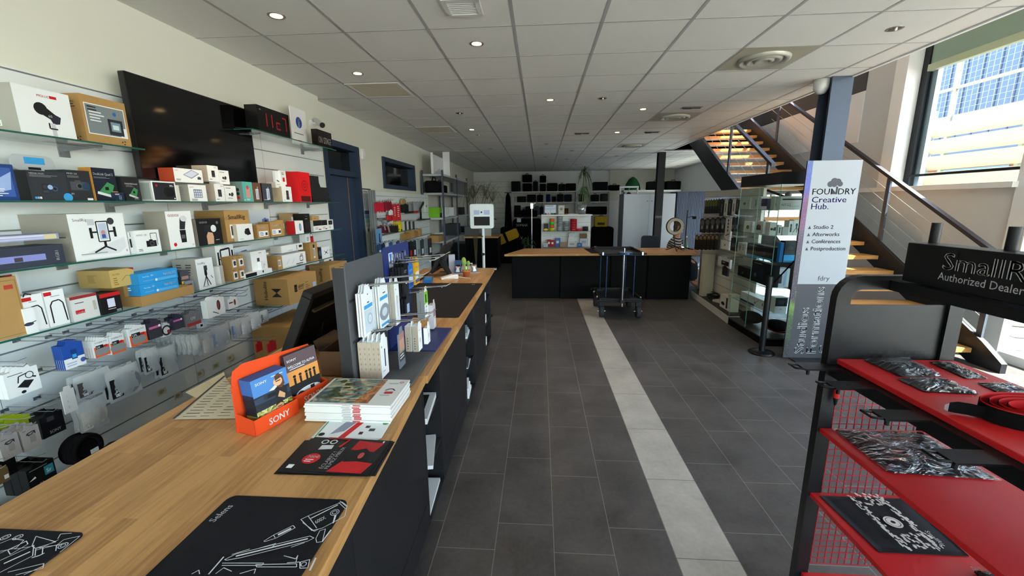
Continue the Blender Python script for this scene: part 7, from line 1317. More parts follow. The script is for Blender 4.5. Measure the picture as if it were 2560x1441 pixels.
# local frame: faces +X (to the right), seated; z up
V = [(0, 0, .50), (0, 0, .66), (.02, 0, .82), (.03, 0, .96), (.05, 0, 1.03), (.075, 0, 1.1), (.10, 0, 1.17), (.105, 0, 1.25), (.09, 0, 1.31),   # 0-8 pelvis .. crown
     (.03, -.17, .94), (.13, -.2, .72), (.36, -.15, .735), (.43, -.13, .74),     # near arm 9-12
     (.03, .17, .94), (.13, .2, .72), (.36, .12, .735), (.43, .1, .74),     # far arm 13-16
     (.42, -.1, .50), (.44, -.1, .1), (.56, -.1, .04), (.42, .1, .50), (.44, .1, .1), (.56, .1, .04)]
E = [(0, 1), (1, 2), (2, 3), (3, 4), (4, 5), (5, 6), (6, 7), (7, 8), (3, 9), (9, 10), (10, 11), (11, 12), (3, 13), (13, 14), (14, 15), (15, 16), (0, 17), (17, 18), (18, 19), (0, 20), (20, 21), (21, 22)]
R = [(.15, .12), (.15, .12), (.15, .12), (.13, .1), .055, .05, (.08, .068), (.088, .074), .06, .06, .046, .034, .027, .06, .046, .034, .027, .075, .05, .045, .075, .05, .045]
rng = random.Random(4)
# fingers: five per hand, rooted in the palm
for b, sg in ((12, -1), (16, 1)):
    x, y, z = V[b]
    for k, (dy, L) in enumerate(((-.028, .05), (-.01, .062), (.01, .06), (.027, .046))):
        i = len(V); V += [(x + .035, y + dy, z + .004), (x + .035 + L * .55, y + dy * 1.15, z + .006), (x + .035 + L, y + dy * 1.2, z - .012)]; E += [(b, i), (i, i + 1), (i + 1, i + 2)]; R += [.0125, .0095, .0075]
    i = len(V); V += [(x + .01, y - sg * .035, z + .004), (x + .045, y - sg * .05, z + .002)]; E += [(b, i), (i, i + 1)]; R += [.012, .009]
# nose and chin on the face, ears
i = len(V); V += [(.19, 0, 1.205)]; E += [(6, i)]; R += [.016]
i = len(V); V += [(.165, 0, 1.125)]; E += [(5, i)]; R += [.026]
skin_obj('body', V, E, R, SKN, PS)
def stripes():
    m, nt, b, N, L = nodes('striped_knit'); t = N('ShaderNodeTexCoord'); s = N('ShaderNodeSeparateXYZ'); L(t.outputs['Object'], s.inputs[0])
    a = N('ShaderNodeMath'); a.operation = 'MULTIPLY_ADD'; a.inputs[1].default_value = .35; L(s.outputs['X'], a.inputs[0]); L(s.outputs['Z'], a.inputs[2])
    q_ = N('ShaderNodeMath'); q_.operation = 'MULTIPLY'; q_.inputs[1].default_value = 20; L(a.outputs[0], q_.inputs[0]); f = N('ShaderNodeMath'); f.operation = 'FRACT'; L(q_.outputs[0], f.inputs[0]); g = N('ShaderNodeMath'); g.operation = 'GREATER_THAN'; g.inputs[1].default_value = .5; L(f.outputs[0], g.inputs[0])
    x = N('ShaderNodeMix'); x.data_type = 'RGBA'; x.inputs[6].default_value = (.012, .012, .015, 1); x.inputs[7].default_value = (.62, .58, .52, 1); L(g.outputs[0], x.inputs[0]); L(x.outputs[2], b.inputs['Base Color']); b.inputs['Roughness'].default_value = .95
    return m
skin_obj('sweater', V[:4] + [(.045, 0, 1.02)] + V[9:11] + [(.33, -.156, .735)] + V[13:15] + [(.33, .125, .735)], [(0, 1), (1, 2), (2, 3), (3, 4), (3, 5), (5, 6), (6, 7), (3, 8), (8, 9), (9, 10)], [(.165, .135), (.17, .14), (.17, .14), (.15, .12), .066, .075, .062, .05, .075, .062, .05], stripes(), PS)
skin_obj('trousers', [V[0], V[17], V[18], V[20], V[21]], [(0, 1), (1, 2), (0, 3), (3, 4)], [(.16, .13), .085, .062, .085, .062], mat('#1c2230', .9), PS)
m = MB(); HR = mat('#5a5048', .8, var=.2, scale=60); m.ball((.085, 0, 1.275), .092, HR, 16, 10, (1.02, .9, .72)); m.ball((.03, 0, 1.22), .08, HR, 14, 9, (.7, .95, 1.0)); m.obj('hair', PS)
for sg in (-1, 1):
    m = MB(); m.ball((.085, sg * .078, 1.2), .02, SKN, 10, 8, (.7, .4, 1.2)); m.obj('ear', PS); m = MB(); m.ball((.178, sg * .032, 1.222), .011, mat('#1c1614', .3), 8, 6); m.obj('eye', PS)
m = MB(); m.box(.172, -.022, 1.158, .184, .022, 1.163, mat('#8a4a44', .6)); m.obj('mouth', PS)
# ================================================================ stairs on the right
stt = thing('staircase', 'open oak staircase with dark steel stringers rising to the back on the right', 'stairs', (3.975, 4.51, 0))
RS, GO, XL, XR = .163, .283, 3.34, 4.6
TREAD = wood('oak_treads', '#a4713c', '#dba566', 'x', False); STR = mat('#26282e', .45, .4)
def sp(i, dz=0): return (GO * (i - 1), RS * i + dz)
for i in range(1, 21):
    y, z = sp(i); m = MB(); m.box(XL - 3.975, y, z - .05, XR - 3.975, y + .3, z, TREAD); m.obj('tread', stt)
for x in (XL - .06, XR + .004):
    y1, z1 = sp(21); m = MB(); m.prism([(-.3, 0), (.02, 0), (y1 + .25, z1 - .12), (y1 + .25, z1 + .18), (y1, z1 + .18), (-.08, .26), (-.3, .1)], x - 3.975, x - 3.975 + .055, STR, 'x'); m.obj('stringer', stt)
def railing(x, i0, i1, posts, nm):
    h = .98; y0, z0 = sp(i0); y1, z1 = sp(i1)
    for k in posts: y, z = sp(k); m = MB(); m.box(x - .012, y - .03, z - .05, x + .012, y + .03, z + h, mat('#4b5261', .45, .3)); m.obj('baluster', stt)
    m = MB(); m.prism([(y0, z0 + h), (y1, z1 + h), (y1, z1 + h + .045), (y0, z0 + h + .045)], x - .03, x + .03, mat('#38363c', .45, .3), 'x'); m.obj('handrail', stt)
    for k in range(5):
        d = .16 + .165 * k; m = MB(); m.tube([(x, y0, z0 + d), (x, y1, z1 + d)], .0035, STEEL, 5); m.obj('cable', stt)
railing(XR + .045 - 3.975, .9, 17.5, (1, 6.3, 11.6, 16.6), 'r'); railing(XL - .03 - 3.975, 7.5, 18.5, (8.0, 12.7, 17.4), 'l')
m = MB(); m.box(-.12, -.0, 0, .12, .1, .05, STR); m.obj('foot_plate', stt)
# ---- right display gondola
gd = thing('wall_gondola', 'white slatted display gondola on the right with a low dark base shelf', 'display unit', (3.0, 6.95, 0))
m = MB(); m.box(0, -1.02, .1, .04, 1.0, 1.9, mat('#d0cdc4', .5))
for k in range(12): m.box(-.0015, -1.02, .2 + .145 * k, .0005, 1.0, .207 + .145 * k, GRV)
m.obj('slat_panel', gd)
m = MB(); m.prism([(-.31, -1.04), (-.2, .75), (.04, 1.0), (.04, -1.04)], 0, .11, mat('#d5d3ce', .5)); m.obj('plinth', gd); m = MB(); m.prism([(-.305, -1.03), (-.195, .74), (.0, .9), (.0, -1.03)], .1105, .125, mat('#2e2c2c', .5)); m.obj('base_shelf', gd)
def hr(name, lb, xl, xr, yt, yb, col, front=(), d=.025, xf=2.74, n=1, hk=True):
    a = PX((xl + xr) / 2, yt, xf); w = PX(xl, yt, xf).y - PX(xr, yt, xf).y; h = a.z - PX((xl + xr) / 2, yb, xf).z
    o = pack_mesh(w, d, h, col, front, None).obj(name, loc=(xf + d, a.y, a.z), rz=-HP); tag(o, lb, 'hanging pack')
    if hk:
        hook(2.998, a.y, a.z + .012, 2.998 - xf + .06, 'wire hook of the ' + hooklab(lb), None, -HP)
    return o
ORD = ('first', 'second', 'third', 'fourth', 'fifth', 'sixth', 'seventh')
for i in range(6): hr('strap_pack', 'olive and black strap pack, %s from left in gondola top row' % ORD[i], 1763 + 6.4 * i, 1768.6 + 6.4 * i, 503 - .8 * i, 534, '#15161a', [('r', 0, .55, 1, .45, '#66702e' if i < 5 else '#3a4020'), ('r', .2, .1, .6, .1, '#3c3e44')])
for i, (a, b, c) in enumerate(((1801, 1811, '#141418'), (1812, 1820, '#d2d0cc'), (1821, 1831, '#1a1a1e'), (1832, 1840, '#dad8d2'), (1841, 1848, '#2a2a2e'))): hr('mic_pack', '%s audio pack right of the straps in the gondola top row' % ORD[i], a, b, 500, 541 - i, c, [('I', 'mic', .5, .5, .6, '#888' if i in (0, 2, 4) else INK), ('f', .2, .9, .5, 1, .05, 'g')])
for i in range(5): hr('windshield_pack', 'grey and black furry pack, %s from left in gondola middle row' % ORD[i], 1751 + 13 * i, 1762 + 13 * i, 549 - i, 582, '#17171a', [('e', .5, .75, .4, .2, '#5c5d60'), ('d', .5, .4, .16, '#a9a8a2')])
hr('strip_pack', 'tall white accessory pack with a column of pictures beside the furry packs', 1815, 1829, 546, 602, '#d5d3cc', [('d', .5, .9, .06, 'k'), ('d', .5, .75, .06, 'k'), ('d', .5, .6, .06, 'k'), ('d', .5, .45, .06, 'k'), ('l', [(.2, .2), (.8, .3)], .04, 'k')])
for i in range(2): hr('black_cord_pack', 'black cord pack, %s right of the tall white pack' % ORD[i], 1831 + 9 * i, 1838 + 9 * i, 545, 580, '#1c1c20', [('r', .2, .2, .6, .3, '#77797c')])
for i in range(6): hr('glove_pack', 'black gloves pack with tan card, %s from left in gondola lower row' % ORD[i], 1738 + 10 * i, 1746.5 + 10 * i, 590 - .3 * i, 625, '#121214', [('r', .05, .72, .9, .28, '#8a6a44'), ('d', .5, .86, .06, '#c9b8a0')])
hr('gear_pack', 'wide white gadget pack in the gondola lower row', 1802, 1824, 602, 624, '#d9d8d4', [('I', 'drone', .5, .5, .7)]); hr('black_cord_pack', 'black pack at the right end of the lower row of the gondola', 1828, 1842, 596, 628, '#18181c', [('r', .2, .3, .6, .3, '#55585c')])
hr('dark_label_pack', 'pack with a black label on the low part of the gondola', 1795, 1826, 646, 668, '#c9c8c4', [('r', .3, .2, .6, .5, 'k'), ('f', .4, .5, .3, 1, .15, 'w')]); hr('cable_hank', 'dark cable hank hanging low on the gondola', 1806, 1820, 668, 690, '#26262a')
place('leaning_carton', 'tall yellowed white carton leaning at the far end of the gondola', .1, .18, .72, (2.86, 7.2, .126), -HP + .15, '#c5bea8', [], [('f', .4, .9, .2, 2, .03, 'g')])
place('gadget_box', 'white box with a black gadget picture on the gondola base shelf', .26, .14, .2, (2.86, 6.32, .126), -HP, '#d5d3ce', [('e', .4, .35, .3, .14, 'k'), ('r', .8, .1, .2, .8, 'k')]); place('gadget_box', 'small dark box left of the white gadget box', .1, .1, .12, (2.9, 6.55, .126), -HP, '#8a8078')
place('gadget_box', 'cream box at the near end of the gondola base shelf', .1, .12, .26, (2.84, 6.12, .126), -HP, '#cfc8b4', [('bar', .2, .1, .6, .2)]); place('flat_pack', 'small white flat packet on the gondola base shelf', .2, .12, .03, (2.9, 6.7, .126), -HP + .3, '#c9c5be')
t = thing('cable_heap', 'heap of black cable on the far part of the gondola base shelf', 'cable', (2.9, 6.98, .128)); m = MB(); m.tube([(.09 * math.cos(k * .7), .09 * math.sin(k * .7) * (1 + .2 * (k % 3)), .01 + .004 * (k % 5) + .002 * k) for k in range(30)], .008, BLACKPL, 5); m.obj('coil', t)
# ---- glass corner case
gc = thing('glass_showcase', 'glass corner showcase with black plinth and black canopy, full of boxed gear', 'showcase', (3.1, 5.42, 0))
X0, X1, Y0_, Y1_ = -.41, .165, -.465, .475
m = MB(); m.box(X0, Y0_, 0, X1, Y1_, .085, BLACKMAT); m.obj('plinth', gc); m = MB(); m.box(X0 - .003, Y0_ - .003, .085, X1, Y1_, .1, mat('#37353a', .5)); m.obj('floor_panel', gc)
m = MB(); m.box(X0 - .01, Y0_ - .02, 1.905, X1, Y1_, 2.04, mat('#1c1c20', .4)); m.obj('canopy', gc)
for (a, b, c_, d) in ((X0, Y0_, X0 + .005, -.005), (X0, .005, X0 + .005, Y1_), (X0 + .008, Y0_, X1, Y0_ + .005)):
    m = MB(); m.box(a, b, .101, c_, d, 1.904, GLASS); m.obj('glass_pane', gc)
for (x, y) in ((X0, Y0_ - .001), (X0, -.004), (X0, Y1_ - .001)):
    m = MB(); m.box(x - .001, y, .101, x + .006, y + .003, 1.904, mat('#7fb3a4', .2, spec=.6)); m.obj('glass_edge', gc)
SHC = (1.62, 1.32, 1.02, .71, .4)
for z in SHC:
    m = MB(); m.box(X0 + .012, Y0_ + .012, z - .006, X1 - .02, Y1_ - .01, z, GLASS); m.obj('shelf', gc); m = MB(); m.box(X0 + .0105, Y0_ + .012, z - .006, X0 + .012, Y1_ - .01, z, mat('#6d9c90', .2)); m.obj('shelf_edge', gc)
m = MB(); m.box(X1 - .03, Y0_, .1, X1, Y0_ + .03, 1.905, STEEL); m.obj('corner_post', gc)
def inc(name, lb, xl, xr, yt, lev, col, front=(), y=5.12, d=.1, side=None, top=()):
    z = SHC[lev] if lev < 5 else .1; z += .001; a = PY(xl, yt, y); b = PY(xr, yt, y); w = b.x - a.x
    return place(name, lb, w, d, a.z - z, ((a.x + b.x) / 2, y + d / 2, z), 0, col, front, sidecol=side)
def inl(name, lb, xl, xr, yt, lev, col, front=(), x=2.76, d=.1, side=None):
    z = SHC[lev] + .001; a = PX(xl, yt, x); b = PX(xr, yt, x); return place(name, lb, a.y - b.y, d, a.z - z, (x + d / 2, (a.y + b.y) / 2, z), -HP, col, front)
inl('mic_kit_carton', 'white box with black audio kit picture on the top showcase shelf, far left', 1852, 1876, 494, 0, '#d8d8d4', [('I', 'pads', .45, .45, .6), ('d', .85, .7, .05, 'k'), ('d', .85, .5, .05, 'k'), ('d', .85, .3, .05, 'k')])
inl('stand_mic_carton', 'white box with a tall black mic picture on the top showcase shelf', 1880, 1903, 492, 0, '#d6d6d2', [('I', 'mic', .5, .5, .6)]); inl('colour_pack', 'pack with a colourful picture on the top showcase shelf', 1905, 1919, 497, 0, '#2b2440', [('r', 0, .4, .6, .6, '#5a3a7a'), ('r', 0, 0, 1, .3, 'w')])
NT = [('r', .06, .72, .94, .1, 'k'), ('t', .04, .28, .26, 'NTG2', 'd', 0), ('f', .3, .25, .4, 1, .06, 'g')]
inc('long_mic_carton', 'long white mic carton lettered NTG2 on the top showcase shelf, front one', 1953, 2028, 491, 0, '#d4d4d0', NT, 5.0, .08); inc('long_mic_carton', 'second mic carton peeking out left behind the front NTG2 one', 1938, 1952, 491, 0, '#c4c4c0', [('t', .2, .28, .26, 'N', 'd', 0)], 5.1, .08)
mk = thing('shotgun_microphone', 'black shotgun mic with a round grey head lying across the top showcase boxes', 'microphone', (2.82, 5.2, 1.79)); m = MB(); m.cyl((-.07, .15, .06), (.03, -.04, -.02), .014, BLACKPL); m.obj('body', mk); m = MB(); m.ball((.05, -.08, .0), .035, GREY, 12, 9); m.obj('grille_head', mk); m = MB(); m.cyl((.03, -.04, -.168), (.03, -.04, -.02), .008, BLACKPL); m.obj('holder', mk)
inl('device_carton', 'white box with a green and red device picture on the second showcase shelf', 1860, 1882, 553, 1, '#d8d8d4', [('e', .5, .45, .3, .2, 'e'), ('e', .5, .5, .2, .1, 'r')]); inl('device_carton', 'white box with a dark device picture on the second showcase shelf', 1888, 1909, 553, 1, '#d4d4d0', [('I', 'cam', .5, .5, .7)])
for i, (a, b, yt, ic) in enumerate(((1926, 1944, 557, 'pads'), (1946, 1955, 563, 'mic'), (1957, 1972, 568, ''), (1974, 1985, 552, 'mic'), (1986, 2001, 550, 'trip'))): inc('slim_carton', '%s pale box from the left on the right half of the second showcase shelf' % ORD[i], a, b, yt, 1, '#d3d3cf', [('I', ic, .5, .5, .6)] if ic else [('r', 0, 0, 1, 1, '#a9aaa8')], 5.1)
inl('speaker_carton', 'pale box with a column of black discs on the third showcase shelf', 1845, 1866, 606, 2, '#b9babc', [('d', .7, .8, .07, 'k'), ('d', .7, .6, .07, 'k'), ('d', .7, .4, .07, 'k'), ('e', .3, .5, .1, .3, '#4a5a78')])
inl('blue_edge_carton', 'wide dark carton with bright blue right edge on the third showcase shelf', 1869, 1935, 607, 2, '#191c24', [('r', 0, 0, 1, .14, 'c'), ('I', 'cam', .3, .5, .5, '#3c3e48'), ('I', 'cam', .7, .45, .45, '#44464e'), ('f', .1, .85, .3, 1, .05, 'w')], 2.74); inc('blue_edge_side_carton', 'slim blue carton standing at the corner of the third showcase shelf', 1953, 1961, 607, 2, '#2f86d8', (), 5.0, .06)
inc('black_blue_carton', 'black carton with a blue foot on the third showcase shelf', 1964, 2000, 603, 2, '#1b1e26', [('r', 0, 0, 1, .3, 'c'), ('I', 'cam', .4, .65, .3, '#3a3c44')], 5.1)
inl('navy_carton', 'biggest dark navy carton on the fourth showcase shelf', 1882, 1935, 650, 3, '#12141f', [('I', 'blob', .5, .5, .7, '#242a4a'), ('d', .2, .35, .1, '#5a6288'), ('f', .1, .9, .5, 1, .04, 'w')], 2.74, .08); inc('white_phone_carton', 'white and blue cartons at the right of the fourth showcase shelf', 1948, 1976, 672, 3, '#cfd5dc', [('r', .5, .1, .25, .8, 'i'), ('r', .05, .2, .3, .5, 'd')], 5.05, .12)
inl('dark_lens_pack', 'pile of dark lens packs at the far left of the fourth showcase shelf', 1846, 1878, 664, 3, '#1a1b20', [('d', .4, .4, .14, '#6a6c70'), ('d', .8, .5, .1, '#44464c')])
inl('antenna_carton', 'long white carton with a blue antenna device picture on the fifth showcase shelf', 1853, 1916, 728, 4, '#d6d8da', [('e', .62, .4, .12, .12, '#2a3a8a'), ('l', [(.62, .45), (.55, .85)], .04, 'n'), ('l', [(.65, .45), (.76, .85)], .04, 'n'), ('r', .9, .4, .03, .3, 'd'), ('r', 0, 0, .6, .2, '#2a3350')], 2.74)
inc('lens_carton', 'white carton topped by a black lens picture on the fifth showcase shelf', 1940, 1970, 745, 4, '#d4d4d4', [('r', 0, .45, 1, .55, '#1c1d22'), ('e', .5, .7, .2, .16, '#3a3c44'), ('f', .4, .25, .3, 1, .06, 'r')], 5.0, .12)
for i, (x, y, r_, lb) in enumerate(((2.86, 5.62, 0, 'black soft bag on the showcase floor, left'), (2.98, 5.2, .2, 'black soft bag with red piping on the showcase floor, right'))):
    t = thing('soft_bag', lb, 'bag', (x, y, .101), r_); m = MB(); m.ball((0, 0, .08), .13, BLACKFAB, 14, 8, (1, 1.4, .6)); m.obj('body', t)
    if i: m = MB(); m.tube([(.13 * math.cos(k * .3927), .18 * math.sin(k * .3927), .06 + .02 * math.cos(k)) for k in range(16)], .005, RED, 5, closed=True); m.obj('piping', t)
# ---- banner
bn = thing('banner_totem', 'tall white and dark grey banner with a cloud logo and list of services', 'banner', (2.97, 4.55, 0))
m = MB(); m.box(-.268, 0, .012, .262, .018, 2.118, mat('#3c3d44', .5)); m.box(-.2, -.12, 0, .2, .03, .012, DARKMETAL)
m.obj('panel', bn)
def gal():
    mm_, nt, b, N, L = nodes('galaxy_print'); t = N('ShaderNodeTexCoord'); n = N('ShaderNodeTexNoise'); n.inputs['Scale'].default_value = 5; n.inputs['Detail'].default_value = 6; L(t.outputs['Object'], n.inputs['Vector'])
    s = N('ShaderNodeSeparateXYZ'); L(t.outputs['Object'], s.inputs[0]); a = N('ShaderNodeMath'); a.operation = 'MULTIPLY_ADD'; a.inputs[1].default_value = .42; L(s.outputs['Z'], a.inputs[0]); q_ = N('ShaderNodeMath'); q_.operation = 'MULTIPLY_ADD'; q_.inputs[1].default_value = .3; q_.inputs[2].default_value = -.12; L(n.outputs['Fac'], q_.inputs[0]); L(q_.outputs[0], a.inputs[2])
    r = N('ShaderNodeValToRGB'); e = r.color_ramp.elements; e[0].color = (*lin('#2c2d30'), 1); e[1].color = (*lin('#4a6494'), 1); e[0].position = .08; e[1].position = .95
    for p_, c in ((.2, '#35502c'), (.26, '#6a8a3a'), (.34, '#3a3440'), (.6, '#4a3c50'), (.72, '#7a4470'), (.82, '#4a50a8')): x = e.new(p_); x.color = (*lin(c), 1)
    L(a.outputs[0], r.inputs[0]); w = N('ShaderNodeTexNoise'); w.inputs['Scale'].default_value = 160; L(t.outputs['Object'], w.inputs['Vector']); g = N('ShaderNodeMath'); g.operation = 'GREATER_THAN'; g.inputs[1].default_value = .68; L(w.outputs['Fac'], g.inputs[0]); x = N('ShaderNodeMix'); x.data_type = 'RGBA'; L(g.outputs[0], x.inputs[0]); L(r.outputs[0], x.inputs[6]); x.inputs[7].default_value = (.6, .62, .6, 1); L(x.outputs[2], b.inputs['Base Color']); b.inputs['Roughness'].default_value = .5
    return mm_
GAL = gal()
m = MB(); m.face((-.27, -.0005, 0), (1, 0, 0), (0, 0, 1)); m.rect(.002, .012, .055, 2.106, GAL)
m.obj('starry_edge', bn)
m = MB(); m.face((-.27, -.0006, 0), (1, 0, 0), (0, 0, 1)); m.rect(.056, .845, .476, 1.273, mat('#a6aab1', .5, spec=.2)); D_ = mat('#2c2c32'); VI = mat('#43318c')
m.text(.078, 1.782, .086, 'FOUNDRY', D_, True, fit=.43)
m.text(.085, 1.702, .084, 'Creative', VI, True, fit=.345); m.text(.085, 1.634, .084, 'Hub.', VI, True, fit=.18)
for cx, cy, r in ((.25, 1.885, .03), (.285, 1.91, .036), (.32, 1.905, .034), (.345, 1.885, .026), (.29, 1.885, .03)): m.disc(cx, cy, r, mat('#43454a'))
m.rect(.31, 1.79, .02, .07, D_); m.poly([(.275, 1.785), (.33, 1.785), (.275, 1.83)], D_)
for z, s, f in ((1.432, 'Studio 2', .2), (1.357, 'Afterworks', .27), (1.283, 'Conférences', .29), (1.208, 'Postproduction', .35)): m.poly([(.088 + .0, z), (.118, z), (.103, z + .032)], D_); m.text(.14, z, .056, s, D_, True, fit=f)
m.text(.255, .885, .07, 'fdry', D_, fit=.12)
m.obj('white_print', bn)
m = MB(); m.face((-.27, -.0006, 0), (1, 0, 0), (0, 0, 1)); WP = mat('#d9dce0', .5)
m.text(.215, .055, .15, 'Studios', WP, True, rot=HP, fit=.53); m.text(.345, .055, .15, 'Formations', WP, True, rot=HP, fit=.76); m.text(.475, .055, .15, 'C', WP, True, rot=HP)
m.obj('dark_print', bn)
# ---- stanchion
sc = thing('queue_post', 'black queue barrier post with a round base in front of the showcase', 'stanchion', (2.56, 4.72, 0))
m = MB(); m.lathe([(0, 0), (.135, 0), (.135, .012), (.12, .022), (.03, .03), (0, .03)], mat('#17171a', .35, .3), 32); m.obj('base', sc); m = MB(); m.cyl((0, 0, .03), (0, 0, .9), .032, mat('#141416', .4), 20); m.obj('post', sc); m = MB(); m.cyl((0, 0, .8), (0, 0, .9), .035, BLACKPL, 20); m.obj('belt_head', sc)
m = MB(); m.add([(.03, -.01, .8), (.03, -.01, .83), (.28, -.06, 1.2), (.28, -.06, 1.17)], [(0, 1, 2, 3), (3, 2, 1, 0)], BLACKFAB); m.obj('belt', sc)
dm = thing('sensor_dome', 'white sensor housing at the ceiling edge beside the dark column', 'sensor', (2.84, 4.72, CZ - .002)); m = MB(); m.lathe([(0, -.14), (.04, -.13), (.07, -.08), (.075, 0), (0, 0)], OFFWH, 16); m.obj('dome', dm)
# ================================================================ red and black display rack in the right foreground
rk = thing('display_rack', 'black steel display rack with red shelves and a name board, right foreground', 'display rack', (1.3, 1.56, 0))
FB = mat('#141417', .42, .3); REDP = mat('#c01c20', .42, spec=.4)
def uframe(y, nm):
    P = []; hw = .196; zt = 1.43
    for cx, a0 in ((-hw + .06, 180), (hw - .06, 90)):
        P += [(cx + .06 * math.cos(math.radians(a0 - 15 * k)), y, zt - .06 + .06 * math.sin(math.radians(a0 - 15 * k))) for k in range(7)]
    P = [(-hw, y, .02)] + P + [(hw, y, .02)]
    m = MB(); w = .05; d = .034
    C = []
    for i, p in enumerate(P):
        a = Vector(P[max(0, i - 1)]); b = Vector(P[min(len(P) - 1, i + 1)]); t = (b - a).normalized(); n_ = Vector((t.z, 0, -t.x)); p = Vector(p)
        C.append([p + n_ * w / 2 + Vector((0, d / 2, 0)), p + n_ * w / 2 - Vector((0, d / 2, 0)), p - n_ * w / 2 - Vector((0, d / 2, 0)), p - n_ * w / 2 + Vector((0, d / 2, 0))])
    vs_ = [q_ for c in C for q_ in c]; fs = [(i * 4 + k, i * 4 + (k + 1) % 4, i * 4 + 4 + (k + 1) % 4, i * 4 + 4 + k) for i in range(len(C) - 1) for k in range(4)]
    m.add(vs_, fs + [(0, 1, 2, 3), tuple(len(vs_) - 4 + k for k in (3, 2, 1, 0))], FB); return m.obj('end_frame', rk)
YE = -1.12
uframe(0, 0); uframe(YE, 1)
for y in (0, YE):
    m = MB(); m.box(-.182, y - .004, 1.17, .182, y + .004, 1.345, FB); m.box(-.182, y - .0045, 1.12, .182, y + .0045, 1.17, FB)
    o = m.obj('end_panel', rk)
    m = MB()
    for i in range(11):
        for j in range(3): m.cyl((-.16 + .032 * i + .016 * (j % 2), y - .0052, 1.13 + .016 * j), (-.16 + .032 * i + .016 * (j % 2), y - .0048, 1.13 + .016 * j), .006, mat('#050506', .5), 6)
    m.obj('perforation', o)['kind'] = 'stuff'
    m = MB()
    for k in range(14): m.box(-.185 + .0275 * k, y - .0015, .22, -.1825 + .0275 * k, y + .0015, 1.09, mat('#a01828', .4))
    for k in range(32): m.box(-.185, y - .0025, .22 + .028 * k, .185, y + .0005, .2225 + .028 * k, mat('#a01828', .4))
    m.obj('wire_mesh', rk)
m = MB(); m.box(-.05, YE, 1.405, .05, -.02, 1.44, FB); m.obj('top_beam', rk)
for x in (-.19, .2): m = MB(); m.box(x - .02, YE + .015, 1.075, x + .02, -.016, 1.118, FB); m.obj('side_rail', rk)
m = MB(); m.box(.225, YE + .015, 1.1, .262, -.016, 1.118, mat('#8f959b', .3, .7)); m.obj('steel_rail', rk)
for z, x0, x1 in ((1.14, -.188, .222), (.855, -.212, .2), (.57, -.212, .2), (.19, -.2, .2)):
    m = MB(); m.box(x0, YE + .02, z - .018, x1, -.017, z, REDP); m.obj('shelf', rk, bevel=.002)
m = MB(); m.box(-.035, YE + .1, 1.445, .045, -.045, 1.578, FB); nb = m.obj('name_board', rk, bevel=.003)
m = MB(); m.face((-.0352, -.05, 1.445), (0, -1, 0), (0, 0, 1)); GL_ = mat('#b8b8ba', .4); m.text(.13, .062, .075, 'SmallRig', GL_, True, fit=.29); m.text(.125, .028, .034, 'Authorized Dealer', GL_, fit=.24); m.obj('board_lettering', nb)
for y in (-.065, -.3, -.8): m = MB(); m.cyl((.03, y, 1.578), (.03, y, 1.645), .014, FB, 16); m.obj('stub_post', rk)
for y, i in ((-.04, 0), (-.2, 1), (-.4, 2), (-.6, 3)):
    m = MB(); m.box(-.33, y - .03, 1.112, -.21, y + .03, 1.118, FB); m.tube([(-.33, y + .02, 1.115), (-.36, y + .02, 1.118), (-.36, y - .02, 1.118), (-.33, y - .02, 1.115)], .004, FB); m.cyl((-.3, y, 1.085), (-.3, y, 1.112), .006, FB); m.obj('hook_arm', rk)
def cello(lb, pts, z, h, cloth=True, txt=None, deco=None):
    """folded black garment in a crinkly clear bag; pts = far-left, far-right, near-right, near-left on the shelf"""
    P = [Vector((p[0], p[1], 0)) for p in pts]; c = sum(P, Vector()) / 4; t = thing('bagged_garment', lb, 'garment', (c.x, c.y, z + .001)); rg = random.Random(len(lb))
    def grid(sc, zz, am, n=14):
        G = []
        for j in range(n + 1):
            r_ = []
            for i in range(n + 1):
                u, v = i / n, j / n; p = (P[0] * (1 - u) + P[1] * u) * (1 - v) + (P[3] * (1 - u) + P[2] * u) * v - c; e = min(1, 6 * min(u, 1 - u, v, 1 - v))
                r_.append((p.x * sc, p.y * sc, zz * (.25 + .75 * e) + am * rg.uniform(-1, 1) * (.3 + e)))
            G.append(r_)
        return G
    m = MB(); m.sheet(grid(.93, h * .8, .0012)[::-1], mat('#17181f', .8, bump=.3, scale=40), h * .15); o = m.obj('garment', t)
    if txt or deco:
        m = MB(); m.o = Vector(((P[3].x + P[2].x) / 2 - c.x, 0, h * .8 + .003)); m.nn = Vector((0, 0, 1)); m.eps = 0; m.u = Vector((0, -1, 0)); m.w = Vector((1, 0, 0)); m.o = Vector((0, 0, h * .8 + .004))
        if txt: m.text(.0, .03, .035, txt, mat('#a9acb2'), fit=.11)
        if deco: deco(m)
        m.obj('print', o)
    if cloth:
        m = MB(); m.sheet(grid(1.0, h, .0025)[::-1], CELLO, 0, True); m.obj('bag', t)
    return t
cello('clear bagged black cable pack at the far end of the top red shelf', [(1.19, 1.53), (1.36, 1.53), (1.34, 1.38), (1.2, 1.37)], 1.14, .022)
cello('long clear bagged black strap pack second on the top red shelf', [(1.17, 1.36), (1.33, 1.36), (1.33, 1.25), (1.175, 1.26)], 1.14, .018)
cello('small clear bag by the steel rail on the top red shelf', [(1.40, 1.34), (1.5, 1.34), (1.49, 1.22), (1.39, 1.23)], 1.14, .012)
cello('small blister pack with a card at the far right of the top red shelf', [(1.41, 1.52), (1.48, 1.52), (1.47, 1.37), (1.4, 1.37)], 1.14, .012)
cello('large clear bagged black garment with small lettering on the second red shelf', [(1.12, 1.53), (1.45, 1.53), (1.44, 1.24), (1.12, 1.26)], .855, .025, True, 'smallrig')
cello('clear bagged black garment with bright reflections on the third red shelf', [(1.36, 1.2), (1.49, 1.2), (1.49, .8), (1.3, .82)], .57, .04)
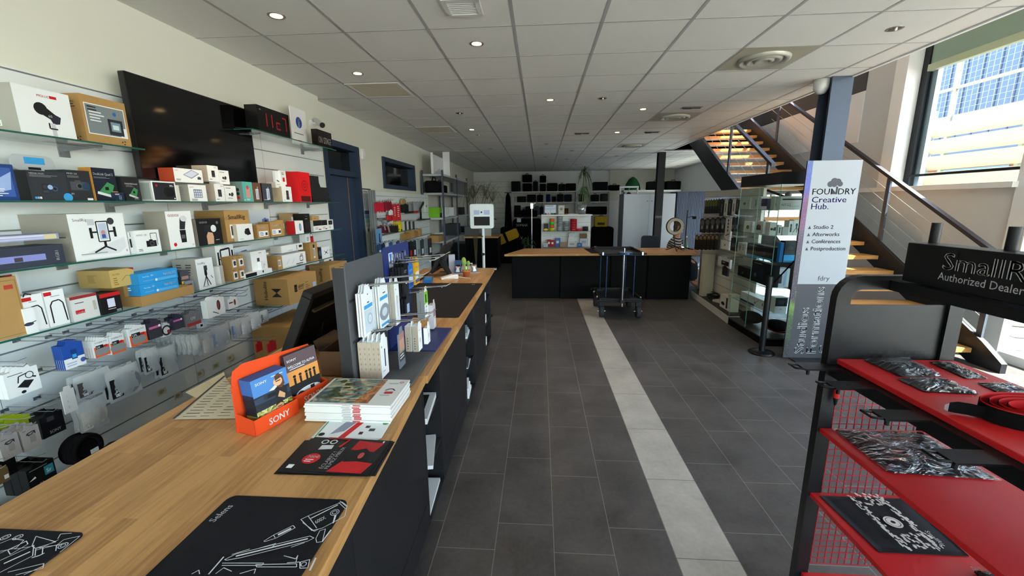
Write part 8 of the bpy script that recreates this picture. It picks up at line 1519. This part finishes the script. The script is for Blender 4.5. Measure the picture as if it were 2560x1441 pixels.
def tee(m):
    rg = random.Random(9); Wt = mat('#d8d6d0', .8)
    m.disc(.01, .0, .028, Wt, 18); m.ring(.01, 0, .022, .002, INK); m.poly([(.01 + .008 * math.cos(k * 1.047), .008 * math.sin(k * 1.047)) for k in range(6)], INK)
    for k in range(110):
        s = -.13 + .26 * k / 109; y = -.046 - .022 * rg.random() if k % 2 else .036 + .024 * rg.random(); w = rg.uniform(.008, .02); h = rg.uniform(.005, .012)
        m.poly([(s, y), (s + w, y + .002), (s + w * .8, y + h), (s + .002, y + h)], Wt)
    for k in range(70): s = rg.choice((-.13, -.1, .07, .1)) + rg.uniform(0, .03); y = rg.uniform(-.04, .04); m.poly([(s, y), (s + .012, y + .002), (s + .01, y + .009), (s + .001, y + .008)], Wt)
    m.text(.06, .06, .02, 'SmallRig', Wt)
cello('folded black shirt with white gear print on the third red shelf', [(1.1, 1.53), (1.44, 1.53), (1.42, 1.24), (1.12, 1.24)], .57, .014, False, None, tee)
cello('clear bagged black garment on the bottom red shelf', [(1.2, 1.4), (1.45, 1.4), (1.45, 1.1), (1.2, 1.1)], .19, .03)
sp_ = thing('coiled_strap', 'coiled black strap with red lining on the top red shelf', 'strap', (1.32, 1.1, 1.1405)); m = MB(); m2 = MB()
def band(m, R0, R1, z0, z1, ma, a0=0, a1=6.283, off=0):
    n = 40; v_ = []; 
    for k in range(n + 1):
        a = a0 + (a1 - a0) * k / n; r_ = R0 + (R1 - R0) * k / n; v_ += [((r_ + off) * math.cos(a) * 1.0, (r_ + off) * math.sin(a) * .62, z0), ((r_ + off) * math.cos(a), (r_ + off) * math.sin(a) * .62, z1)]
    m.add(v_, [(2 * k, 2 * k + 2, 2 * k + 3, 2 * k + 1) for k in range(n)], ma, True)
for k in range(4): band(m, .13 - .021 * k, .126 - .021 * k, 0, .042 - .002 * k, BLACKFAB, .3 * k, 6.2 + .25 * k); band(m2, .1275 - .021 * k, .1235 - .021 * k, .0, .045 - .002 * k, RED, .3 * k, 6.2 + .25 * k)
m.obj('webbing', sp_); m2.obj('red_lining', sp_); m = MB(); m.sheet([[(-.128, .0, z), (-.15, .02, z), (-.172, .03, z), (-.19, .033, z * .8 + .003)] for z in (.002, .036)], BLACKFAB, 0); m.sheet([[(-.19, .033, .005), (-.2, .034, .01)], [(-.19, .033, .03), (-.2, .034, .024)]], STEEL, 0); m.obj('strap_end', sp_)
pn = thing('hanging_tool', 'small red and black tool with a blue lanyard hanging on the red mesh', 'tool', (1.12, 1.528, .96)); m = MB(); m.cyl((0, 0, .03), (0, 0, .08), .01, RED); m.cyl((0, 0, 0), (0, 0, .03), .004, BLACKPL, r2=.01); m.obj('body', pn); m = MB(); m.tube([(0, 0, .08), (-.012, 0, .13), (-.012, 0, .15)], .003, '#2848b0'); m.obj('lanyard', pn)
# ================================================================ outside the glass
m = MB(); m.box(5.1, -30, -.12, 40, 30, -.03, mat('#c4c2be', .9, var=.08, scale=2)); m.box(-30, -40, -.12, 5.1, -6.3, -.03, mat('#b6b4b0', .9, var=.08, scale=2)); struct(m.obj('ground'), 'pale sunlit paving outside')
m = MB(); m.box(5.3, -6.2, 4.15, 6.7, 4.7, 4.3, OFFWH); struct(m.obj('added_overhang'), 'added unseen overhang that blocks the sun along the glazed side')  # unseen overhang, added to keep the sun from reaching deep indoors
fa = thing('neighbour_building', 'blue grey clad building across the yard, seen through the tall window', 'building', (11, 10, 0))
m = MB(); m.box(0, -9, 0, 3, 8, 8, mat('#526178', .6)); 
for k in range(40): m.box(-.02, -9 + .42 * k, 3, .0, -8.96 + .42 * k, 8, mat('#3f4c62', .6))
m.obj('cladding', fa)
m = MB(); m.box(-.05, -9, .2, 0, 8, 2.6, mat('#7e4a2c', .9, var=.2, scale=12)); m.obj('brick_base', fa)
for k in range(5): m = MB(); m.box(-.07, -7 + 2.6 * k, 1.6, -.05, -5.2 + 2.6 * k, 2.5, mat('#5a78b0', .2)); m.obj('window', fa)
lv = thing('sun_louvre', 'row of wide cream sun louvres outside the tall window', 'louvre', (7.2, 7.4, 0))
for k in range(4): m = MB().at((0, 0, 2.08 + .285 * k), 0, 0, -.4); m.box(-.02, -1.4, -.12, .02, 1.2, .13, mat('#a89c80', .6)); m.obj('blade', lv)
for y in (-1.35, 1.15): m = MB(); m.box(-.06, y, 0, .06, y + .06, 3.3, mat('#8a93a4', .5)); m.obj('post', lv)
gl = thing('steel_gallery', 'outdoor steel walkway with wire mesh railing above the louvres', 'walkway', (8.4, 7.6, 3.3)); CRM = mat('#8a9078', .5)
m = MB(); m.box(-.5, -4, -.12, .8, 3, 0, mat('#9aa3b0', .5)); m.obj('deck', gl)
for z in (.5, 1.05): m = MB(); m.cyl((-.5, -4, z), (-.5, 3, z), .03, CRM); m.obj('rail', gl)
for k in range(6): m = MB(); m.box(-.53, -4 + 1.35 * k, -3.3, -.47, -3.94 + 1.35 * k, 1.1, CRM); m.obj('post', gl)
m = MB()
for k in range(70): m.box(-.505, -4 + .1 * k, 0, -.5, -3.995 + .1 * k, 1.05, CRM)
for k in range(10): m.box(-.505, -4, .1 * k, -.5, 3, .1 * k + .005, CRM)
m.obj('wire_mesh', gl)['kind'] = 'stuff'
for i, (x, y, z, w, d, h, lb) in enumerate(((5.75, 5.2, -.03, .5, .32, .27, 'grey hard case on the paving outside, lowest of the pile'), (5.75, 5.22, .245, .42, .3, .18, 'grey hard case outside, middle of the pile'), (5.76, 5.25, .43, .3, .25, .3, 'grey equipment case outside, top of the pile'))):
    t = thing('hard_case', lb, 'case', (x, y, z), HP - .5 if i else HP - .25); c = mat('#8f8f88', .6)
    m = MB(); m.rbox(-w / 2, -d / 2, 0, w / 2, d / 2, h * .58, c, .03, 3); m.obj('base', t, bevel=.006); m = MB(); m.rbox(-w / 2 - .006, -d / 2 - .006, h * .6, w / 2 + .006, d / 2 + .006, h, c, .03, 3); m.obj('lid', t, bevel=.006)
    for k in (-.3, 0, .3): m = MB(); m.box(w * k - .02, -d / 2 - .012, h * .38, w * k + .02, -d / 2 - .006, h * .72, DARKMETAL); m.obj('latch', t)
car = thing('parked_car', 'red parked car outside beyond the glass at the right edge', 'car', (7.5, 1.2, -.03), HP); CR = mat('#a01c22', .2, spec=.6, coat=.5)
m = MB(); m.prism([(-2, .25), (2, .25), (2.02, .75), (1.2, .9), (.6, 1.4), (-.9, 1.42), (-1.6, .95), (-2, .85)], -.85, .85, CR, 'y'); m.obj('body', car, bevel=.06)
m = MB(); m.prism([(-1.3, .95), (1.0, .95), (.5, 1.35), (-.85, 1.36)], -.87, .87, mat('#12151a', .08), 'y'); m.obj('window', car)
for x in (-1.25, 1.3):
    for y in (-.8, .8): m = MB(); m.cyl((x, y - .1, .32), (x, y + .1, .32), .32, BLACKMAT, 24); m.cyl((x, y - .11, .32), (x, y + .11, .32), .18, STEEL, 16); m.obj('wheel', car)
